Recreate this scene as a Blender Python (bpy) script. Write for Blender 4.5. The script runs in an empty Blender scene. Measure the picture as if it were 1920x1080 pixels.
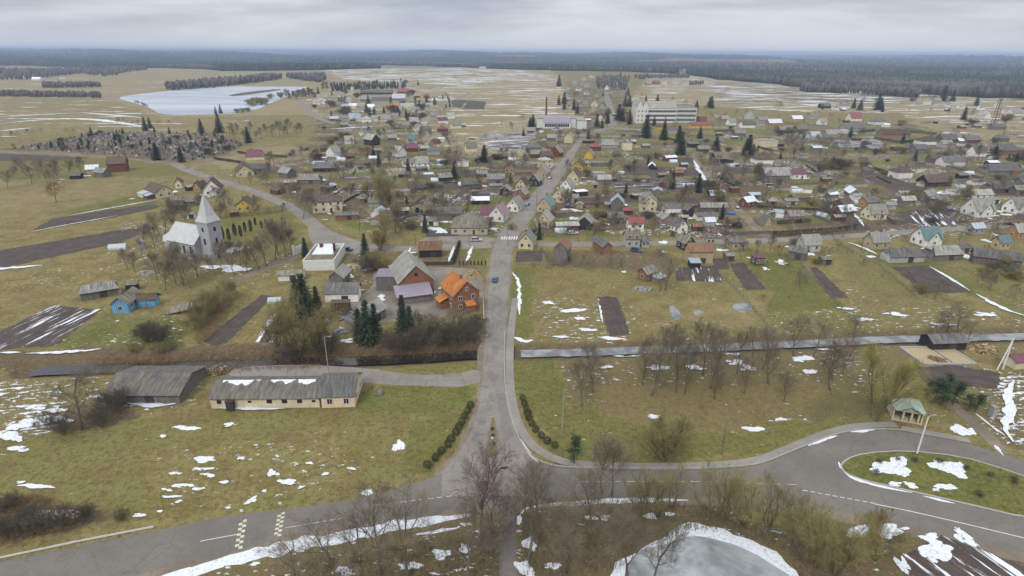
import bpy, bmesh, math, random
import numpy as np
from mathutils import Vector, Matrix
from mathutils.geometry import tessellate_polygon
HAZE = 1.35e-4; EXPO = 0.22; SKY_ZEN = 2.2
R = random.Random(11)
PI = math.pi
rad = math.radians
scene = bpy.context.scene
COL = scene.collection
# ------------------------------------------------------------------ camera maths (photo pixels are 1920 x 1080)
F = 1111.0; H = 70.0
PITCH = math.atan((540-97)/F); ROLL = rad(0.35)
cR, sR = math.cos(ROLL), math.sin(ROLL); cP, sP = math.cos(PITCH), math.sin(PITCH)
def P(x, y, z=0.0):
    """ground point seen at a pixel of the photograph"""
    u = x-960; v = 540-y
    u, v = cR*u-sR*v, sR*u+cR*v
    dy = F*cP+v*sP; dz = -F*sP+v*cP
    if dz > -4: dz = -4
    t = (z-H)/dz
    return (u*t, dy*t)
def depth(p, z=0.0): return p[1]*cP+(H-z)*sP
def mpp(p): return depth(p)/F            # metres per photo pixel at a ground point
def ssm(a, b, x):
    t = np.clip((x-a)/(b-a), 0, 1); return t*t*(3-2*t)
# ------------------------------------------------------------------ numpy value noise
def _h(i, j, s):
    n = (i*374761393+j*668265263+s*974634777) & 0x7fffffff
    n = ((n ^ (n >> 13))*1274126177) & 0x7fffffff
    return ((n ^ (n >> 16)) & 0xffff)/65535.0
def vnoise(x, y, s=0):
    x = np.asarray(x, float); y = np.asarray(y, float)
    i = np.floor(x).astype(np.int64); j = np.floor(y).astype(np.int64)
    fx = x-i; fy = y-j; fx = fx*fx*(3-2*fx); fy = fy*fy*(3-2*fy)
    a = _h(i, j, s); b = _h(i+1, j, s); c = _h(i, j+1, s); d = _h(i+1, j+1, s)
    return (a*(1-fx)+b*fx)*(1-fy)+(c*(1-fx)+d*fx)*fy
def fbm(x, y, s=0, o=4):
    t = 0; a = .5
    for k in range(o): t = t+a*vnoise(x*2**k, y*2**k, s+k*17); a *= .5
    return t/(1-.5**o)
def in_poly(X, Y, poly):
    c = np.zeros(X.shape, bool); n = len(poly)
    for k in range(n):
        x1, y1 = poly[k]; x2, y2 = poly[(k+1) % n]
        if y1 == y2: continue
        m = ((y1 > Y) != (y2 > Y)) & (X < (x2-x1)*(Y-y1)/(y2-y1)+x1)
        c ^= m
    return c
def seg_dist(X, Y, pts):
    d = np.full(X.shape, 1e9)
    for (x1, y1), (x2, y2) in zip(pts, pts[1:]):
        dx, dy = x2-x1, y2-y1; L = dx*dx+dy*dy
        t = np.clip(((X-x1)*dx+(Y-y1)*dy)/L, 0, 1)
        d = np.minimum(d, np.hypot(X-x1-t*dx, Y-y1-t*dy))
    return d
# ------------------------------------------------------------------ terrain
CANAL = [P(975, 659), P(1100, 657), P(1200, 653), P(1350, 648), P(1500, 641), P(1640, 634), P(1800, 630), P(1990, 626)]
STREAM = [P(60, 690), P(170, 685), P(300, 680), P(430, 677), P(560, 672), P(700, 669), P(800, 665), P(893, 658)]
BUMP = P(800, 138)
def tz(x, y):
    x = np.asarray(x, float); y = np.asarray(y, float)
    r = np.hypot(x, y); b = np.arctan2(x, y)
    far = ssm(3000, 9500, r)
    z = far*(40+34*np.sin(b*5.1+.8)*np.sin(r/4100+b*2)+16*np.sin(b*17+r/2300)+9*np.sin(b*41+r/1300)+34*np.clip(-b/.6, -.4, 1))
    z = z + 13*np.exp(-(((x-BUMP[0])/700)**2+((y-BUMP[1])/420)**2))
    if np.any(r < 400):
        d = seg_dist(x, y, CANAL); z = z - 1.0*(1-ssm(2.0, 5.0, d))
        d = seg_dist(x, y, STREAM); z = z - 1.5*(1-ssm(1.6, 5.5, d))
    return np.clip(z, -3, 96)
def tz1(x, y): return float(tz(np.array([x]), np.array([y]))[0])
# ------------------------------------------------------------------ materials
MATS = {}
class NT:
    def __init__(s, m): s.t = m.node_tree; s.n = s.t.nodes; s.l = s.t.links
    def add(s, k, **kw):
        n = s.n.new('ShaderNode'+k)
        for a, v in kw.items():
            setattr(n, a, v)
        return n
    def val(s, sock, v):
        if hasattr(v, 'is_output') or isinstance(v, bpy.types.NodeSocket): s.l.new(v, sock)
        else: sock.default_value = v
    def math(s, op, a, b=0.0, c=None, clamp=False):
        n = s.add('Math', operation=op, use_clamp=clamp); s.val(n.inputs[0], a); s.val(n.inputs[1], b)
        if c is not None: s.val(n.inputs[2], c)
        return n.outputs[0]
    def mix(s, f, a, b, blend='MIX'):
        n = s.add('MixRGB', blend_type=blend); s.val(n.inputs[0], f)
        s.val(n.inputs[1], a if not isinstance(a, tuple) else (*a[:3], 1)); s.val(n.inputs[2], b if not isinstance(b, tuple) else (*b[:3], 1))
        return n.outputs[0]
    def ramp(s, x, lo, hi, a=0.0, b=1.0):
        n = s.add('MapRange'); n.clamp = True; n.interpolation_type = 'SMOOTHSTEP'
        s.val(n.inputs[0], x); s.val(n.inputs[1], lo); s.val(n.inputs[2], hi); s.val(n.inputs[3], a); s.val(n.inputs[4], b)
        return n.outputs[0]
    def noise(s, co, scale, detail=3, rough=.55, dist=0.0):
        n = s.add('TexNoise'); s.l.new(co, n.inputs['Vector']); n.inputs['Scale'].default_value = scale
        n.inputs['Detail'].default_value = detail; n.inputs['Roughness'].default_value = rough; n.inputs['Distortion'].default_value = dist
        return n.outputs[0]
    def mapping(s, co, scale=(1, 1, 1), rot=(0, 0, 0), loc=(0, 0, 0)):
        n = s.add('Mapping'); s.l.new(co, n.inputs[0]); n.inputs[1].default_value = loc; n.inputs[2].default_value = rot; n.inputs[3].default_value = scale
        return n.outputs[0]
    def pos(s): return s.add('NewGeometry').outputs['Position']
    def obj(s): return s.add('TexCoord').outputs['Object']
def newmat(name, rough=.9, spec=.2):
    m = bpy.data.materials.new(name); m.use_nodes = True
    k = NT(m); b = k.n['Principled BSDF']; b.inputs['Roughness'].default_value = rough
    b.inputs['Specular IOR Level'].default_value = spec
    MATS[name] = m
    return m, k, b
def bump(k, b, h, strength=.4, dist=.05):
    n = k.add('Bump'); n.inputs['Strength'].default_value = strength; n.inputs['Distance'].default_value = dist
    k.l.new(h, n.inputs['Height']); k.l.new(n.outputs[0], b.inputs['Normal'])
def simple(name, col, var=.25, scale=2.0, rough=.85, spec=.2, metal=0.0, objvar=.15, alt=None, altamt=.5, stretch=(1, 1, 1), world=False):
    """base colour, mottled by noise, each object a little lighter or darker"""
    m, k, b = newmat(name, rough, spec)
    co = k.mapping(k.pos() if world else k.obj(), stretch)
    n = k.noise(co, scale, 4, .6); n2 = k.noise(co, scale*5.3, 3, .6)
    c = k.mix(k.ramp(n, .3, .7), tuple(v*(1-var) for v in col), tuple(min(1, v*(1+var)) for v in col))
    if alt: c = k.mix(k.ramp(n2, .5, .68, 0, altamt), c, alt)
    c = k.mix(k.ramp(n2, .3, .7, .0, .35), c, tuple(v*.72 for v in col))
    if objvar:
        r = k.add('ObjectInfo').outputs['Random']
        c = k.mix(1.0, c, k.ramp(r, 0, 1, 1-objvar, 1+objvar), 'MULTIPLY')
    k.l.new(c, b.inputs['Base Color']); b.inputs['Metallic'].default_value = metal
    return m
WALLS = {
 'cream': ((.62, .54, .37), 'cream'), 'white': ((.72, .70, .64), 'white'), 'beige': ((.52, .46, .35), 'beige'), 'tan': ((.43, .34, .20), 'tan'),
 'yellow': ((.51, .455, .28), 'pale yellow'), 'sun': ((.50, .35, .06), 'bright yellow'), 'grey': ((.36, .35, .32), 'grey'), 'pgreen': ((.46, .50, .42), 'pale green'),
 'brick': ((.265, .125, .068), 'orange brick'), 'redbrick': ((.17, .055, .035), 'red brown'), 'pink': ((.34, .20, .15), 'pinkish brick'),
 'wood': ((.165, .15, .13), 'weathered wood'), 'dark': ((.035, .033, .035), 'dark boarded'), 'brown': ((.12, .075, .045), 'brown boarded'), 'blue': ((.14, .33, .50), 'bright blue'),
 'ochre': ((.38, .22, .085), 'ochre'), 'peach': ((.62, .47, .32), 'peach')}
ROOFS = {
 'slate': ((.235, .225, .20), 'grey slate'), 'lslate': ((.30, .29, .25), 'light grey'), 'dslate': ((.125, .12, .115), 'dark grey'), 'browns': ((.105, .075, .06), 'brown'),
 'red': ((.22, .07, .06), 'red'), 'maroon': ((.13, .045, .06), 'maroon'), 'teal': ((.12, .19, .18), 'teal green'), 'orange': ((.38, .145, .045), 'bright orange'),
 'metal': ((.50, .53, .56), 'pale metal'), 'rust': ((.19, .11, .07), 'rusty brown'), 'moss': ((.18, .165, .125), 'mossy grey'), 'old': ((.135, .122, .105), 'weathered grey brown'), 'lilac': ((.22, .19, .22), 'lilac grey'),
 'bluem': ((.33, .37, .40), 'pale blue metal'), 'rose': ((.30, .17, .20), 'pink'), 'green': ((.27, .325, .25), 'pale green'), 'snow': ((.62, .65, .68), 'snow white')}
def mk_materials():
    for n, (c, _) in WALLS.items():
        if n in ('brick', 'redbrick', 'pink'):
            m, k, b = newmat('wall_'+n)
            co = k.obj(); br = k.add('TexBrick'); k.l.new(k.mapping(co, (1, 1, 1), (rad(90), 0, 0)), br.inputs['Vector'])
            br.inputs['Scale'].default_value = 2.2; br.inputs['Color1'].default_value = (*c, 1); br.inputs['Color2'].default_value = (*[v*.75 for v in c], 1)
            br.inputs['Mortar'].default_value = (*[v*.8+.06 for v in c], 1); br.inputs['Mortar Size'].default_value = .02
            nn = k.noise(co, .9, 4); cc = k.mix(k.ramp(nn, .3, .7, 0, .45), br.outputs[0], tuple(v*.6 for v in c))
            k.l.new(cc, b.inputs['Base Color'])
        elif n in ('wood', 'dark', 'brown', 'blue'):
            simple('wall_'+n, c, .35, 1.4, .9, .15, stretch=(3, 3, .25), alt=tuple(min(1, v*1.5+.02) for v in c), altamt=.5)
        else: simple('wall_'+n, c, .12, .7, .9, .15, alt=tuple(v*.62 for v in c), altamt=.4, stretch=(1, 1, .5), objvar=.1)
    for n, (c, _) in ROOFS.items():
        met = n in ('metal', 'bluem', 'snow', 'lilac', 'rose', 'red', 'teal', 'maroon', 'green')
        m, k, b = newmat('roof_'+n, .55 if met else .9, .35 if met else .15)
        co = k.obj(); br = k.add('TexBrick'); k.l.new(co, br.inputs['Vector']); br.inputs['Scale'].default_value = .9; br.offset = .0 if not met else .5
        br.inputs['Color1'].default_value = (.80, .80, .80, 1); br.inputs['Color2'].default_value = (1.18, 1.18, 1.18, 1); br.inputs['Mortar'].default_value = (.68, .68, .68, 1)
        br.inputs['Mortar Size'].default_value = .025; br.inputs['Brick Width'].default_value = .9; br.inputs['Row Height'].default_value = 1.3
        st = k.noise(k.mapping(co, (2.4, .35, .35)), 1.0, 4, .65); bl = k.noise(co, .5, 4, .6)
        v = .10 if met else .35
        cc = k.mix(k.ramp(st, .3, .7), tuple(x*(1-v) for x in c), tuple(min(1, x*(1+v)) for x in c))
        if not met: cc = k.mix(k.ramp(bl, .52, .68, 0, .45), cc, (c[0]*.8+.03, c[1]*.85+.035, c[2]*.55))
        else: cc = k.mix(k.ramp(bl, .55, .75, 0, .35), cc, tuple(x*.7 for x in c))
        cc = k.mix(.55 if not met else .3, cc, br.outputs[0], 'MULTIPLY')
        r = k.add('ObjectInfo').outputs['Random']; cc = k.mix(1.0, cc, k.ramp(r, 0, 1, .85, 1.15), 'MULTIPLY')
        k.l.new(cc, b.inputs['Base Color'])
        wv = k.add('TexWave'); k.l.new(co, wv.inputs[0]); wv.inputs['Scale'].default_value = 3.0; bump(k, b, wv.outputs[1], .25, .04)
    simple('plaster_white', (.62, .61, .57), .1, 1.5, objvar=0)
    simple('frame_white', (.66, .66, .63), .05, 3, .6, objvar=0)
    m, k, b = newmat('glass', .2, .35); b.inputs['Base Color'].default_value = (.018, .021, .026, 1)
    simple('chimney_brick', (.22, .12, .085), .3, 3); simple('concrete', (.34, .33, .31), .15, 2); simple('dark_wood', (.06, .05, .042), .3, 2, stretch=(3, 3, .4))
    simple('door_brown', (.10, .06, .035), .2, 2); simple('black', (.02, .02, .02), .1); simple('steel', (.30, .31, .32), .1, 2, .45, .5, .3)
    simple('church_wall', (.36, .36, .37), .12, .9, .8, stretch=(3, 3, .4), objvar=0); simple('church_roof', (.46, .455, .44), .09, .6, .6, alt=(.36, .33, .29), altamt=.3, objvar=0)
    simple('timber_new', (.33, .26, .15), .25, 3); simple('log_end', (.40, .29, .14), .35, 3, alt=(.12, .08, .05)); simple('log_dark', (.14, .10, .07), .35, 3)
    simple('plastic_film', (.50, .55, .58), .1, 1.2, .4, .4); simple('tarp_blue', (.03, .10, .36), .15, 2, .5); simple('rubble', (.30, .26, .20), .5, 1.6, alt=(.55, .53, .5), altamt=.7)
    simple('gran_dark', (.07, .07, .075), .3, 1.5, .5, objvar=.4); simple('gran_grey', (.17, .17, .165), .3, 1.5, .7, objvar=.35); simple('gran_white', (.33, .33, .32), .2, 1.5, .7, objvar=.2)
    simple('sign_blue', (.02, .12, .45), .05); simple('paint_white', (.62, .62, .58), .18, 3, alt=(.3, .3, .28), altamt=.6, world=True, objvar=0)
    simple('paint_yellow', (.58, .55, .40), .25, 3, alt=(.2, .2, .18), altamt=.5, world=True, objvar=0)
    simple('bark', (.132, .110, .078), .3, 3, stretch=(2, 2, .5)); simple('bark_olive', (.13, .11, .055), .3, 3, stretch=(2, 2, .5)); simple('bark_birch', (.42, .40, .37), .2, 2, alt=(.05, .05, .05), altamt=.7)
    simple('twig_grey', (.205, .170, .112), .25, .5, objvar=.25); simple('twig_brown', (.155, .105, .080), .25, .5, objvar=.2); simple('twig_olive', (.265, .225, .085), .25, .5, objvar=.22)
    simple('twig_gold', (.27, .155, .045), .2, .5, objvar=.12); simple('twig_yellow', (.29, .25, .075), .2, .5, objvar=.15); simple('twig_dark', (.115, .098, .07), .3, .5, objvar=.2)
    simple('needles', (.040, .058, .030), .35, .7, .8, alt=(.06, .08, .03), altamt=.5, objvar=.25); simple('needles_pine', (.035, .062, .028), .35, .8, alt=(.08, .10, .035), altamt=.5, objvar=.2)
    simple('thuja', (.038, .050, .020), .3, 1, alt=(.09, .08, .03), altamt=.5, objvar=.2); simple('box_leaf', (.050, .060, .022), .35, 2, alt=(.10, .09, .035), altamt=.5, objvar=.2)
    simple('reed', (.20, .13, .065), .35, .4, objvar=0, world=True)
    simple('tyre', (.015, .015, .015), .1, objvar=0); simple('rim', (.35, .35, .36), .1, 3, .4, .5, .5, objvar=0)
    for n, c in (('blue', (.04, .07, .17)), ('silver', (.42, .44, .46)), ('black', (.02, .022, .03)), ('red', (.28, .03, .04)), ('yellow', (.5, .36, .02)), ('lightblue', (.10, .17, .33))):
        m, k, b = newmat('car_'+n, .3, .5); b.inputs['Base Color'].default_value = (*c, 1); b.inputs['Coat Weight'].default_value = .4
    # forest, both species by vertex colour (albedo per tree)
    m, k, b = newmat('forest_needles'); a = k.add('VertexColor'); a.layer_name = 'tint'; k.l.new(a.outputs[0], b.inputs['Base Color'])
    # asphalt: a pale worn one for the village, a darker one for the highway
    for n, c, d in (('asphalt_old', (.212, .192, .166), .12), ('asphalt', (.158, .143, .124), .10), ('asphalt_patch', (.178, .164, .145), .1), ('paving', (.235, .215, .185), .12), ('dirt_road', (.19, .155, .115), .2), ('gravel_yard', (.20, .175, .14), .2)):
        m, k, b = newmat(n, .95, .05); co = k.pos()
        n1 = k.noise(co, .12, 4, .6); n2 = k.noise(co, 1.1, 4, .65); n3 = k.noise(co, 9, 3)
        cc = k.mix(k.ramp(n1, .35, .65), tuple(v*(1-d) for v in c), tuple(v*(1+d) for v in c))
        cc = k.mix(k.ramp(n2, .52, .66, 0, .5), cc, tuple(v*(1-2.6*d) for v in c))
        vo = k.add('TexVoronoi', feature='DISTANCE_TO_EDGE'); k.l.new(k.mapping(co, (1, 1, 1)), vo.inputs['Vector']); vo.inputs['Scale'].default_value = .22 if n.startswith('asph') else .6
        wob = k.noise(co, .7, 3)
        cc = k.mix(k.ramp(k.math('ADD', vo.outputs[0], k.math('MULTIPLY', wob, .09)), .052, .066, .55 if n == 'asphalt_old' else .25, 0), cc, tuple(v*.5 for v in c))
        cc = k.mix(k.ramp(n3, .3, .7, 0, .25), cc, tuple(v*1.25 for v in c))
        cc = k.mix(k.ramp(k.noise(co, .35, 4, .7), .60, .70, 0, .45), cc, (c[0]*.75, c[1]*.68, c[2]*.55))
        k.l.new(cc, b.inputs['Base Color'])
    # snow
    m, k, b = newmat('snow', .8, .2); co = k.pos(); n2 = k.noise(co, 1.6, 4)
    k.l.new(k.mix(k.ramp(k.noise(co, 2.6, 5, .7), .57, .64, 0, .8), k.mix(k.ramp(n2, .45, .75, 0, .4), (.66, .68, .71), (.40, .39, .36)), (.17, .14, .07)), b.inputs['Base Color']); bump(k, b, n2, .5, .2)
    # ploughed soil, bare and snow streaked
    for n, sn in (('soil', .0), ('soil_snow', .22), ('soil_white', .31)):
        m, k, b = newmat(n); at = k.add('UVMap'); co = at.outputs[0]; wp = k.pos()
        n1 = k.noise(wp, .25, 4, .6); fur = k.noise(k.mapping(co, (.08, 2.6, 1)), 1.0, 3, .6); n3 = k.noise(wp, 3.0, 3)
        cc = k.mix(k.ramp(n1, .3, .7), (.060, .045, .037), (.100, .078, .062)); cc = k.mix(k.ramp(fur, .4, .65, 0, .6), cc, (.04, .031, .027))
        cc = k.mix(k.ramp(n3, .55, .7, 0, .35), cc, (.14, .115, .09))
        w = k.noise(k.mapping(co, (.05, .75, 1), loc=(3, 7, 0)), 1.0, 6, .68)
        if sn: cc = k.mix(k.ramp(w, .66-sn*.42, .69-sn*.42, 0, .95), cc, (.72, .74, .78))
        else: cc = k.mix(k.ramp(w, .70, .73, 0, .9), cc, (.72, .74, .78))
        k.l.new(cc, b.inputs['Base Color']); bump(k, b, fur, .5, .15)
    # water, ice
    m, k, b = newmat('dark_water', .08, .5); b.inputs['Base Color'].default_value = (.020, .017, .012, 1); bump(k, b, k.noise(k.pos(), 1.2, 3), .08, .05)
    m, k, b = newmat('canal_ice', .5, .3); co = k.pos()
    k.l.new(k.mix(k.ramp(k.noise(co, .25, 4), .4, .62), (.13, .135, .135), (.25, .255, .25)), b.inputs['Base Color'])
    m, k, b = newmat('lake_ice', .5, .4); co = k.pos(); n1 = k.noise(k.mapping(co, (.004, .02, 1), (0, 0, rad(12))), 1, 5, .65); n2 = k.noise(k.mapping(co, (.02, .06, 1)), 1, 4)
    cc = k.mix(k.ramp(n1, .35, .65), (.27, .295, .33), (.42, .445, .475)); cc = k.mix(k.ramp(n2, .5, .7, 0, .4), cc, (.56, .58, .61)); k.l.new(cc, b.inputs['Base Color'])
    m, k, b = newmat('pond_ice', .5, .3); co = k.pos(); n1 = k.noise(co, .10, 5, .6, .6); n2 = k.noise(co, .5, 4)
    cc = k.mix(k.ramp(n1, .38, .62), (.16, .175, .17), (.37, .39, .38)); cc = k.mix(k.ramp(n2, .45, .7, 0, .35), cc, (.38, .40, .385)); k.l.new(cc, b.inputs['Base Color'])
    # ground sheet
    m, k, b = newmat('ground', .95, .1); co = k.pos()
    at = k.add('VertexColor'); at.layer_name = 'cover'; sp = k.add('SeparateColor'); k.l.new(at.outputs[0], sp.inputs[0])
    at2 = k.add('VertexColor'); at2.layer_name = 'cover_b'; sp2 = k.add('SeparateColor'); k.l.new(at2.outputs[0], sp2.inputs[0])
    g, br_, sn = sp.outputs[0], sp.outputs[1], sp.outputs[2]; fo, pale, rows = sp2.outputs[0], sp2.outputs[1], sp2.outputs[2]
    nb = k.noise(co, .022, 5, .6); nm = k.noise(co, .16, 5, .62); nf = k.noise(co, .85, 6, .70); nff = k.noise(k.mapping(co, (1, .5, 1), (0, 0, .5)), 2.6, 5, .75)
    dry = k.mix(k.ramp(nm, .33, .66), (.160, .132, .044), (.262, .214, .086))
    dry = k.mix(k.ramp(nf, .46, .62, 0, .7), dry, (.110, .080, .034))
    grn = k.mix(k.ramp(nm, .3, .7), (.104, .116, .024), (.166, .160, .044)); grn = k.mix(k.ramp(nf, .46, .62, 0, .6), grn, (.062, .062, .020))
    brn = k.mix(k.ramp(nf, .3, .7), (.082, .058, .036), (.158, .114, .064))
    gm = k.math('ADD', g, k.math('MULTIPLY', k.math('SUBTRACT', nm, .5), .95), clamp=True); gm = k.ramp(gm, .2, .75)
    c = k.mix(gm, dry, grn)
    bm_ = k.math('ADD', br_, k.math('MULTIPLY', k.math('SUBTRACT', nm, .5), 1.0), clamp=True)
    c = k.mix(k.ramp(bm_, .25, .8), c, brn)
    pm = k.ramp(k.math('ADD', pale, k.math('MULTIPLY', k.math('SUBTRACT', nb, .5), .8), clamp=True), .2, .9)
    c = k.mix(k.math('MULTIPLY', pm, .85), c, k.mix(nm, (.24, .188, .098), (.345, .285, .165)))
    c = k.mix(k.ramp(nff, .35, .65, 0, .6), c, k.mix(.55, c, (.055, .042, .020)))
    c = k.mix(k.ramp(k.noise(k.mapping(co, (1, 1, 1), loc=(9, 4, 2)), 3.1, 4, .7), .55, .66, 0, .55), c, (.32, .27, .135))
    c = k.mix(fo, c, k.mix(nm, (.020, .026, .018), (.040, .040, .026)))
    # snow remains: thresholded noise, its threshold set by the vertex density; long streaks on far fields
    ns = k.noise(k.mapping(co, (.48, 1.05, 1), (0, 0, rad(-24))), 1.0, 7, .66)
    nr = k.noise(k.mapping(co, (.010, .085, 1), (0, 0, rad(-9))), 1.0, 6, .62)
    nl = k.noise(k.mapping(co, (1, 1, 1), loc=(31, 7, 0)), .05, 3, .6)
    nsr = k.mix(rows, ns, nr)
    thr = k.math('SUBTRACT', k.math('SUBTRACT', .715, k.math('MULTIPLY', sn, .30)), k.math('MULTIPLY', k.math('SUBTRACT', nl, .5), .22))
    sm = k.ramp(nsr, thr, k.math('ADD', thr, .05)); sm = k.math('MULTIPLY', sm, k.ramp(sn, .01, .08))
    c = k.mix(k.math('MULTIPLY', sm, .95), c, (.68, .70, .73))
    k.l.new(c, b.inputs['Base Color'])
    bump(k, b, k.math('ADD', k.math('MULTIPLY', nf, .8), k.math('MULTIPLY', sm, .5)), .7, .25)
mk_materials()
M = MATS
# ------------------------------------------------------------------ mesh builder
class MB:
    def __init__(s): s.v = []; s.f = []; s.m = []
    def add(s, vs, fs, mi=0):
        o = len(s.v); s.v.extend(vs); s.f.extend([tuple(i+o for i in f) for f in fs]); s.m.extend([mi]*len(fs))
    def box(s, c, d, rz=0.0, mi=0, tilt=None):
        x, y, z = d[0]/2, d[1]/2, d[2]/2; cs, sn = math.cos(rz), math.sin(rz)
        vs = []
        for k in (-1, 1):
            for a, b in ((-1, -1), (1, -1), (1, 1), (-1, 1)):
                vs.append((c[0]+a*x*cs-b*y*sn, c[1]+a*x*sn+b*y*cs, c[2]+k*z))
        s.add(vs, [(3, 2, 1, 0), (4, 5, 6, 7), (0, 1, 5, 4), (1, 2, 6, 5), (2, 3, 7, 6), (3, 0, 4, 7)], mi)
    def tube(s, pts, rr, n=6, mi=0, cap=True):
        base = len(s.v); pts = [Vector(p) for p in pts]; up = Vector((.37, .21, 1)).normalized()
        for i, p in enumerate(pts):
            d = (pts[min(i+1, len(pts)-1)]-pts[max(i-1, 0)]); d = d.normalized() if d.length > 1e-9 else Vector((0, 0, 1))
            a = d.cross(up)
            if a.length < .05: a = d.cross(Vector((1, 0, 0)))
            a.normalize(); b = d.cross(a)
            for k in range(n):
                t = 2*PI*k/n; q = p+(a*math.cos(t)+b*math.sin(t))*rr[i]; s.v.append(tuple(q))
        for i in range(len(pts)-1):
            for k in range(n):
                s.f.append((base+i*n+k, base+i*n+(k+1) % n, base+(i+1)*n+(k+1) % n, base+(i+1)*n+k)); s.m.append(mi)
        if cap:
            s.f.append(tuple(base+(len(pts)-1)*n+k for k in range(n))); s.m.append(mi)
            s.f.append(tuple(base+k for k in range(n))[::-1]); s.m.append(mi)
    def mesh(s, name, mats):
        me = bpy.data.meshes.new(name); me.from_pydata(s.v, [], s.f); me.validate(verbose=False)
        for m in (mats if isinstance(mats, (list, tuple)) else [mats]): me.materials.append(M[m] if isinstance(m, str) else m)
        if len(me.materials) > 1 and len(me.polygons) == len(s.m): me.polygons.foreach_set('material_index', s.m)
        return me
def np_mesh(name, V, T, mat, smooth=False):
    """mesh from numpy vertex array and triangle array"""
    me = bpy.data.meshes.new(name); n = len(T)
    me.vertices.add(len(V)); me.vertices.foreach_set('co', np.asarray(V, np.float32).ravel())
    k = T.shape[1]
    me.loops.add(n*k); me.loops.foreach_set('vertex_index', np.asarray(T, np.int32).ravel())
    me.polygons.add(n); me.polygons.foreach_set('loop_start', np.arange(0, n*k, k, dtype=np.int32)); me.polygons.foreach_set('loop_total', np.full(n, k, np.int32))
    me.materials.append(M[mat]); me.update(calc_edges=True)
    if smooth: me.polygons.foreach_set('use_smooth', np.ones(n, bool))
    return me
def obj(name, me, parent=None, loc=(0, 0, 0), rz=0.0, scale=None):
    o = bpy.data.objects.new(name, me); COL.objects.link(o); o.location = loc
    if rz: o.rotation_euler = (0, 0, rz)
    if scale: o.scale = scale
    if parent is not None: o.parent = parent
    return o
RECS = []
def to_px(p, z=0.0):
    """photo pixel of a world point, used only to word the labels"""
    v = np.array([p[0], p[1], z-H]); f = v[1]*cP-v[2]*sP; u = v[0]; w = v[1]*sP+v[2]*cP
    u, w = cR*u+sR*w, -sR*u+cR*w
    return 960+F*u/f, 540-F*w/f
def tag(o, look, cat, group=None, label=None, lm=None):
    o['category'] = cat
    if group: o['group'] = group
    if label: o['label'] = label
    else: RECS.append((o, look, lm))
    return o
def thing(name, p, rz, look, cat, group=None, label=None, scale=None, z=None):
    o = bpy.data.objects.new(name, None); COL.objects.link(o); o.empty_display_size = .5
    o.location = (p[0], p[1], tz1(*p) if z is None else z); o.rotation_euler = (0, 0, rz)
    if scale: o.scale = scale
    return tag(o, look, cat, group, label)
def setting(o, kind='structure'): o['kind'] = kind; return o
# ------------------------------------------------------------------ ground sheet
def px_poly(pts): return [P(*p) for p in pts]
COVER = []
def cover(pts, **kw): COVER.append((px_poly(pts), kw))
# (regions of grass, litter, snow remains; all are ground cover)
cover([(-400, 190), (2400, 190), (2400, 480), (-400, 330)], s=.30)
cover([(-400, 128), (1000, 120), (1060, 150), (900, 260), (560, 215), (200, 225), (-400, 225)], pale=.75, s=.28, rows=1, g=0)
cover([(-400, 190), (210, 182), (290, 218), (470, 225), (390, 270), (180, 245), (-400, 290)], pale=.45, s=.42, rows=1, g=.1)
cover([(600, 132), (900, 128), (1060, 150), (1000, 190), (840, 160), (640, 150)], pale=.6, s=.62, rows=1)
cover([(780, 170), (1050, 145), (1080, 215), (990, 225), (780, 225)], pale=.9, s=.50, rows=1)
cover([(780, 205), (1020, 205), (990, 300), (900, 300), (780, 260)], pale=.65, s=.52)
cover([(1220, 138), (1330, 140), (1900, 184), (1900, 215), (1500, 210), (1180, 190)], pale=.75, s=.50, rows=1, g=0)
cover([(1330, 155), (1760, 180), (1700, 195), (1350, 195)], pale=.2, s=.62, rows=1, br=.5)
cover([(1690, 178), (2400, 215), (2400, 300), (1800, 260), (1700, 230)], pale=.7, s=.5, rows=1)
cover([(0, 280), (190, 246), (400, 250), (470, 270), (430, 290), (330, 305), (150, 288)], s=.36, br=.75)
cover([(-400, 292), (240, 298), (330, 312), (370, 330), (200, 330), (-400, 345)], g=.55, s=.12)
cover([(380, 300), (540, 268), (590, 285), (560, 300), (430, 320)], pale=.6, s=.15)
cover([(-400, 350), (200, 330), (270, 345), (150, 385), (-400, 480)], pale=.4, s=.06, g=.0)
cover([(120, 395), (270, 365), (300, 380), (110, 405)], g=.8, s=.15)
cover([(-400, 480), (210, 455), (270, 470), (170, 540), (110, 575), (-400, 640)], g=.06, s=.30)
cover([(230, 420), (330, 400), (420, 500), (560, 470), (560, 500), (400, 560), (260, 520)], s=.42, br=.35, g=.25)
cover([(410, 400), (540, 385), (570, 440), (555, 470), (430, 480)], g=.55, s=.1)
cover([(110, 640), (210, 590), (380, 600), (360, 640), (270, 660), (120, 655)], g=.85, s=.42)
cover([(360, 610), (520, 520), (560, 545), (400, 640), (340, 665)], g=.3, s=.05)
cover([(-400, 660), (900, 640), (900, 690), (-400, 710)], br=.75, g=.05, s=.12)
cover([(690, 690), (905, 665), (903, 702), (780, 705)], g=.5, s=.05, br=0)
cover([(-400, 690), (380, 690), (380, 760), (200, 800), (-400, 860)], g=.15, br=.3, s=.46)
cover([(-400, 700), (110, 720), (130, 790), (60, 850), (-400, 900)], br=.35, s=.66)
cover([(110, 760), (250, 770), (300, 800), (200, 860), (100, 830)], br=.85, s=.08)
cover([(390, 760), (890, 725), (890, 760), (820, 880), (600, 940), (-400, 1060), (-400, 860), (250, 790)], g=.40, br=.12, s=.20)
cover([(280, 850), (640, 800), (660, 900), (400, 960), (280, 920)], s=.40, g=.30)
cover([(620, 730), (885, 728), (880, 770), (640, 770)], g=.78, s=.06)
cover([(780, 790), (880, 770), (820, 880), (760, 890)], g=.6, s=.2)
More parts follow.
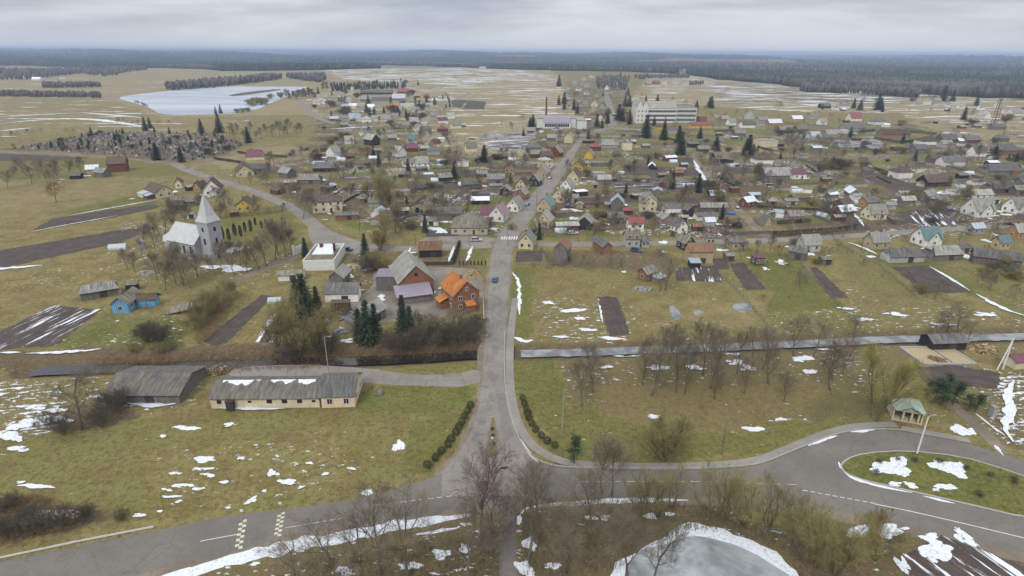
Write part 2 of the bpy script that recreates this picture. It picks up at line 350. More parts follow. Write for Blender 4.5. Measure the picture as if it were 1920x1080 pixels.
cover([(-400, 920), (80, 930), (230, 970), (130, 1010), (-400, 1070)], br=.65, s=.04, g=.1)
cover([(865, 462), (913, 462), (913, 497), (850, 497)], g=.62, s=.25)
cover([(1020, 465), (1260, 470), (1275, 560), (1180, 555), (1110, 505), (1020, 500)], br=.65, g=.2, s=.3)
cover([(640, 470), (860, 470), (905, 500), (905, 560), (640, 600)], br=.6, s=.35)
cover([(955, 500), (1130, 505), (1500, 520), (1420, 640), (965, 655)], g=.34, s=.24, br=.15)
cover([(955, 500), (1000, 502), (1000, 640), (955, 650)], g=.65, s=.26)
cover([(1010, 560), (1180, 560), (1190, 645), (990, 650)], g=.15, br=.35, s=.45)
cover([(1190, 560), (1440, 560), (1420, 610), (1200, 620)], g=.2, pale=.35, s=.28)
cover([(1385, 465), (1560, 485), (1500, 490), (1600, 610), (1450, 625), (1440, 550)], g=.95, s=.18, br=0)
cover([(1450, 580), (1610, 580), (1700, 640), (1420, 650)], g=.45, s=.44)
cover([(1640, 500), (1670, 495), (1760, 560), (1920, 600), (1920, 640), (1700, 630), (1570, 560)], g=.25, br=.35, s=.42)
cover([(1560, 470), (1680, 500), (1720, 560), (1640, 560)], g=.4, br=.3, s=.1)
cover([(1590, 450), (1760, 490), (1960, 600), (1800, 545), (1660, 505)], g=.75, s=.22, br=0)
cover([(1760, 500), (2400, 520), (2400, 620), (1920, 610)], g=.45, s=.32)
cover([(965, 640), (1990, 610), (2000, 660), (980, 668)], g=.2, br=.4, s=.46)
cover([(960, 668), (1700, 650), (1690, 760), (1560, 790), (1200, 830), (970, 740)], br=.50, g=.12, s=.40)
cover([(958, 668), (1040, 668), (1060, 760), (975, 740)], g=.7, br=0, s=.16)
cover([(965, 740), (1200, 770), (1400, 800), (1560, 790), (1480, 840), (1250, 872), (1060, 868)], g=.58, br=0, s=.22)
cover([(1100, 720), (1560, 720), (1540, 780), (1300, 810), (1120, 780)], br=.42, g=.2, s=.22)
cover([(1540, 740), (1680, 740), (1640, 800), (1500, 835)], g=.55, s=.1)
cover([(1670, 700), (1990, 690), (1990, 860), (1840, 830), (1740, 790)], g=.4, br=.3, s=.36)
cover([(1840, 720), (1920, 700), (1990, 760), (1920, 850), (1850, 800)], br=.5, s=.60)
cover([(1572, 872), (1620, 850), (1920, 880), (2100, 960), (1920, 970), (1680, 915)], g=.85, s=.18)
cover([(250, 1090), (900, 960), (2000, 1020), (2300, 1500), (0, 1500)], br=.55, g=.28, s=.44)
cover([(970, 940), (1400, 940), (1560, 1100), (1000, 1100)], br=.6, g=.25, s=.30)
cover([(1560, 960), (2000, 1030), (2300, 1400), (1600, 1300), (1500, 1050)], br=.65, g=.15, s=.36)
cover([(1490, 990), (1620, 1000), (1640, 1090), (1500, 1100)], br=.85, s=.16)
FOREST_EDGE = [(-700, 122), (60, 124), (180, 128), (300, 128), (385, 131), (420, 137), (600, 138), (660, 136), (720, 132), (860, 126), (930, 131), (1040, 137), (1160, 136), (1280, 141), (1345, 150), (1500, 163), (1720, 177), (1920, 186), (2700, 222)]
def forest_mask(X, Y):
    r = np.hypot(X, Y); b = np.arctan2(X, Y)
    e = [P(*p) for p in FOREST_EDGE]; eb = [math.atan2(p[0], p[1]) for p in e]; er = [math.hypot(*p) for p in e]
    return r-np.interp(b, eb, er)*(1+.035*(vnoise(b*60, b*0, 3)-.5))
LAKE = [(212, 183), (270, 175), (380, 165), (470, 156), (540, 150.5), (585, 151), (598, 156), (575, 165), (548, 172), (538, 183), (510, 192), (490, 203), (470, 208), (420, 213), (300, 217), (287, 205), (258, 195)]
def build_ground():
    nb, nr = 470, 800
    bb = np.linspace(rad(-80), rad(80), nb)
    rr = np.exp(np.linspace(math.log(12), math.log(30000), nr))
    B, RR = np.meshgrid(bb, rr); X = RR*np.sin(B); Y = RR*np.cos(B)
    Z = tz(X.ravel(), Y.ravel()).reshape(X.shape); X, Y, Z = X.ravel(), Y.ravel(), Z.ravel(); r = RR.ravel()
    am = 1.2+r*.010
    xs = X+(fbm(X/9, Y/9, 5)-.5)*am*2.5; ys = Y+(fbm(X/9, Y/9, 55)-.5)*am*2.5
    g = np.full(X.shape, .22); br = np.full(X.shape, .10); s = np.full(X.shape, .18); pale = np.zeros(X.shape); rows = np.zeros(X.shape)
    A = dict(g=g, br=br, s=s, pale=pale, rows=rows)
    for poly, kw in COVER:
        m = in_poly(xs, ys, poly)
        for kk, v in kw.items(): A[kk][m] = v
    tm = in_poly(xs, ys, px_poly([(470, 335), (590, 250), (575, 190), (620, 162), (760, 156), (850, 200), (880, 300), (960, 270), (1040, 215), (1070, 155), (1165, 150), (1190, 240), (1400, 225), (1990, 240), (1990, 440), (1500, 445), (700, 445), (560, 380)]))
    ca, sa = math.cos(rad(8)), math.sin(rad(8)); U = (X*ca+Y*sa)/26; V_ = (-X*sa+Y*ca)/13; iu, iv = np.floor(U+.3*vnoise(U, V_, 1)).astype(np.int64), np.floor(V_).astype(np.int64); hh = _h(iu, iv, 7); h2 = _h(iu, iv, 9)
    g[tm] = np.where(hh < .38, .75, np.where(hh < .6, .3, .12))[tm]; br[tm] = np.where(hh > .56, .95, .25)[tm]; s[tm] = (.18+.42*h2)[tm]
    fm = forest_mask(X, Y); fo = ssm(-10, 30, fm); fo *= np.where(r > 700, 1, 0)
    big = fbm(X/900, Y/900, 77); fo = fo*np.where((r > 2200) & (big > .62), .25, 1)
    s = s*(1-fo)
    for pl in (CANAL, STREAM):
        d = seg_dist(X, Y, pl); w = 1-ssm(3, 7, d); br = np.maximum(br, .8*w); s = s*(1-w*.6)
    idx = np.arange(nb*nr).reshape(nr, nb)
    T = np.stack([idx[:-1, :-1], idx[:-1, 1:], idx[1:, 1:], idx[1:, :-1]], -1).reshape(-1, 4)
    me = np_mesh('ground', np.stack([X, Y, Z], -1), T, 'ground', True)
    for nm, ch in (('cover', (g, br, s)), ('cover_b', (fo, pale, rows))):
        a = me.color_attributes.new(nm, 'FLOAT_COLOR', 'POINT')
        a.data.foreach_set('color', np.stack([*ch, np.ones(X.shape)], -1).astype(np.float32).ravel())
    setting(obj('ground', me))
build_ground()
# ------------------------------------------------------------------ sheets: roads, plots, water
def densify(pts, step, jit=0.0, closed=True):
    out = []; n = len(pts)
    for k in range(n if closed else n-1):
        a, b = pts[k], pts[(k+1) % n]; L = math.dist(a, b); m = max(1, int(L/step))
        for i in range(m):
            t = i/m; x = a[0]+(b[0]-a[0])*t; y = a[1]+(b[1]-a[1])*t
            if jit: x += R.uniform(-jit, jit); y += R.uniform(-jit, jit)
            out.append((x, y))
    if not closed: out.append(pts[-1])
    return out
def smooth(pts, it=2, closed=False):
    for _ in range(it):
        q = []; n = len(pts)
        for k in range(n if closed else n-1):
            a, b = pts[k], pts[(k+1) % n]
            q += [(a[0]*.75+b[0]*.25, a[1]*.75+b[1]*.25), (a[0]*.25+b[0]*.75, a[1]*.25+b[1]*.75)]
        pts = q if closed else [pts[0]]+q+[pts[-1]]
    return pts
def sheet(name, polys, mat, z, kind='structure', uvdir=None, follow=False, dz=0.0):
    """flat sheet(s) lying z above the ground"""
    V = []; T = []
    for q, poly in enumerate(polys):
        o = len(V); lift = z+q*dz+(.11 if kind == 'stuff' and in_poly(np.array([poly[0][0]]), np.array([poly[0][1]]), ISL)[0] else 0); tri = tessellate_polygon([[Vector((x, y, 0)) for x, y in poly]])
        zz = tz(np.array([p[0] for p in poly]), np.array([p[1] for p in poly])) if follow else np.zeros(len(poly))
        V += [(x, y, float(h)+lift) for (x, y), h in zip(poly, zz)]
        for t in tri:
            a, b, c = [poly[i] for i in t]
            s = (b[0]-a[0])*(c[1]-a[1])-(b[1]-a[1])*(c[0]-a[0])
            if abs(s) > 1e-9: T.append([i+o for i in (t if s > 0 else t[::-1])])
    me = np_mesh(name, np.array(V), np.array(T), mat)
    if uvdir is not None:
        uv = me.uv_layers.new(name='UVMap'); c, s = math.cos(uvdir), math.sin(uvdir)
        W = np.array(V)[:, :2]; U = np.stack([W[:, 0]*c+W[:, 1]*s, -W[:, 0]*s+W[:, 1]*c], -1)
        uv.data.foreach_set('uv', U[T.ravel() if isinstance(T, np.ndarray) else np.array(T).ravel()].astype(np.float32).ravel())
    o = obj(name, me)
    if kind: setting(o, kind)
    return o
def ribbon(pts, w, w2=None):
    """polygon round a centre line of world points"""
    L = []; Q = []; n = len(pts)
    for i, p in enumerate(pts):
        a, b = pts[max(i-1, 0)], pts[min(i+1, n-1)]; d = math.dist(a, b) or 1; nx, ny = -(b[1]-a[1])/d, (b[0]-a[0])/d
        ww = (w if w2 is None else w+(w2-w)*i/(n-1))/2
        L.append((p[0]+nx*ww, p[1]+ny*ww)); Q.append((p[0]-nx*ww, p[1]-ny*ww))
    return L+Q[::-1]
def W(pts): return smooth([P(*p) for p in pts], 2)
def Wc(pts, it=1): return smooth([P(*p) for p in pts], it, True)
main_left = [(1083, 264), (1062, 290), (1040, 317), (1000, 364), (960, 411), (926, 452), (918, 500), (915, 560), (911, 620), (906, 680), (902, 735), (893, 785), (872, 835), (828, 886)]
main_right = [(1010, 868), (985, 845), (962, 800), (948, 745), (943, 700), (945, 660), (948, 600), (953, 540), (958, 480), (965, 448), (1000, 405), (1030, 365), (1062, 317), (1077, 290), (1091, 264)]
sheet('road', [W(main_left)+[P(828, 930), P(1012, 930)]+W(main_right)], 'asphalt_old', .020)
hw_n = [(-250, 1105), (0, 1054), (150, 1023), (300, 994), (400, 971), (520, 957), (640, 940), (750, 917), (828, 888)]
hw_n2 = [(1010, 869), (1060, 879), (1200, 880), (1350, 880), (1425, 874), (1480, 850), (1560, 817), (1620, 806), (1700, 809), (1800, 827), (1860, 845), (1930, 866), (2100, 925)]
hw_s = [(2100, 1085), (1920, 1037), (1700, 985), (1500, 946), (1400, 934), (1300, 930), (1100, 933), (960, 943), (860, 955), (780, 966), (650, 987), (500, 1017), (350, 1053), (250, 1080), (-150, 1200)]
sheet('highway', [W(hw_n)+W(hw_n2)+W(hw_s)], 'asphalt', .012)
ISL = Wc([(1574, 878), (1585, 862), (1620, 850), (1700, 845), (1800, 856), (1870, 876), (1930, 897), (2050, 945), (2060, 985), (1930, 973), (1800, 942), (1680, 915), (1600, 896)])
def kerb(name, line, w, h, mat, closed=False, z0=0.0):
    mb = MB(); n = len(line)
    rib = ribbon(line+([line[0]] if closed else []), w); m = len(rib)//2; L = rib[:m]; Q = rib[m:][::-1]
    for i in range(m-1):
        a, b, c, d = L[i], L[i+1], Q[i+1], Q[i]
        mb.add([(*a, z0), (*b, z0), (*c, z0), (*d, z0), (*a, h), (*b, h), (*c, h), (*d, h)], [(7, 6, 5, 4), (4, 5, 1, 0), (6, 7, 3, 2)])
    return setting(obj(name, mb.mesh(name, mat)))
def mound(name, poly, mat, z):
    """raised bed with grass"""
    mb = MB(); n = len(poly); mb.add([(*p, 0.0) for p in poly]+[(*p, z) for p in poly], [(i, (i+1) % n, n+(i+1) % n, n+i) for i in range(n)]); me = mb.mesh(name, mat); return me
isl = sheet('traffic_island', [ISL], 'ground', .13)
kerb('kerb', ISL, .25, .14, 'concrete', True)
TRI = Wc([(925, 765), (913, 848), (917, 858), (930, 858), (934, 848)], 1)
def paint_ground(o, g, br, s):
    me = o.data; n = len(me.vertices)
    for nm, c in (('cover', (g, br, s, 1)), ('cover_b', (0, 0, 0, 1))):
        a = me.color_attributes.new(nm, 'FLOAT_COLOR', 'POINT'); a.data.foreach_set('color', np.tile(np.array(c, np.float32), n))
paint_ground(isl, .85, .02, .10)
t_ = sheet('traffic_island', [TRI], 'ground', .12); paint_ground(t_, .25, .45, .1)
kerb('kerb', TRI, .15, .125, 'dirt_road', True)
# pavements
pvE = W([(966, 560), (958, 620), (955, 680), (957, 735), (968, 790), (992, 832), (1030, 858), (1080, 872), (1200, 875.5), (1330, 874), (1420, 866), (1480, 841), (1560, 808), (1620, 797), (1680, 797)])
sheet('pavement', [ribbon(pvE, 1.9)], 'paving', .10)
kerb('kerb', W([(947, 620), (945, 680), (948, 740), (962, 798), (984, 843), (1010, 866), (1060, 877.5), (1200, 878.5), (1350, 877.5), (1425, 871), (1480, 847.5), (1560, 814.5), (1620, 803.5), (1700, 806)]), .3, .13, 'concrete')
sheet('pavement', [ribbon(W([(906, 640), (915, 560), (918, 500), (928, 455)]), 1.6)], 'dirt_road', .016)
sheet('pavement', [[P(1690, 799), P(1815, 822), P(1822, 832), P(1690, 808)]], 'paving', .11)
sheet('yard', [Wc([(905, 690), (850, 702), (770, 703), (690, 690), (560, 683), (445, 688), (420, 702), (470, 712), (650, 716), (760, 723), (898, 726)], 1)], 'asphalt_old', .016)
sheet('road', [ribbon(W([(922, 460), (860, 463), (780, 466), (700, 466), (650, 462), (612, 442), (588, 420), (560, 396), (510, 371), (450, 350), (395, 334), (352, 320), (325, 306)]), 6.2)], 'asphalt_old', .016)
sheet('plaza', [Wc([(578, 412), (620, 434), (690, 458), (748, 466), (690, 474), (640, 476), (592, 468), (578, 440)], 1)], 'asphalt_old', .024)
sheet('yard', [Wc([(780, 448), (846, 440), (930, 444), (930, 458), (790, 461)], 1)], 'gravel_yard', .008)
sheet('track', [ribbon(W([(325, 306), (270, 301), (180, 292), (90, 287), (-60, 283)]), 5), ribbon(W([(345, 318), (400, 300), (450, 287), (500, 274), (525, 267)]), 5), ribbon(W([(560, 478), (520, 493), (460, 520), (400, 545), (360, 565)]), 4.0)], 'dirt_road', .0185)
sheet('road', [ribbon(W([(962, 457), (1080, 458), (1180, 457), (1320, 454), (1440, 451), (1560, 445), (1680, 436), (1800, 428), (1990, 417)]), 5.6)], 'asphalt_old', .014)
sheet('track', [ribbon(W([(1447, 452), (1415, 425), (1392, 402), (1365, 372), (1340, 345), (1315, 312), (1300, 290)]), 4.2), ribbon(W([(1620, 326), (1660, 318), (1720, 305), (1790, 300)]), 3)], 'dirt_road', .010)
sheet('road', [ribbon(W([(562, 190), (572, 202), (590, 216), (615, 230), (650, 234), (720, 237)]), 8), ribbon(W([(1092, 262), (1108, 247), (1130, 242), (1149, 238), (1149, 222), (1145, 205), (1140, 188), (1134, 172)]), 9), ribbon(W([(828, 202), (845, 192), (870, 181), (890, 168)]), 9)], 'asphalt_old', .05)
sheet('road', [ribbon(W([(1152, 240), (1180, 243), (1215, 243)]), 11)], 'asphalt_old', .06)
sheet('track', [ribbon(W([(1780, 755), (1815, 783), (1850, 815), (1885, 850)]), 2.6)], 'dirt_road', .012)
sheet('track', [ribbon(W([(951, 935), (951, 1000), (953, 1100), (955, 1250)]), 2.6)], 'asphalt', .016)
sheet('yard', [Wc([(700, 500), (820, 500), (905, 505), (905, 575), (850, 592), (770, 600), (640, 610), (640, 560), (700, 545)], 1)], 'gravel_yard', .006)
vl, vr = W(main_left), W(main_right)
sheet('verge', [densify([(x-R.uniform(.5, 1.5), y) for x, y in vl]+[P(820, 936), P(1014, 936)]+[(x+R.uniform(.3, 1.0), y) for x, y in vr], 2.5, .25)], 'dirt_road', .0035)
pt = []
for i in range(46):
    y = R.uniform(455, 860); t = R.random(); xl = np.interp(y, [452, 620, 735, 835, 886], [926, 911, 902, 872, 828]); xr = np.interp(y, [448, 540, 700, 800, 868], [965, 953, 943, 962, 1010]); c = P(xl+(xr-xl)*R.uniform(.12, .88), y); L = R.uniform(.8, 5); w = R.uniform(.4, 1.5); a = rad(90+R.uniform(-8, 8)); ca, sa = math.cos(a), math.sin(a)
    pt.append(densify([(c[0]+u*L*ca-v*w*sa, c[1]+u*L*sa+v*w*ca) for u, v in ((-.5, -.5), (.5, -.5), (.5, .5), (-.5, .5))], .4, .07))
pt.append(densify([P(930, 738), P(946, 738), P(953, 775), P(962, 815), P(945, 832), (P(936, 780))], .6, .12))
sheet('road_patches', pt, 'asphalt_patch', .0225, dz=.00008)
pt = []
for off in (-2.3, -1.0, 1.0, 2.3):
    ln = [((a[0]+b[0])/2+off*.8, (a[1]+b[1])/2) for a, b in zip(vl[8:], vr[::-1][8:])][:28]
    if len(ln) > 4: pt.append(ribbon(densify(smooth(ln, 1), 1.5, .10, False), .5))
# snow banks and patches that have a shape of their own
SN = []
def streak(pts, w, jit=.35, w2=None):
    c = densify(smooth([P(*p) for p in pts], 1), .8, 0, False); k = R.random()*99
    L = []; Q = []; n = len(c)
    for i, p in enumerate(c):
        a, b = c[max(i-1, 0)], c[min(i+1, n-1)]; d = math.dist(a, b) or 1; nx, ny = -(b[1]-a[1])/d, (b[0]-a[0])/d
        ww = w*.5*min(1, .15+3*min(i, n-1-i)/n)
        u = ww*(1+jit*2*(float(fbm(np.array([i*.5+k]), np.array([0.]), 2))-.5)*2)+.02; v = ww*(1+jit*2*(float(fbm(np.array([i*.5+k]), np.array([9.]), 4))-.5)*2)+.02
        L.append((p[0]+nx*u, p[1]+ny*u)); Q.append((p[0]-nx*v, p[1]-ny*v))
    SN.append(L+Q[::-1])
def blob(x, y, w, h=None, n=64):
    """snow patch about w photo pixels wide, made of a few ragged pieces"""
    h = h or w*.35
    for q_ in range(1 if w < 14 else R.randint(3, 5)):
        k = R.random()*99; ox, oy, sc = (0, 0, .8) if q_ == 0 else (R.uniform(-.5, .5)*w, R.uniform(-.45, .45)*h, R.uniform(.25, .6))
        c = P(x+ox, y+oy); m = mpp(c); hy = math.dist(P(x, y-h/2), P(x, y+h/2))/2*sc; q = []; sk = R.uniform(-.6, .6)
        for i in range(n):
            t = 2*PI*i/n; rr = max(.12, -.15+2.2*float(fbm(np.array([math.cos(t)*.9+k]), np.array([math.sin(t)*.9]), 8, 5))); v = math.sin(t)*hy*rr
            q.append((c[0]+math.cos(t)*w*sc*m*.5*rr+v*sk, c[1]+v))
        SN.append(q)
streak([(300, 1085), (420, 1052), (560, 1022), (680, 998), (800, 978), (885, 966)], 2.6); streak([(250, 1110), (330, 1080), (420, 1062)], 2.2)
streak([(780, 1003), (860, 990)], .6); streak([(975, 965), (990, 950), (1060, 944), (1180, 938), (1290, 938)], 1.1); streak([(972, 985), (975, 965)], .9)
streak([(1010, 868), (990, 848), (975, 822)], .5, .2); streak([(1030, 862), (1060, 872)], .4)
streak([(1572, 866), (1578, 880), (1600, 899), (1660, 914), (1710, 924)], .7); streak([(1730, 930), (1790, 944)], .5)
streak([(1515, 836), (1545, 824), (1570, 817)], .7); streak([(1595, 810), (1640, 806)], .8)
streak([(960, 510), (975, 530), (972, 560), (974, 590)], 1.2, .6); streak([(962, 632), (985, 640), (1000, 638)], 1.3, .6)
streak([(1141, 578), (1150, 605), (1163, 626)], .8, .5); streak([(1122, 560), (1130, 605)], .5); streak([(1120, 632), (1175, 636)], 1.6, .6)
for a in ((100, 965, 85, 22), (355, 803, 40, 8), (385, 860, 36, 12), (350, 910, 40, 8), (750, 838, 28, 22), (685, 925, 24, 12), (1410, 806, 50, 10), (1463, 787, 22, 7), (1222, 781, 26, 8), (1660, 880, 80, 20), (1690, 876, 46, 30), (1770, 874, 60, 26), (1790, 880, 40, 24), (1680, 910, 26, 10), (1710, 912, 30, 12), (1775, 914, 46, 14), (1375, 662, 30, 9), (1508, 672, 36, 10), (1380, 680, 30, 12), (1405, 690, 30, 10),
          (1515, 697, 30, 9), (1620, 998, 76, 30), (1670, 992, 60, 16), (1760, 1030, 60, 34), (1740, 1010, 40, 18), (1810, 1005, 26, 30), (1870, 840, 10, 24), (1890, 780, 10, 40), (1860, 800, 10, 34), (1805, 810, 46, 20), (990, 1020, 20, 20), (985, 1070, 34, 34), (870, 1030, 18, 18), (870, 985, 20, 8), (650, 1080, 40, 40), (770, 1060, 40, 18), (830, 1040, 44, 16), (1040, 1060, 36, 14), (1110, 972, 26, 8), (1135, 972, 24, 10), (1220, 970, 22, 12), (1258, 965, 20, 8), (1690, 1060, 20, 40), (1640, 745, 0.5, .5), (300, 708, 40, 6), (430, 470, 60, 12), (400, 500, 70, 10), (450, 505, 60, 14), (820, 430, 36, 12), (205, 745, 60, 10), (870, 640, 4, 3)):
    blob(*a)
for a in ((372, 917, 22, 6), (317, 920, 20, 6), (322, 932, 32, 5), (333, 942, 14, 5), (398, 892, 24, 6), (373, 880, 16, 5), (390, 880, 16, 5), (328, 888, 20, 5), (473, 938, 16, 14), (497, 922, 12, 6), (510, 888, 20, 10), (545, 905, 30, 12), (430, 953, 14, 4), (257, 967, 24, 6), (430, 797, 16, 6), (307, 818, 16, 6), (85, 788, 80, 18), (35, 800, 40, 16), (20, 815, 50, 20), (60, 765, 40, 8), (30, 842, 36, 8), (110, 770, 40, 6), (80, 912, 60, 8), (42, 905, 16, 5), (565, 915, 14, 5), (610, 890, 16, 6), (660, 880, 14, 5), (580, 870, 14, 5), (450, 860, 16, 5), (420, 905, 18, 5), (300, 960, 14, 4), (1075, 583, 50, 8), (1030, 568, 26, 6), (1090, 598, 26, 5), (1105, 620, 30, 5), (1050, 632, 30, 5), (688, 575, 20, 8), (715, 560, 22, 12), (773, 542, 12, 5), (812, 548, 14, 6), (802, 558, 10, 4), (826, 541, 14, 5), (735, 500, 20, 5), (690, 505, 18, 5), (765, 478, 14, 5), (925, 430, 14, 5), (645, 640, 26, 8), (640, 615, 20, 6), (1082, 395, 26, 6), (1075, 410, 20, 5), (1300, 480, 16, 6), (1245, 455, 20, 6), (1350, 470, 12, 6), (1180, 665, 60, 8), (1240, 690, 44, 8), (1300, 690, 40, 8), (1130, 690, 30, 6), (1440, 640, 60, 6), (1550, 655, 40, 6), (1620, 600, 30, 6), (1680, 590, 40, 7), (1590, 580, 26, 5), (1850, 590, 40, 6), (1770, 610, 40, 5)): blob(*a)
streak([(886, 463), (881, 476), (874, 492)], 1.4, .6); streak([(852, 462), (845, 480), (840, 494)], .9, .5); streak([(770, 465), (764, 478), (758, 486)], 1.0, .5)
streak([(235, 755), (300, 762), (330, 758)], 1.6); streak([(410, 766), (500, 768), (535, 767)], .8, .5); streak([(50, 664), (150, 660), (190, 655)], 1.3, .6); streak([(0, 662), (40, 662)], .9)
streak([(-40, 510), (20, 503), (80, 498)], 2.0, .6); streak([(60, 435), (110, 425), (220, 405)], .8, .6); streak([(130, 405), (200, 392), (300, 374)], 1.2, .5); streak([(1742, 500), (1780, 522), (1818, 546)], 1.1, .3); streak([(1830, 552), (1880, 580), (1930, 596)], 1.6, .5)
streak([(1900, 715), (1885, 745), (1895, 770), (1880, 800), (1900, 830)], 1.6, .5); streak([(1740, 425), (1700, 420)], .5)
streak([(0, 232), (60, 226), (130, 222), (200, 226), (280, 240)], 9, .5); streak([(0, 219), (60, 216), (140, 212)], 7, .5); streak([(150, 211), (210, 216), (270, 221)], 6, .4); streak([(60, 240), (0, 246)], 6, .4)
streak([(1300, 300), (1310, 320), (1322, 335), (1335, 355)], 2.2, .7); streak([(1545, 372), (1562, 392), (1578, 402)], 2, .7); streak([(1600, 400), (1620, 425)], 1.2, .6); streak([(1590, 455), (1620, 465), (1645, 478)], 1.3, .5)
streak([(620, 242), (660, 240), (700, 238)], 5, .6); streak([(900, 268), (950, 264), (990, 262)], 4, .5); streak([(300, 217.5), (400, 214.5), (470, 212)], 5, .5); streak([(1430, 205), (1560, 196), (1660, 200)], 5, .6); streak([(1710, 222), (1800, 217), (1850, 221)], 6, .5)
sheet('snow', SN, 'snow', .045, 'stuff', follow=True, dz=.0004)
# ploughed plots: (outline, furrow direction from two pixels, material)
PLOTS = [
 ([(60, 432), (100, 410), (180, 398), (290, 382), (300, 388), (270, 396), (180, 414)], (100, 415), (290, 385), 'soil'), ([(-160, 495), (0, 470), (80, 456), (220, 432), (265, 428), (262, 438), (225, 455), (100, 482), (0, 503), (-160, 530)], (0, 480), (240, 432), 'soil'),
 ([(-60, 652), (0, 622), (98, 573), (190, 581), (105, 648), (10, 655)], (20, 640), (150, 578), 'soil_snow'), ([(380, 640), (490, 553), (512, 556), (425, 643), (400, 648)], (400, 640), (500, 555), 'soil'), ([(478, 642), (510, 588), (528, 590), (512, 642)], (490, 640), (520, 590), 'soil_white'),
 ([(1120, 556), (1158, 557), (1181, 628), (1142, 630)], (1130, 557), (1160, 628), 'soil'), ([(968, 471), (1016, 470), (1017, 490), (967, 491)], (968, 480), (1016, 480), 'soil'), ([(1268, 502), (1345, 498), (1353, 529), (1268, 526)], (1310, 500), (1318, 528), 'soil_snow'),
 ([(1335, 485), (1363, 486), (1368, 505), (1345, 506)], (1340, 486), (1350, 506), 'soil'), ([(1366, 494), (1395, 492), (1437, 543), (1398, 544)], (1380, 494), (1418, 543), 'soil'), ([(1518, 503), (1530, 500), (1590, 558), (1558, 559)], (1525, 503), (1575, 558), 'soil'),
 ([(1672, 502), (1742, 497), (1820, 548), (1735, 549)], (1700, 500), (1780, 548), 'soil'), ([(1550, 398), (1588, 395), (1636, 430), (1606, 434)], (1570, 398), (1620, 432), 'soil'), ([(1700, 394), (1765, 392), (1803, 420), (1722, 426)], (1730, 394), (1762, 424), 'soil_white'),
 ([(1595, 326), (1632, 322), (1765, 362), (1692, 362)], (1613, 325), (1730, 362), 'soil'), ([(1170, 312), (1316, 315), (1318, 330), (1166, 328)], (1170, 320), (1316, 322), 'soil'), ([(1152, 333), (1318, 336), (1322, 346), (1290, 360), (1152, 356)], (1160, 345), (1310, 345), 'soil_snow'), ([(1236, 294), (1300, 296), (1306, 308), (1242, 303)], (1236, 300), (1306, 300), 'soil'),
 ([(1336, 318), (1405, 313), (1415, 325), (1350, 329)], (1340, 324), (1410, 318), 'soil'), ([(905, 268), (992, 264), (984, 280), (930, 280)], (905, 274), (990, 271), 'soil_white'), ([(815, 322), (935, 320), (928, 331), (822, 334)], (820, 328), (930, 325), 'soil'), ([(766, 346), (920, 343), (900, 355), (766, 357)], (766, 350), (910, 350), 'soil'), ([(1060, 372), (1150, 368), (1320, 372), (1310, 379), (1060, 380)], (1060, 375), (1310, 375), 'soil'),
 ([(846, 188), (877, 187.5), (864, 203), (848, 200)], (850, 195), (870, 194), 'soil'), ([(879, 188), (911, 191), (907, 205), (868, 204)], (880, 196), (908, 198), 'soil'), ([(1690, 1045), (1762, 1003), (1925, 1062), (2050, 1130), (1700, 1130)], (1720, 1030), (1800, 1090), 'soil_snow'), ([(1712, 690), (1782, 684), (1876, 700), (1872, 729), (1738, 722)], (1720, 700), (1870, 715), 'soil'),
 ([(980, 250), (1010, 242), (1000, 262), (900, 262), (905, 252)], (900, 256), (1000, 254), 'soil_white'), ([(1560, 262), (1650, 262), (1660, 280), (1580, 276)], (1560, 268), (1650, 270), 'soil_white'), ([(1690, 360), (1760, 362), (1800, 372), (1720, 376)], (1700, 368), (1790, 370), 'soil_snow'),
 ([(640, 575), (700, 590), (690, 600), (630, 590)], (640, 580), (690, 595), 'soil_snow'), ([(-160, 292), (0, 288), (100, 292), (170, 296), (90, 302), (-160, 300)], (0, 292), (150, 296), 'soil'), ([(880, 450), (880, 450), (880, 451)], (0, 460), (10, 460), 'soil')][:-1]
for k, (pl, a, b, mt) in enumerate(PLOTS):
    a, b = P(*a), P(*b); w = P(*pl[0]); st = max(1.2, math.hypot(*w)*.008)
    sheet('ploughed_plot', [densify(px_poly(pl), st*.7, st*.24)], mt, .03+.0006*math.hypot(*w)/4, uvdir=math.atan2(b[1]-a[1], b[0]-a[0]))
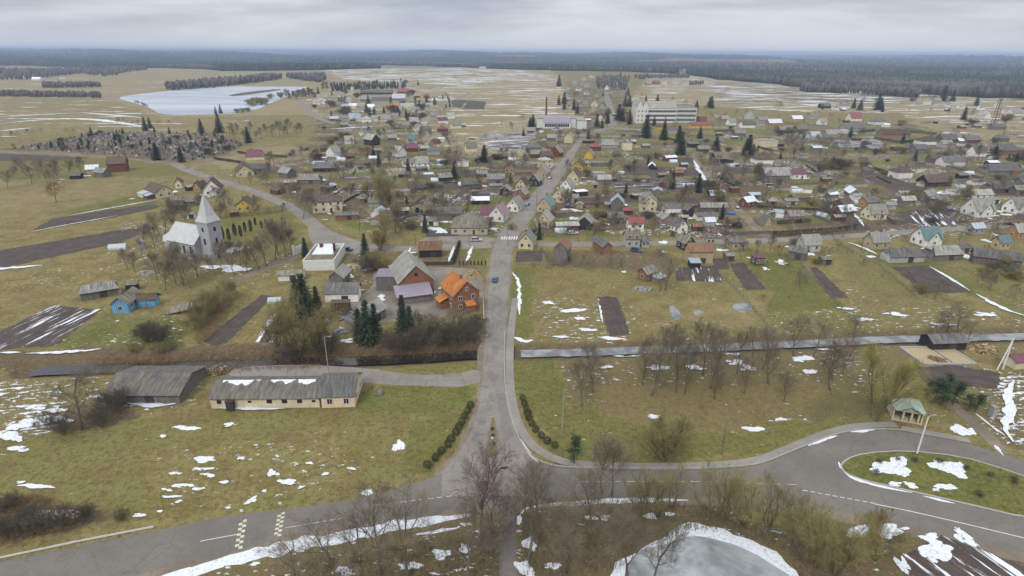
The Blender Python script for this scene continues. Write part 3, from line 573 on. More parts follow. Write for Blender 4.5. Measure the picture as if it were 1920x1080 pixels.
# water
sheet('canal', [ribbon(densify(CANAL, 2.2, .22, False), 3.9)], 'canal_ice', -.55)
sheet('stream', [ribbon(densify(STREAM, 3, .2, False), 4.6)], 'dark_water', -.9)
sheet('lake', [Wc(LAKE, 2)], 'lake_ice', .25)
sheet('reed_island', [Wc([(425, 179), (470, 172), (524, 167), (528, 169), (480, 176), (440, 181)], 1)], 'ground', .5); 
for o in bpy.data.objects:
    if o.name == 'reed_island': paint_ground(o, 0, .9, 0)
POND = [P(*p) for p in [(1168, 1075), (1185, 1042), (1230, 1012), (1290, 998), (1350, 1003), (1410, 1028), (1455, 1055), (1490, 1085), (1500, 1140), (1340, 1230), (1190, 1160)]]
sheet('pond', [smooth(POND, 2, True)], 'pond_ice', .03)
def pond_snow():
    q = densify(smooth(POND, 2, True), .7); c = (sum(p[0] for p in q)/len(q), sum(p[1] for p in q)/len(q)); out = []; inn = []
    for i, p in enumerate(q):
        d = math.dist(p, c); t = i*.16; nz = float(fbm(np.array([t]), np.array([3.]), 9)); n2 = float(fbm(np.array([t*.8]), np.array([8.]), 19))
        th = max(.05, 6.5*(nz-.30)); out.append((c[0]+(p[0]-c[0])*(1+th/d), c[1]+(p[1]-c[1])*(1+th/d))); ti = max(.05, 2.2*(n2-.36)); inn.append((c[0]+(p[0]-c[0])*(1-ti/d), c[1]+(p[1]-c[1])*(1-ti/d)))
    n = len(q); V = [(*p, .06) for p in out]+[(*p, .055) for p in inn]
    T = np.array([(n+i, i, (i+1) % n, n+(i+1) % n) for i in range(n)])
    setting(obj('snow', np_mesh('snow', np.array(V), T[:, ::-1], 'snow')), 'stuff')
pond_snow()
for pts in ([(1252, 572), (1270, 575), (1280, 598), (1262, 600)], [(1368, 570), (1405, 566), (1412, 582), (1385, 588)], [(1296, 582), (1318, 580), (1310, 596)]):
    sheet('puddle', [Wc(pts, 2)], 'canal_ice', .012)
sheet('verge', [ribbon(densify(W([(x, y+5) for x, y in hw_s[1:]]), 2, .25, False), 3.2)], 'dirt_road', .008)
# road markings
mk = []
def dash(a, b, w=.14): mk.append(ribbon([P(*a), P(*b)], w))
dash((375, 1015), (445, 1002)); dash((535, 990), (640, 972), .1)
for i in range(9): dash((700+i*17, 948-i*2.1), (711+i*17, 946.7-i*2.1), .13)
for i in range(14): dash((1085+i*30, 903-i*.05+max(0, i-7)*.9), (1103+i*30, 903+max(0, i-6.5)*.9), .12)
for i in range(10): dash((1505+i*14, 919+i*2.6), (1514+i*14, 920.7+i*2.6), .15)
lp = W([(1640, 945), (1700, 957), (1800, 980), (1925, 1010)]); mk.append(ribbon(lp, .18))
for i in range(7): 
    x0 = 939+i*4.6; mk.append([P(x0, 449), P(x0+2.6, 449), P(x0+4.6, 443.5), P(x0+2.2, 443.5)])
sheet('road_markings', mk, 'paint_white', .029)
hm = []
for (a, b) in (((447, 1030), (456, 975)), ((520, 1006), (528, 961))):
    a, b = P(*a), P(*b); n = 11
    for i in range(n):
        for j in range(2):
            if (i+j) % 2: continue
            L = math.dist(a, b); d = ((b[0]-a[0])/L, (b[1]-a[1])/L); nn = (-d[1], d[0]); s0, s1 = i*L/n, (i+.95)*L/n; u0, u1 = (j-1)*.55, j*.55
            hm.append([(a[0]+d[0]*s+nn[0]*u, a[1]+d[1]*s+nn[1]*u) for s, u in ((s0, u0), (s1, u0), (s1, u1), (s0, u1))])
sheet('crossing_markings', hm, 'paint_yellow', .033)
#PART2
# ------------------------------------------------------------------ trees
def rot_about(d, ax, a): return Matrix.Rotation(a, 3, ax) @ d
def gen_tree(seed, h, style, lod=1.0):
    """bare tree: limbs as tapered tubes, fine twigs as slender three-sided spikes; returns (limb MB, twig verts, twig tris)"""
    r = random.Random(seed); mb = MB(); TV = []; TT = []
    S = dict(linden=dict(stem=1, rad=.0135, first=.22, limbs=12, lang=(.45, .85), llen=.40, subs=7, tw=9, fine=5, upt=.32, tr=.0108),
             oak=dict(stem=1, rad=.016, first=.25, limbs=11, lang=(.7, 1.2), llen=.46, subs=7, tw=8, fine=4, upt=.18, tr=.014),
             poplar=dict(stem=1, rad=.012, first=.2, limbs=16, lang=(.3, .55), llen=.27, subs=5, tw=7, fine=3, upt=.3, tr=.012),
             willow=dict(stem=4, rad=.012, first=.25, limbs=6, lang=(.3, .7), llen=.38, subs=6, tw=8, fine=4, upt=.45, tr=.0065),
             fan=dict(stem=9, rad=.011, first=.18, limbs=5, lang=(.25, .6), llen=.36, subs=6, tw=8, fine=4, upt=.42, tr=.0078),
             great=dict(stem=3, rad=.016, first=.15, limbs=10, lang=(.3, .85), llen=.36, subs=9, tw=10, fine=5, upt=.4, tr=.011),
             birch=dict(stem=1, rad=.012, first=.3, limbs=13, lang=(.5, .8), llen=.27, subs=6, tw=7, fine=3, upt=-.12, tr=.010),
             apple=dict(stem=2, rad=.018, first=.25, limbs=6, lang=(.7, 1.25), llen=.55, subs=5, tw=6, fine=3, upt=.2, tr=.010),
             scrub=dict(stem=14, rad=.008, first=.1, limbs=5, lang=(.3, .8), llen=.45, subs=5, tw=6, fine=2, upt=.2, tr=.0085))[style]
    def spike(p, d, L, rr, bend):
        rr *= lod
        ax = d.cross(Vector((r.uniform(-1, 1), r.uniform(-1, 1), r.uniform(-1, 1))))
        if ax.length < 1e-4: return
        ax.normalize(); b = d.cross(ax); o = len(TV); q = p+d*L*.55; d2 = (d+ax*bend+Vector((0, 0, S['upt']*.5))).normalized(); e = q+d2*L*.45
        for c, k in ((p, rr), (q, rr*.6)):
            for t in range(3):
                a = t*2.0944; w = c+(ax*math.cos(a)+b*math.sin(a))*k; TV.append((w.x, w.y, w.z))
        TV.append((e.x, e.y, e.z))
        for t in range(3):
            u = (t+1) % 3; TT.append((o+t, o+u, o+3+u)); TT.append((o+t, o+3+u, o+3+t)); TT.append((o+3+t, o+3+u, o+6))
    def limb(p, d, L, rr, lev):
        n = 5 if lev < 2 else 4; pts = [p]; dd = d.copy(); seg = L/(n-1)
        for i in range(n-1):
            dd = (dd+Vector((r.gauss(0, .13), r.gauss(0, .13), r.gauss(0, .08)+S['upt']*(.35 if lev else .05)))).normalized(); pts.append(pts[-1]+dd*seg)
        radii = [max(.010, rr*(1-.80*i/(n-1))) for i in range(n)]
        if lev <= 2: mb.tube(pts, radii, (7, 5, 3)[lev], 0, False)
        def at(t):
            x = t*(n-1); i = min(int(x), n-2); return pts[i].lerp(pts[i+1], x-i), (pts[i+1]-pts[i]).normalized(), radii[i]
        if lev == 0:
            k = S['limbs']
            for i in range(k):
                t = S['first']+(.98-S['first'])*(i+r.random()*.8)/k; q, dr, rq = at(t)
                az = i*2.4+r.uniform(-.5, .5); an = r.uniform(*S['lang'])*(1.15-.5*t); per = Vector((math.cos(az), math.sin(az), 0)); per = (per-dr*per.dot(dr)).normalized()
                limb(q, (dr*math.cos(an)+per*math.sin(an)).normalized(), h*S['llen']*(1.12-.72*abs(t-.42)/.6)*r.uniform(.75, 1.1), rq*r.uniform(.45, .6), 1)
        elif lev in (1, 2):
            k = S['subs'] if lev == 1 else S['tw']
            for i in range(k):
                t = .22+.76*(i+r.random())/k; q, dr, rq = at(t); an = r.uniform(.4, .95); per = Vector((r.gauss(0, 1), r.gauss(0, 1), r.gauss(0, 1))); per = (per-dr*per.dot(dr)).normalized()
                limb(q, (dr*math.cos(an)+per*math.sin(an)).normalized(), L*r.uniform(.38, .62)*(1.2-.5*t), rq*.55, lev+1)
        else:
            spike(p, d, L*1.15, S['tr']*1.25, r.uniform(-.3, .3))
            for i in range(S['fine']):
                t = r.uniform(.25, 1); q = p+d*L*t; an = r.uniform(.35, .9); per = Vector((r.gauss(0, 1), r.gauss(0, 1), r.gauss(0, 1))); per = (per-d*per.dot(d)).normalized()
                spike(q, (d*math.cos(an)+per*math.sin(an)).normalized(), L*r.uniform(.55, 1.0), S['tr']*.8, r.uniform(-.4, .4))
    ns = S['stem']
    for i in range(ns):
        az = i*2.4+r.random(); sp = 0 if ns == 1 else r.uniform(.15, .5 if style != 'scrub' else .9)
        d = Vector((math.cos(az)*sp, math.sin(az)*sp, 1)).normalized(); b = Vector((math.cos(az)*.03*h*(ns > 1), math.sin(az)*.03*h*(ns > 1), -.15))
        limb(b, d, h*(.80 if ns == 1 else r.uniform(.55, .78)), h*S['rad']*(1 if ns < 4 else r.uniform(.7, 1.1)), 0)
    if ns == 1: mb.tube([(0, 0, -.15), (0, 0, .25), (0, 0, h*.05)], [h*S['rad']*1.6, h*S['rad']*1.2, h*S['rad']], 7, 0, False)
    return mb, TV, TT
def gen_conifer(seed, h, style):
    r = random.Random(seed); mb = MB(); V = []; T = []
    def leaf(c, d, L, w):
        a = d.cross(Vector((r.gauss(0, .4), r.gauss(0, .4), 1)))
        if a.length < 1e-4: return
        a.normalize(); o = len(V); V.extend([tuple(c-a*w), tuple(c+a*w), tuple(c+d*L)]); T.append((o, o+1, o+2))
    if style == 'spruce':
        mb.tube([(0, 0, -.1), (0, 0, h*.5), (0, 0, h*.99)], [h*.016, h*.010, .02], 6)
        z = h*.05; 
        while z < h*.985:
            t = z/h; rad_ = h*.21*(1-t)**.85*(.75+.25*min(1, t*8))+.08; nb = 9 if t < .7 else 6
            for b in range(nb):
                az = 2*PI*(b+r.random()*.7)/nb+z*3; L = rad_*r.uniform(.75, 1.15); drop = -.42+.75*t; d = Vector((math.cos(az), math.sin(az), drop)).normalized(); p = Vector((0, 0, z))
                n = max(3, int(L/(h*.022)))
                for i in range(n):
                    s = (i+.7)/n; c = p+d*L*s+Vector((0, 0, .12*L*s*s)); wd = h*.022*(1.25-.6*s)
                    for k in range(4):
                        dd = (d*.8+Vector((r.gauss(0, .55), r.gauss(0, .55), r.gauss(-.25, .3)))).normalized(); leaf(c, dd, h*.045*r.uniform(.7, 1.2), wd*.55)
            z += h*.036*r.uniform(.85, 1.15)
    elif style == 'pine':
        lean = r.uniform(-.04, .04); tops = Vector((lean*h, 0, h*.93)); mb.tube([(0, 0, -.1), (lean*h*.4, 0, h*.5), tuple(tops)], [h*.022, h*.015, .04], 6)
        for i in range(26):
            t = r.uniform(.22, 1.0); az = i*2.4; L = h*.25*(1.1-t*.72)*r.uniform(.5, 1.1); p = Vector((lean*h*t, 0, h*t*.93)); e = p+Vector((math.cos(az)*L, math.sin(az)*L, L*r.uniform(.1, .5)))
            mb.tube([p, e], [.05, .02], 3, 0, False)
            for k in range(70):
                c = p.lerp(e, r.uniform(.3, 1.05))+Vector((r.gauss(0, 1), r.gauss(0, 1), r.gauss(0, .6)))*h*.040; leaf(c, Vector((r.gauss(0, 1), r.gauss(0, 1), r.gauss(.5, .7))).normalized(), h*.032, h*.009)
    elif style == 'thuja':
        mb.tube([(0, 0, -.1), (0, 0, h*.9)], [.08, .03], 5)
        for i in range(620):
            t = r.random()**.9; az = r.random()*2*PI; q = h*.135*(math.sin(PI*min(1, t*.86+.14))**.6)*r.uniform(.7, 1.05); c = Vector((math.cos(az)*q, math.sin(az)*q, h*t*.95+.02)); leaf(c, Vector((math.cos(az)*.35, math.sin(az)*.35, 1)).normalized(), h*.085, h*.017)
    elif style == 'ball':
        mb.tube([(0, 0, -.05), (0, 0, h*.5)], [.05, .03], 5)
        for i in range(520):
            u = r.uniform(-.75, 1); az = r.random()*2*PI; s = math.sqrt(1-u*u); d = Vector((math.cos(az)*s, math.sin(az)*s, u)); q = h*.52*r.uniform(.72, 1.03)
            c = d*q+Vector((0, 0, h*.47)); leaf(c, (d+Vector((r.gauss(0, .6), r.gauss(0, .6), r.gauss(0, .6)))).normalized(), h*.13, h*.04)
    return mb, V, T
TREES = {}
def tree_kind(key, n, gen, h, style, bark, leaf):
    out = []
    if gen is gen_tree:
        far = []
        for i in range(2 if n > 1 else 1):
            mb, V, T = gen(hash_(key)+i*31+7, h, style, .9 if key in ('bigpop', 'greatwillow') else 1.6); far.append((mb.mesh('trunk', bark), np_mesh('crown', np.array(V), np.array(T), leaf)))
        TREES[key+'@'] = (h, far)
    for i in range(n):
        mb, V, T = gen(hash_(key)+i*31, h, style); out.append((mb.mesh('trunk', bark), np_mesh('crown', np.array(V), np.array(T), leaf)))
    TREES[key] = (h, out)
def hash_(s): return sum((i+1)*ord(c) for i, c in enumerate(s))
for a in (('linden', 5, gen_tree, 13, 'linden', 'bark', 'twig_grey'), ('oak', 3, gen_tree, 14, 'oak', 'bark', 'twig_grey'), ('redtree', 2, gen_tree, 13, 'oak', 'bark', 'twig_brown'), ('poplar', 2, gen_tree, 18, 'poplar', 'bark', 'twig_olive'),
          ('willow', 4, gen_tree, 10, 'willow', 'bark_olive', 'twig_olive'), ('goldwillow', 1, gen_tree, 10, 'oak', 'bark_olive', 'twig_gold'), ('greatwillow', 1, gen_tree, 16, 'great', 'bark_olive', 'twig_yellow'), ('bigpop', 2, gen_tree, 16, 'great', 'bark', 'twig_olive'), ('fan', 2, gen_tree, 7, 'fan', 'bark_olive', 'twig_olive'),
          ('birch', 2, gen_tree, 14, 'birch', 'bark_birch', 'twig_brown'), ('apple', 3, gen_tree, 5, 'apple', 'bark', 'twig_grey'), ('scrub', 3, gen_tree, 4, 'scrub', 'bark_olive', 'twig_dark'), ('oscrub', 2, gen_tree, 4, 'scrub', 'bark_olive', 'twig_olive'),
          ('spruce', 3, gen_conifer, 12, 'spruce', 'bark', 'needles'), ('pine', 2, gen_conifer, 10, 'pine', 'bark', 'needles_pine'), ('thuja', 2, gen_conifer, 4, 'thuja', 'bark', 'thuja'), ('box', 2, gen_conifer, 1.2, 'ball', 'bark', 'box_leaf')):
    tree_kind(*a)
TNAME = dict(linden=('bare_tree', 'bare grey-brown tree', 'bare tree'), oak=('bare_tree', 'broad bare tree with spreading limbs', 'bare tree'), redtree=('bare_tree', 'bare tree with dense reddish-brown twigs', 'bare tree'), poplar=('poplar_tree', 'tall slender bare poplar', 'poplar'),
             bigpop=('poplar_tree', 'tall spreading bare poplar', 'poplar'), willow=('willow_tree', 'bare willow with olive twigs', 'willow'), goldwillow=('willow_tree', 'round golden-twigged willow', 'willow'), greatwillow=('willow_tree', 'huge yellowish bare willow', 'willow'), fan=('willow_bush', 'fan-shaped many-stemmed bare willow', 'willow'),
             birch=('birch_tree', 'bare birch with pale trunk', 'birch'), apple=('fruit_tree', 'small bare fruit tree', 'fruit tree'), scrub=('bush', 'dark leafless bush', 'bush'), oscrub=('bush', 'olive-brown leafless bush', 'bush'),
             spruce=('spruce_tree', 'dark green spruce', 'spruce'), pine=('pine_tree', 'bushy green pine', 'pine'), thuja=('thuja_tree', 'dark columnar thuja', 'thuja'), box=('clipped_bush', 'round clipped green bush', 'clipped bush'))
NT_ = [0]
def tree(key, x, y, hpx=None, hm=None, group=None, look=None, lm=None, p=None, wide=1.0, label=None):
    """a tree whose foot is at photo pixel x, y and whose height is hpx photo pixels (or hm metres)"""
    p = P(x, y) if p is None else p; z = tz1(*p)
    if hm is None:
        d = math.hypot(*p); cosd = d/math.hypot(d, H); hm = hpx*mpp(p)/cosd
        if d < 140: hm *= 1+hm/H*.45*(-1)+.10
    h0, vs = TREES[key+'@' if key+'@' in TREES and math.hypot(*p) > 185 else key]; NT_[0] += 1; tr, cr = vs[NT_[0] % len(vs)]; s = hm/h0; nm, lk, cat = TNAME[key]
    o = thing(nm, p, R.uniform(0, 6.28), look or lk, cat, group or cat.replace('bush', 'bushe').replace('birch', 'birche').replace('thuja', 'thuja')+'s in the village', label, (s*wide*R.uniform(.88, 1.14), s*wide*R.uniform(.88, 1.14), s), z)
    if 'tree' in nm and cat not in ('spruce', 'thuja'): o.rotation_euler[0] = R.gauss(0, .035); o.rotation_euler[1] = R.gauss(0, .035)
    if lm: RECS[-1] = (o, look or lk, lm)
    obj('trunk', tr, o); obj('crown', cr, o)
    return o
def trees(key, pts, **kw):
    for a in pts: tree(key, *a, **kw)
g1 = 'bare trees beside the highway'
for a in ((902, 1012, 142), (925, 1040, 120)): tree('redtree', *a, group=g1)
for a in ((990, 1050, 150), (1012, 985, 105), (1105, 1010, 140), (1128, 925, 100), (1147, 930, 100), (1060, 1080, 130), (1175, 1080, 130), (1225, 1090, 110)): tree('linden', *a, group=g1)
for a in ((715, 1075, 138), (630, 1092, 120), (765, 1088, 130), (555, 1090, 90), (880, 1098, 130), (685, 1110, 120)): tree('oak', *a, group=g1)
tree('pine', 1076, 868, 52, label='small dark evergreen tree among the bare trees at the junction')
g2 = 'willows between the highway and the pond'
for a in ((1215, 960, 85), (1232, 968, 85), (1262, 950, 75), (1333, 970, 90), (1354, 975, 95), (1368, 975, 80), (1440, 985, 92), (1488, 1000, 80), (1200, 975, 70)): tree('willow', *a, group=g2)
for a in ((1392, 978, 108), (1535, 1062, 125), (1510, 1050, 100)): tree('willow', *a, group=g2, wide=1.15)
tree('fan', 1640, 1022, 68, group=g2); tree('fan', 1568, 1075, 100, group=g2); tree('fan', 1640, 1050, 60, group=g2)
tree('fan', 1245, 860, 78, label='fan-shaped many-stemmed bare willow on the grass above the pavement', wide=1.6)
tree('greatwillow', 1640, 788, 158, label='huge yellowish bare willow beside the bus shelter', wide=.85)
g3 = 'bare trees in the park by the canal'
for a in ((1090, 762, 85), (1108, 718, 75), (1204, 722, 70), (1222, 742, 95), (1253, 682, 78), (1284, 738, 95), (1318, 702, 100), (1332, 728, 95), (1345, 692, 85), (1440, 720, 108), (1410, 672, 70), (1488, 668, 82), (1525, 667, 78), (1556, 732, 92), (1470, 752, 62), (1580, 702, 70), (1430, 692, 80), (1270, 700, 80), (1208, 700, 65), (1236, 705, 95), (1382, 700, 90), (1560, 712, 85), (1112, 735, 70), (1340, 748, 70), (1268, 735, 88), (1395, 738, 80)): tree('linden', *a, group=g3)
for a in ((1772, 637, 72), (1792, 636, 78), (1750, 640, 55), (1815, 640, 50)): tree('oak', *a, group='bare trees behind the black hut')
tree('oak', 155, 806, 108, label='wide bare tree beside the long weathered barn', wide=1.15)
for a in ((40, 1000, 42), (10, 1005, 36), (75, 995, 40), (120, 985, 36), (160, 978, 32), (20, 960, 36), (190, 800, 40), (120, 815, 36), (215, 770, 45), (90, 800, 30), (55, 975, 30), (230, 975, 22)): tree('scrub', *a, group='scrub at the edge of the meadow')
for a in ((285, 642, 46), (275, 640, 40), (300, 640, 38)): tree('scrub', *a, group='bushes below the blue house')
for a in ((390, 592, 55), (375, 605, 40), (410, 580, 50), (430, 560, 40), (370, 620, 35), (250, 660, 20), (300, 662, 25), (325, 655, 20)): tree('oscrub', *a, group='bushes below the dirt track')
tree('spruce', 575, 612, 98, label='tall spruce rising behind the large olive bush', wide=1.3); tree('spruce', 560, 590, 70, wide=1.2); tree('spruce', 598, 602, 65)
tree('fan', 558, 655, 110, label='large olive leafless bush in front of the tall spruce', wide=1.3); tree('fan', 520, 650, 60); tree('fan', 590, 655, 80, wide=1.2); tree('scrub', 545, 668, 50); tree('scrub', 610, 660, 50)
for a in ((690, 645, 82), (705, 640, 70), (675, 640, 62), (757, 632, 78), (770, 636, 62)): tree('spruce', *a, wide=1.1, group='spruces by the stream')
for a in ((800, 635, 50), (832, 648, 44), (862, 640, 50), (885, 640, 44), (780, 650, 40), (735, 652, 36), (760, 655, 40), (895, 620, 36)): tree('scrub', *a, group='thicket along the stream')
for a in ((845, 630, 58), (872, 622, 44), (812, 642, 54), (785, 622, 44)): tree('linden', *a, group='thicket along the stream')
tree('spruce', 573, 481, 36, label='dark spruce at the corner of the roofless white building', wide=1.25); tree('spruce', 685, 481, 44, label='lone dark spruce beside the grey plaza', wide=1.25); tree('spruce', 1011, 449, 30, label='dark spruce beside the pale yellow corner house', wide=1.1)
tree('bigpop', 716, 390, 74); tree('bigpop', 700, 385, 58); tree('bigpop', 730, 382, 55); tree('bigpop', 718, 452, 74, wide=.9); tree('fan', 712, 470, 45); tree('linden', 745, 420, 40)
g4 = 'bare trees around the church'
for a in ((345, 535, 78), (330, 530, 70), (310, 545, 60), (370, 520, 55), (358, 540, 60), (295, 525, 55), (240, 505, 40), (254, 510, 40), (415, 500, 50), (436, 500, 52), (270, 462, 44), (290, 465, 48), (310, 438, 50), (325, 432, 52), (348, 425, 45), (322, 412, 42), (300, 440, 46), (378, 400, 40), (412, 420, 45), (335, 500, 50), (350, 480, 40), (265, 480, 35)): tree('linden', *a, group=g4)
g5 = 'bare trees along the dirt track'
for a in ((500, 498, 65), (516, 486, 75), (536, 482, 72), (522, 478, 70), (486, 505, 60), (463, 510, 52), (440, 516, 50), (452, 498, 48), (405, 516, 45), (548, 475, 50)): tree('linden', *a, group=g5)
g6 = 'thujas in the churchyard'
for a in ((418, 448, 24), (430, 450, 22), (441, 441, 22), (452, 443, 21), (460, 434, 18), (471, 434, 22), (479, 422, 15), (491, 428, 14), (498, 421, 11), (528, 455, 13), (529, 417, 10)): tree('thuja', *a, group=g6)
for i in range(8): tree('thuja', 862+i*6.9, 497, 9, group='thujas along the front hedge')
tree('thuja', 1650, 412, 17, group='thujas by the houses'); tree('thuja', 1413, 282, 12); tree('thuja', 1420, 283, 11); tree('thuja', 1488, 290, 12)
tree('goldwillow', 106, 380, 42, label='round golden-twigged willow standing alone in the left fields')
for a in ((96, 348, 35), (60, 345, 40), (15, 355, 38), (85, 336, 40), (100, 335, 38), (75, 333, 36), (130, 330, 32), (152, 325, 32), (50, 330, 40), (110, 338, 30), (25, 338, 30)): tree('linden', *a, group='bare trees beyond the left fields')
for a in ((28, 268, 24), (38, 268, 24), (55, 262, 22), (70, 262, 20), (80, 260, 20), (128, 258, 20), (140, 258, 18), (222, 243, 24), (236, 240, 20), (250, 240, 16), (262, 240, 16), (300, 242, 18), (320, 242, 18), (348, 246, 18), (5, 272, 22)): tree('linden', *a, group='bare trees around the cemetery')
for a in ((273, 245, 26), (282, 240, 20), (172, 254, 16), (295, 300, 32), (341, 304, 28), (412, 249, 34), (466, 268, 30), (318, 250, 12), (290, 248, 10), (378, 249, 26), (405, 214, 14), (414, 213, 17), (216, 262, 14), (225, 268, 12), (205, 276, 10), (112, 274, 14), (97, 276, 12), (148, 280, 12)): tree('spruce', *a, group='evergreens in the cemetery', wide=1.4)
for a in ((430, 255, 26), (445, 252, 22), (500, 255, 24), (512, 258, 26), (525, 254, 30), (540, 252, 30), (555, 256, 28), (490, 258, 20), (532, 258, 24), (470, 250, 22), (480, 262, 18), (505, 310, 26), (515, 312, 30), (505, 325, 24), (549, 295, 16), (440, 262, 22), (455, 262, 20), (565, 250, 20)): tree('linden', *a, group='bare trees between the cemetery and the lake')
for a in ((470, 198, 14), (480, 196, 16), (490, 197, 16), (497, 195, 14), (475, 200, 10), (508, 186, 12), (526, 184, 13), (444, 212, 10), (455, 211, 10), (465, 210, 10)): tree('oscrub', *a, group='bushes on the lake shore', wide=1.2)
for i in range(16): tree('pine', 538+i*3.6+R.uniform(-1, 1), 188-R.uniform(0, 5)+(-i*.15), 14+R.uniform(-3, 5), group='pines by the lake', wide=1.2)
for i in range(18): tree('pine', 603+i*6+R.uniform(-2, 2), 171-R.uniform(0, 5), 13+R.uniform(-3, 4), group='pines beyond the far houses', wide=1.2)
# thinly spread village trees: spruces, then bare garden trees
for a in ((1211, 258, 42), (1244, 262, 30), (1276, 290, 42), (1272, 268, 32), (1312, 260, 22), (1342, 282, 26), (1402, 293, 40), (1398, 290, 30), (1180, 228, 22), (1160, 226, 30), (1226, 236, 18), (1283, 228, 16), (1295, 227, 16), (1210, 198, 18), (1232, 198, 20), (1180, 200, 20), (1330, 200, 18), (1333, 203, 22), (1306, 202, 14), (908, 304, 32), (1048, 162, 20), (1058, 195, 22), (999, 237, 22), (994, 238, 18), (800, 192, 14), (815, 196, 14), (786, 200, 12), (840, 186, 8), (1645, 206, 28), (1650, 206, 22), (1768, 190, 28), (1785, 190, 20), (1830, 198, 20), (1806, 225, 24), (1865, 290, 20), (1542, 205, 10), (1600, 203, 18), (1612, 207, 20), (745, 215, 16), (720, 212, 12), (768, 225, 14), (1692, 268, 18), (1463, 298, 12), (1915, 300, 20), (1905, 303, 18), (1890, 300, 12)): tree('spruce', *a, group='spruces among the houses', wide=1.6)
BT = ((1720, 420, 30), (1290, 380, 35), (1345, 345, 50), (1352, 352, 45), (1335, 335, 40), (1360, 362, 35), (1350, 320, 40), (1318, 318, 30), (1247, 545, 70), (1190, 440, 25), (1855, 452, 38), (1870, 455, 40), (1500, 545, 40), (1445, 470, 30), (1495, 300, 40), (1488, 298, 45), (1475, 285, 36), (1505, 280, 30), (1310, 225, 24), (1320, 224, 26), (1335, 228, 20), (1380, 225, 20), (1395, 220, 18), (1455, 215, 22), (1465, 212, 22), (1612, 300, 34), (1617, 325, 22), (1548, 290, 36), (1535, 280, 30), (1640, 205, 22), (1595, 205, 20), (1740, 195, 20), (1730, 195, 18), (1618, 200, 20), (1260, 195, 16), (1285, 205, 20), (1160, 190, 24), (1150, 185, 24), (1130, 180, 24), (1120, 165, 24), (1128, 160, 26), (1135, 170, 24), (1175, 190, 20), (1190, 165, 12), (1240, 170, 12), (1100, 170, 14), (1085, 175, 14), (1070, 180, 14), (1095, 190, 14), (1110, 195, 14), (1075, 200, 14), (1090, 205, 14), (1060, 215, 16), (1105, 185, 16), (860, 300, 34), (845, 282, 36), (838, 300, 26), (790, 270, 28), (768, 255, 22), (790, 262, 26), (740, 250, 20), (720, 258, 18), (690, 255, 20), (945, 325, 30), (965, 310, 30), (980, 320, 34), (990, 312, 30), (950, 300, 24), (995, 300, 26), (920, 315, 24), (875, 335, 24), (1110, 268, 30), (1098, 262, 24), (1120, 275, 26), (1085, 262, 20), (640, 335, 30), (560, 375, 34), (548, 372, 30), (530, 370, 26), (500, 350, 34), (492, 345, 28), (470, 345, 24), (575, 395, 52), (568, 410, 50), (582, 402, 46), (650, 330, 24), (700, 320, 26), (660, 325, 20), (985, 235, 24), (975, 238, 22), (962, 245, 18), (1750, 560, 40), (1595, 640, 60), (1360, 470, 26), (1420, 470, 24), (1900, 560, 30), (1840, 540, 32), (1855, 545, 34), (1480, 470, 25), (1238, 545, 45), (530, 400, 22), (485, 400, 36), (440, 395, 36), (405, 385, 36), (425, 390, 40), (1775, 305, 30), (1790, 300, 28), (1800, 306, 26), (1740, 300, 24))
for i, a in enumerate(BT): tree(('linden', 'linden', 'birch', 'oak')[i % 4] if a[2] > 28 else 'linden', *a, group='bare trees among the gardens')
BS = ((1560, 315, 24), (1548, 318, 22), (1575, 318, 22), (1590, 312, 16), (1535, 322, 18), (1705, 375, 20), (1718, 372, 18), (1808, 372, 22), (1770, 300, 18), (1690, 288, 16), (1640, 290, 14), (1655, 288, 14), (1340, 372, 26), (1352, 378, 24), (1330, 358, 24), (700, 500, 34), (690, 508, 30), (715, 505, 28), (1100, 330, 14), (960, 430, 14), (1000, 440, 14), (850, 335, 14), (930, 300, 14), (760, 395, 14), (1490, 460, 16), (1880, 500, 26), (1860, 510, 24), (1845, 520, 22), (1895, 520, 20), (1905, 525, 20), (1790, 480, 18), (1530, 495, 12), (1900, 395, 18), (1725, 550, 22), (1340, 300, 16), (620, 270, 14), (650, 262, 16), (640, 258, 14), (630, 266, 12), (655, 314, 14), (690, 315, 12), (1270, 395, 16), (1180, 320, 14), (1215, 300, 14), (1230, 298, 14), (1245, 300, 12), (600, 300, 14), (590, 300, 16), (1460, 255, 14), (1480, 250, 14), (1500, 255, 12), (1690, 235, 12), (1820, 235, 14), (1890, 225, 14), (1885, 230, 12), (30, 182, 8))
for i, a in enumerate(BS): tree(('scrub', 'oscrub')[i % 2], *a, group='bushes among the gardens', wide=1.25)
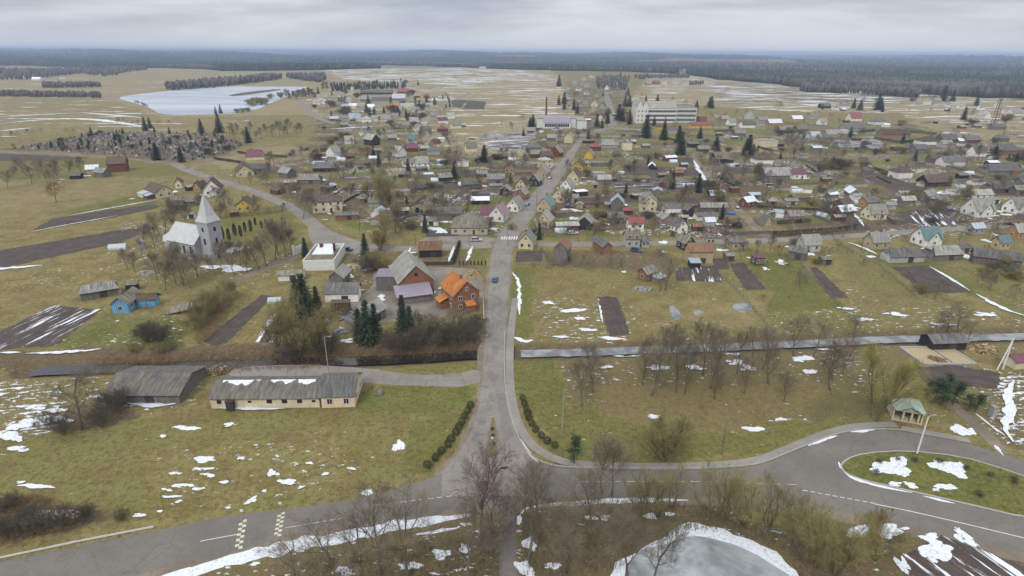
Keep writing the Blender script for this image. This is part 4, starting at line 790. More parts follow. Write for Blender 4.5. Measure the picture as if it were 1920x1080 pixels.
AP = ((1055, 500, 18), (1030, 505, 14), (1090, 495, 20), (1110, 500, 22), (1145, 500, 24), (1240, 480, 16), (1165, 500, 15), (1512, 530, 26), (1460, 480, 22), (1478, 500, 20), (1440, 500, 14), (1420, 520, 16), (1395, 470, 20), (1550, 480, 20), (1570, 470, 18), (1590, 478, 14), (1620, 500, 16), (1690, 470, 12), (1700, 455, 16), (1720, 448, 14), (1770, 455, 16), (1800, 455, 18), (1815, 440, 16), (1660, 455, 14), (1560, 440, 16), (1580, 445, 18), (1545, 442, 14), (1360, 440, 16), (1320, 435, 14), (1290, 432, 14), (1385, 430, 16), (1235, 445, 16), (1060, 440, 14), (1040, 445, 12), (800, 380, 12), (830, 385, 14), (780, 390, 12), (760, 372, 14), (742, 405, 20), (865, 375, 12), (900, 355, 12), (860, 362, 10), (1160, 345, 14), (1175, 350, 14), (1240, 360, 10), (470, 400, 16), (505, 400, 14), (520, 395, 12), (275, 580, 14), (320, 600, 12), (340, 590, 14), (650, 590, 16), (645, 510, 14), (660, 520, 16), (730, 600, 18), (720, 470, 20), (700, 455, 18), (1655, 520, 8), (1430, 560, 10), (1480, 560, 9), (1755, 380, 12), (1660, 395, 12), (1690, 400, 10), (1480, 380, 10), (1520, 385, 12), (1460, 365, 12), (1000, 500, 8))
for a in AP: tree('apple', *a, group='fruit trees in the gardens')
for a in ((882, 764), (877, 775), (871, 785), (866, 795), (860, 805), (855, 815), (846, 827), (840, 838), (828, 850), (817, 863), (802, 876)): tree('box', *a, hm=1.45, group='clipped bushes along the meadow edge', lm='the long cream building')
for a in ((980, 750), (983, 760), (986, 769), (989, 778), (992, 788), (997, 798), (1004, 809), (1015, 821), (1026, 831), (1040, 839)): tree('box', *a, hm=1.35, group='clipped bushes along the pavement', lm='the canal')
for a in ((1648, 868, .7), (1682, 863, .6), (1642, 888, .7), (1715, 866, .7), (1762, 868, .8), (1810, 880, .7), (1856, 893, .7), (1834, 930, .8), (1900, 905, 1.0)): tree('scrub', a[0], a[1], hm=a[2]*1.6, group='low shrubs on the grass island', lm='the bus shelter')
for a in ((923, 806), (924, 818), (926, 834)): tree('box', *a, hm=.6, group='tiny bushes on the narrow island', lm='the highway')
for a in ((1750, 755, 48), (1765, 762, 52), (1785, 758, 46), (1738, 748, 40), (1828, 772, 36), (1815, 770, 34), (1772, 745, 44)): tree('pine', *a, group='young pines by the bus shelter', wide=1.5)
# belts one cannot count: hedges, reeds, far thickets and the forest
def twig_mass(name, poly_or_line, n, h, mat, line_w=None, look=None):
    V = []; T = []; r = random.Random(len(RECS))
    pts = poly_or_line; x0, x1 = min(p[0] for p in pts), max(p[0] for p in pts); y0, y1 = min(p[1] for p in pts), max(p[1] for p in pts)
    if line_w: seg = densify(pts, .5, 0, False)
    k = 0; tries = 0
    while k < n and tries < n*20:
        tries += 1
        if line_w: a = r.choice(seg); x, y = a[0]+r.gauss(0, line_w*.33), a[1]+r.gauss(0, line_w*.33)
        else:
            x, y = r.uniform(x0, x1), r.uniform(y0, y1)
            if not in_poly(np.array([x]), np.array([y]), pts)[0]: continue
        k += 1; hh = h*r.uniform(.5, 1.15); z = tz1(x, y); w = hh*.010+.008+math.hypot(x, y)*3e-5
        dx, dy = r.gauss(0, .22)*hh, r.gauss(0, .22)*hh
        for q in range(5):
            t = r.uniform(0, .55); bx, by, bz = x+dx*t, y+dy*t, z+hh*t; ex, ey, ez = x+dx+r.gauss(0, .3)*hh*.6, y+dy+r.gauss(0, .3)*hh*.6, z+hh*r.uniform(.7, 1.1); o = len(V); aa = r.uniform(0, 6.28)
            for u in range(3): V.append((bx+math.cos(aa+u*2.09)*w, by+math.sin(aa+u*2.09)*w, bz))
            V.append((ex, ey, ez)); T += [(o, o+1, o+3), (o+1, o+2, o+3), (o+2, o, o+3)]
    o = obj(name, np_mesh(name, np.array(V), np.array(T), mat))
    if look: tag(o, look[0], look[1], None, look[2] if len(look) > 2 else None)
    return o
for i, ln in enumerate(([(180, 677), (300, 673), (420, 670), (560, 665)], [(560, 664), (700, 660), (800, 655), (880, 650)], [(170, 694), (300, 689), (450, 686), (600, 682)])):
    setting(twig_mass('reeds', [P(*p) for p in ln], 2600, 1.1, 'reed', 4.5), 'stuff')
setting(twig_mass('undergrowth', [P(*p) for p in [(690, 636), (900, 610), (900, 655), (690, 660)]], 900, 1.5, 'twig_brown'), 'stuff')
setting(twig_mass('undergrowth', [P(*p) for p in [(980, 930), (1480, 960), (1520, 1085), (1480, 1040), (1380, 1000), (1230, 995), (1160, 1070), (980, 1090)]], 2400, 1.3, 'twig_dark'), 'stuff')
setting(twig_mass('undergrowth', [P(*p) for p in [(540, 1060), (880, 1000), (935, 1000), (940, 1100), (560, 1110)]], 1500, 1.2, 'twig_dark'), 'stuff')
setting(twig_mass('undergrowth', [P(*p) for p in [(-30, 940), (60, 930), (180, 960), (120, 1000), (-30, 1020)]], 1300, 1.3, 'reed'), 'stuff')
setting(twig_mass('undergrowth', [P(*p) for p in [(360, 640), (410, 570), (440, 560), (420, 610), (380, 650)]], 700, 1.6, 'reed'), 'stuff')
def hedge(pts, h, w, look, mat='thuja', px=True, n=None):
    c = densify([P(*p) for p in pts] if px else pts, .35, 0, False); V = []; T = []; r = random.Random(len(RECS)+3); m = n or int(min(5200, len(c)*26))
    for k in range(m):
        a = r.choice(c); x, y, z = a[0]+r.uniform(-w, w)*.5, a[1]+r.uniform(-w, w)*.5, h*(1-r.random()**1.7*.98); d = Vector((r.gauss(0, 1), r.gauss(0, 1), r.gauss(.5, 1))).normalized(); b = d.cross(Vector((r.gauss(0, 1), r.gauss(0, 1), r.gauss(0, 1)))).normalized(); o = len(V); L = .42; e = Vector((x, y, z))
        V += [tuple(e-b*.13), tuple(e+b*.13), tuple(e+d*L)]; T.append((o, o+1, o+2))
    o = obj('hedge', np_mesh('hedge', np.array(V), np.array(T), mat)); tag(o, look, 'hedge', 'clipped hedges'); return o
for pts, h, w, lk in (([(1448, 443), (1500, 440), (1560, 436), (1592, 432)], 2.0, 1.2, 'long clipped green hedge'), ([(1602, 431), (1604, 430)], 2.2, 1.2, 'short square green hedge'), ([(1457, 421), (1518, 417)], 1.6, 1.2, 'clipped green hedge'), ([(1443, 408), (1470, 406)], 2.2, 1.5, 'dark green hedge'),
                      ([(862, 458), (850, 495)], 1.6, 1.0, 'clipped dark hedge'), ([(770, 363), (800, 360), (828, 356)], 2.4, 2.5, 'dark evergreen hedge'), ([(402, 299), (430, 303), (455, 307)], 1.5, 1.5, 'low dark hedge'), ([(446, 287), (465, 290)], 1.5, 1.5, 'low dark hedge'), ([(495, 293), (538, 296)], 1.5, 1.5, 'low dark hedge'),
                      ([(1640, 262), (1690, 270), (1720, 265)], 2.2, 2, 'dark clipped hedge'), ([(1610, 250), (1640, 247)], 2.5, 2, 'dark clipped hedge'), ([(1705, 248), (1755, 254)], 2.2, 2, 'dark clipped hedge'), ([(1340, 248), (1395, 246)], 2, 2, 'dark clipped hedge'), ([(1420, 389), (1540, 395)], 1.0, .8, 'low sparse hedge'), ([(1640, 318), (1665, 327)], 1.6, 2.5, 'dark evergreen hedge'), ([(890, 262), (880, 262)], 1, 1, 'low hedge')):
    hedge(pts, h, w, lk, 'box_leaf' if 'low' in lk else 'thuja')
def forest():
    """far woods as one mass: every tree a ragged cone or a pale bare crown"""
    rng = np.random.default_rng(4); V = []; C = []; T = []; off = 0
    e = [P(*p) for p in FOREST_EDGE]; eb = np.array([math.atan2(p[0], p[1]) for p in e]); er = np.array([math.hypot(*p) for p in e])
    N = 150000; b = rng.uniform(rad(-50), rad(50), N); u = rng.random(N); r0 = np.interp(b, eb, er)*(1+.035*(vnoise(b*60, b*0, 3)-.5))
    r = r0+7+np.where(u < .30, rng.exponential(35, N), np.where(u < .72, rng.exponential(450, N), rng.exponential(2200, N)))
    X, Y = r*np.sin(b), r*np.cos(b)
    big = fbm(X/900, Y/900, 77); keep = ~((r > 2200) & (big > .62)) & (r < 11000) & (r > 850); X, Y, r = X[keep], Y[keep], r[keep]
    def belt(px, n):
        q = px_poly(px); x0, x1 = min(p[0] for p in q), max(p[0] for p in q); y0, y1 = min(p[1] for p in q), max(p[1] for p in q); x = rng.uniform(x0, x1, n*6); y = rng.uniform(y0, y1, n*6); m = in_poly(x, y, q); return x[m][:n], y[m][:n]
    belts = [([(-100, 175), (190, 180), (190, 184), (-100, 180)], 700, 1, 8), ([(80, 160), (185, 160), (190, 164), (80, 166)], 350, 1, 9), ([(310, 166), (400, 158), (510, 148), (530, 150), (400, 165), (320, 170)], 650, 1, 14), ([(395, 155), (420, 152), (422, 156), (398, 158)], 40, 0, 13), ([(0, 134), (280, 131), (200, 146), (150, 140), (60, 150), (0, 152)], 900, 1, 13), ([(200, 122), (300, 124), (300, 127), (200, 126)], 200, 1, 12),
             ([(535, 148), (610, 146), (612, 152), (600, 156), (545, 150)], 350, 1, 13), ([(1190, 147), (1290, 145), (1292, 148), (1190, 151)], 200, 1, 10), ([(1293, 158), (1320, 157), (1320, 160), (1293, 161)], 40, 1, 9), ([(1120, 150), (1180, 150), (1175, 170), (1115, 168)], 160, 1, 13), ([(620, 165), (760, 160), (760, 166), (620, 172)], 120, 0, 13), ([(1500, 172), (1720, 180), (1722, 184), (1500, 168)], 500, 1, 15), ([(250, 188), (280, 200), (274, 202), (246, 190)], 60, 1, 3)]
    kinds = []; hs = []
    k0 = (fbm(X/420, Y/420, 31)+.12*rng.standard_normal(len(X)) > .60).astype(int)   # 1 = bare deciduous
    bb = np.arctan2(X, Y); k0 = np.where((bb > rad(27)) & (bb < rad(37)) & (r < 1500) & (rng.random(len(X)) < .8), 1, k0)
    kinds.append(k0); hs.append(rng.uniform(15, 23, len(X))*np.where(k0 == 1, .85, 1))
    XX, YY = [X], [Y]
    for px, n, kd, hh in belts:
        x, y = belt(px, n); XX.append(x); YY.append(y); kinds.append(np.full(len(x), kd)); hs.append(rng.uniform(.6, 1.15, len(x))*hh)
    X = np.concatenate(XX); Y = np.concatenate(YY); kd = np.concatenate(kinds); h = np.concatenate(hs); n = len(X); r = np.hypot(X, Y); Z = tz(X, Y)
    wsc = np.clip(r/1700, 1, 4.5)**.75; m = 5
    for kind in (0, 1):
        s = kd == kind; x, y, z, hh, ws = X[s], Y[s], Z[s], h[s], wsc[s]; k = len(x)
        if kind == 0: prof = [(.05, .5), (.12, 1.0), (.45, .72), (.75, .38)]; w = hh*.17*ws
        else: prof = [(0, .12), (.3, .55), (.62, 1.0), (.88, .62)]; w = hh*.22*ws
        lv = len(prof); ring = np.zeros((k, lv*m+1, 3)); tw = rng.random(k)*6.28
        for i, (zz, rr) in enumerate(prof):
            for j in range(m):
                a = tw+2*PI*j/m+i*.6; q = w*rr*rng.uniform(.55, 1.35, k); ring[:, i*m+j, 0] = x+np.cos(a)*q; ring[:, i*m+j, 1] = y+np.sin(a)*q; ring[:, i*m+j, 2] = z+hh*(zz+rng.uniform(-.06, .06, k))
        ring[:, -1, 0] = x+rng.normal(0, .3, k); ring[:, -1, 1] = y; ring[:, -1, 2] = z+hh
        f = []
        for i in range(lv-1):
            for j in range(m): a, b2 = i*m+j, i*m+(j+1) % m; f += [(a, b2, b2+m), (a, b2+m, a+m)]
        for j in range(m): f.append(((lv-1)*m+j, (lv-1)*m+(j+1) % m, lv*m))
        f = np.array(f); T.append((f[None]+(np.arange(k)*(lv*m+1))[:, None, None]+off).reshape(-1, 3)); V.append(ring.reshape(-1, 3)); off += k*(lv*m+1)
        base = np.array([.034, .054, .042]) if kind == 0 else np.array([.112, .100, .084]); col = base*rng.uniform(.6, 1.45, (k, 1))*(1+rng.normal(0, .08, (k, 3)))
        if kind == 0: ol = rng.random(k) < .25; col[ol] = col[ol]*np.array([1.5, 1.35, .9])
        C.append(np.repeat(np.clip(col, .005, .3), lv*m+1, 0))
    V = np.concatenate(V); T = np.concatenate(T); C = np.concatenate(C); me = np_mesh('forest', V, T, 'forest_needles')
    a = me.color_attributes.new('tint', 'FLOAT_COLOR', 'POINT'); a.data.foreach_set('color', np.concatenate([C, np.ones((len(C), 1))], 1).astype(np.float32).ravel())
    setting(obj('forest', me), 'stuff')
forest()
# ------------------------------------------------------------------ buildings
WIN = {}
def window_mesh(w, h, dark=False):
    k = (round(w, 1), round(h, 1), dark)
    if k not in WIN:
        f = MB(); t = .08
        f.box((0, .03, h/2-t/2), (w, .10, t)); f.box((0, .03, -h/2+t/2), (w, .10, t)); f.box((-w/2+t/2, .03, 0), (t, .10, h-2*t)); f.box((w/2-t/2, .03, 0), (t, .10, h-2*t))
        if w > .7: f.box((0, .028, 0), (.07, .08, h-2*t))
        p = MB(); p.box((0, .02, 0), (w-2*t+.01, .05, h-2*t+.01))
        WIN[k] = (f.mesh('window', 'dark_wood' if dark else 'frame_white'), p.mesh('pane', 'glass'))
    return WIN[k]
def add_window(root, x, y, z, rz, w, h, dark=False, pane=True):
    f, p = window_mesh(w, h, dark); o = obj('window', f, root, (x, y, z), rz); obj('pane', p, o); return o
def slab(mb, a, b, c, d, t=.16, mi=0):
    """roof plane from four corners (eave a-b, ridge c-d), with thickness"""
    a, b, c, d = map(Vector, (a, b, c, d)); n = (b-a).cross(d-a).normalized()*t
    if n.z < 0: n = -n
    vs = [tuple(q) for q in (a, b, c, d)]+[tuple(q+n) for q in (a, b, c, d)]
    mb.add(vs, [(3, 2, 1, 0), (4, 5, 6, 7), (0, 1, 5, 4), (1, 2, 6, 5), (2, 3, 7, 6), (3, 0, 4, 7)], mi)
def gable_wall(mb, L, Wd, e, rise, ox=0, oy=0, swap=False):
    """box of walls with gable ends; ridge along x unless swapped"""
    x, y = L/2, Wd/2
    vs = [(-x, -y, -.2), (x, -y, -.2), (x, y, -.2), (-x, y, -.2), (-x, -y, e), (x, -y, e), (x, y, e), (-x, y, e), (-x, 0, e+rise), (x, 0, e+rise)]
    if swap: vs = [(-b, a, c) for a, b, c in vs]
    mb.add([(a+ox, b+oy, c) for a, b, c in vs], [(0, 1, 5, 4), (1, 2, 6, 9, 5), (2, 3, 7, 6), (3, 0, 4, 8, 7)])
def gable_roof(mb, L, Wd, e, rise, over=.4, hipx=0.0, ox=0, oy=0, swap=False, mi=0):
    sl = rise/(Wd/2); x = L/2+over; y = Wd/2+over; lo = e-over*sl+.03; top = e+rise+.03; hx = hipx*Wd*.5
    for s in (-1, 1):
        q = [(-x, s*y, lo), (x, s*y, lo), (x-hx, 0, top), (-x+hx, 0, top)]
        if swap: q = [(-b, a, c) for a, b, c in q]
        slab(mb, *[(a+ox, b+oy, c) for a, b, c in q], .14, mi)
    if hipx >= .8:
        for s in (-1, 1):
            q = [(s*x, -y, lo), (s*x, y, lo), (s*(x-hx), .001, top), (s*(x-hx), -.001, top)]
            if swap: q = [(-b, a, c) for a, b, c in q]
            slab(mb, *[(a+ox, b+oy, c) for a, b, c in q], .13, mi)
    elif hipx > 0:
        f = hipx
        for s in (-1, 1):
            z1 = top-(top-lo)*f; q = [(s*x, -y*f, z1), (s*x, y*f, z1), (s*(x-hx), .001, top), (s*(x-hx), -.001, top)]
            if swap: q = [(-b, a, c) for a, b, c in q]
            slab(mb, *[(a+ox, b+oy, c) for a, b, c in q], .13, mi)
TYPES = {  # eave, roof slope, hip, number of storeys with windows, category
 'g': (3.1, 1.12, 0, 1, 'house'), 'l': (2.9, .8, 0, 1, 'house'), 'G': (5.0, .9, 0, 2, 'house'), 'h': (3.1, .62, 1, 1, 'house'), 'H': (5.2, .42, 1, 2, 'house'), 'k': (2.6, .8, .45, 1, 'house'), 'b': (3.0, .85, 0, 0, 'barn'), 'B': (4.6, .95, 0, 0, 'barn'), 'x': (2.4, .75, .45, 0, 'barn'), 's': (2.1, .45, 0, 0, 'shed'), 'a': (.5, 1.7, 0, 0, 'hut'), 'f': (5.6, .03, 0, 2, 'block'), 'F': (2.6, .05, 0, 0, 'shed')}
def build(L, Wd, p, ang, typ, wall, roof, near, look=None, label=None, group=None, e=None, slope=None, chim=True, cross=0, annex=None, name=None, cat=None, attic=True, snow=0, win=True, door=True, gwall=None):
    ee, ss, hip, st, ct = TYPES[typ]; e = ee if e is None else e; ss = ss if slope is None else slope; ct = cat or ct
    rise = Wd/2*ss; tp = {'g': 'gabled', 'l': 'low gabled', 'G': 'two-storey gabled', 'h': 'hip-roofed', 'H': 'two-storey hip-roofed', 'k': 'half-hipped', 'b': '', 'B': 'tall', 'x': 'half-hipped', 's': 'small', 'a': 'steep', 'f': 'flat-roofed', 'F': 'flat-roofed'}[typ]
    lk = look or ' '.join(f'{WALLS[wall][1]} {tp} {ct} with {ROOFS[roof][1]} roof'.split())
    rt = thing(name or {'house': 'house', 'barn': 'barn', 'shed': 'shed', 'hut': 'hut', 'block': 'apartment_block'}.get(ct, ct.replace(' ', '_')), p, rad(ang), lk, ct, group or {'house': 'houses of the village', 'barn': 'barns of the village', 'shed': 'sheds of the village'}.get(ct), label)
    mb = MB(); hipped = hip >= .8 or typ in 'fF'
    if hipped: mb.box((0, 0, e/2-.1), (L, Wd, e+.2))
    elif hip:
        f = 1-hip; vs = []
        gable_wall(mb, L, Wd, e, rise*.98)
        mb.v = [(x*(1-.0*z), y, z) if z < e+rise*.9 else (x-math.copysign(hip*Wd*.5, x), y, z) for x, y, z in mb.v]
    else: gable_wall(mb, L, Wd, e, rise)
    wl = obj('wall', mb.mesh('wall', 'wall_'+wall), rt)
    rm = MB()
    if typ in 'fF': rm.box((0, 0, e+.10), (L+.3, Wd+.3, .22)); 
    else: gable_roof(rm, L, Wd, e, rise, .4 if e > 1 else .15, hip)
    if cross:   # cross gable towards -y (front): width cross, ridge at same height fraction
        cw = cross; cr = cw/2*ss; mb2 = MB(); gable_wall(mb2, Wd/2+.5, cw, e, cr, 0, 0, True); mb2.v = [(x, y-Wd/4-.35, z) for x, y, z in mb2.v]; obj('wall', mb2.mesh('wall', 'wall_'+wall), rt)
        gable_roof(rm, Wd/2+.6, cw, e, cr, .38, 0, 0, -Wd/4-.3, True)
    ro = obj('roof', rm.mesh('roof', 'roof_'+roof), rt)
    if chim and st:
        c = MB(); cx = L*.18*R.choice((-1, 1)); top = e+rise if typ != 'f' else e; c.box((cx, .35, top+.15), (.6, .6, 1.7)); c.box((cx, .35, top+1.05), (.75, .75, .12)); obj('chimney', c.mesh('chimney', 'chimney_brick'), ro)
    if st and near and win:
        cam = Vector((-p[0], -p[1], 0)); loc = Matrix.Rotation(-rad(ang), 3, 'Z') @ cam
        for i in range(st):
            z = 1.55+i*2.6
            for s in (-1, 1):
                if near < 2 and s*loc.y < 0: continue
                n = max(2, int(L/3.2)); y = s*Wd/2
                for q in range(n):
                    if cross and s < 0 and abs(-L/2+L*(q+.5)/n) < cross/2+.5: continue
                    xq = -L/2+L*(q+.5)/n
                    if door and i == 0 and q == n//2 and n > 2:
                        d = MB(); d.box((0, .03, 0), (1.0, .1, 2.05)); obj('door', d.mesh('door', 'door_brown'), rt, (xq, y, 1.03), 0 if s > 0 else PI); continue
                    add_window(rt, xq, y, z, 0 if s > 0 else PI, 1.15, 1.4)
            for s in (-1, 1):
                if near < 2 and s*loc.x < 0: continue
                n = 2 if Wd > 5.5 else 1
                for q in range(n): add_window(rt, s*L/2, -Wd/2+Wd*(q+.5)/n, z, -s*PI/2, 1.15, 1.4)
                if i == st-1 and not hipped and attic and rise > 2: add_window(rt, s*L/2, 0, e+rise*.36, -s*PI/2, .9, 1.05)
        if cross: add_window(rt, 0, -Wd/2-.6, 1.55, PI, 1.2, 1.2); add_window(rt, 0, -Wd/2-.6, e+.9, PI, .8, 1.0)
    elif not st and near and typ not in 'aF':
        d = MB(); d.box((0, .02, 0), (2.0, .1, 2.0)); obj('door', d.mesh('door', 'dark_wood'), rt, (L*.1, -Wd/2, 1.0), PI)
    if annex:   # (x offset, y offset, length, width, height, wall, roof): lean-to
        for ax, ay, al, aw, ah, aw_, ar in ([annex] if not isinstance(annex, list) else annex):
            m1 = MB(); x, y = al/2, aw/2; hi = ah+aw*.22
            m1.add([(-x, -y, -.1), (x, -y, -.1), (x, y, -.1), (-x, y, -.1), (-x, -y, ah), (x, -y, ah), (x, y, hi), (-x, y, hi)], [(0, 1, 5, 4), (1, 2, 6, 5), (2, 3, 7, 6), (3, 0, 4, 7)]); an = obj('lean_to', m1.mesh('lean_to', 'wall_'+aw_), rt, (ax, ay, 0))
            m2 = MB(); slab(m2, (-x-.25, -y-.3, ah-.05), (x+.25, -y-.3, ah-.05), (x+.25, y+.02, hi+.02), (-x-.25, y+.02, hi+.02)); obj('lean_to_roof', m2.mesh('lean_to_roof', 'roof_'+ar), an)
    return rt
def hs(x, y, Wpx, ang, ratio, typ, wall, roof, **kw):
    """house from what the photo shows: x, y foot of its near side, Wpx its overall width in photo pixels, ridge direction and plan ratio"""
    q = P(x, y); m = mpp(q); b = math.atan2(q[1], q[0]); a = rad(ang); t = a-(b-PI/2)
    wd = Wpx*m*.93/(abs(ratio*math.cos(t))+abs(math.sin(t))); L = wd*ratio; back = .42*(abs(L*math.sin(t))+abs(wd*math.cos(t)))
    d = math.hypot(*q); near = 2 if d < 235 else (1 if d < 420 else 0)
    return build(L, wd, (q[0]+math.cos(b)*back, q[1]+math.sin(b)*back), ang, typ, wall, roof, kw.pop('near', near), **kw)
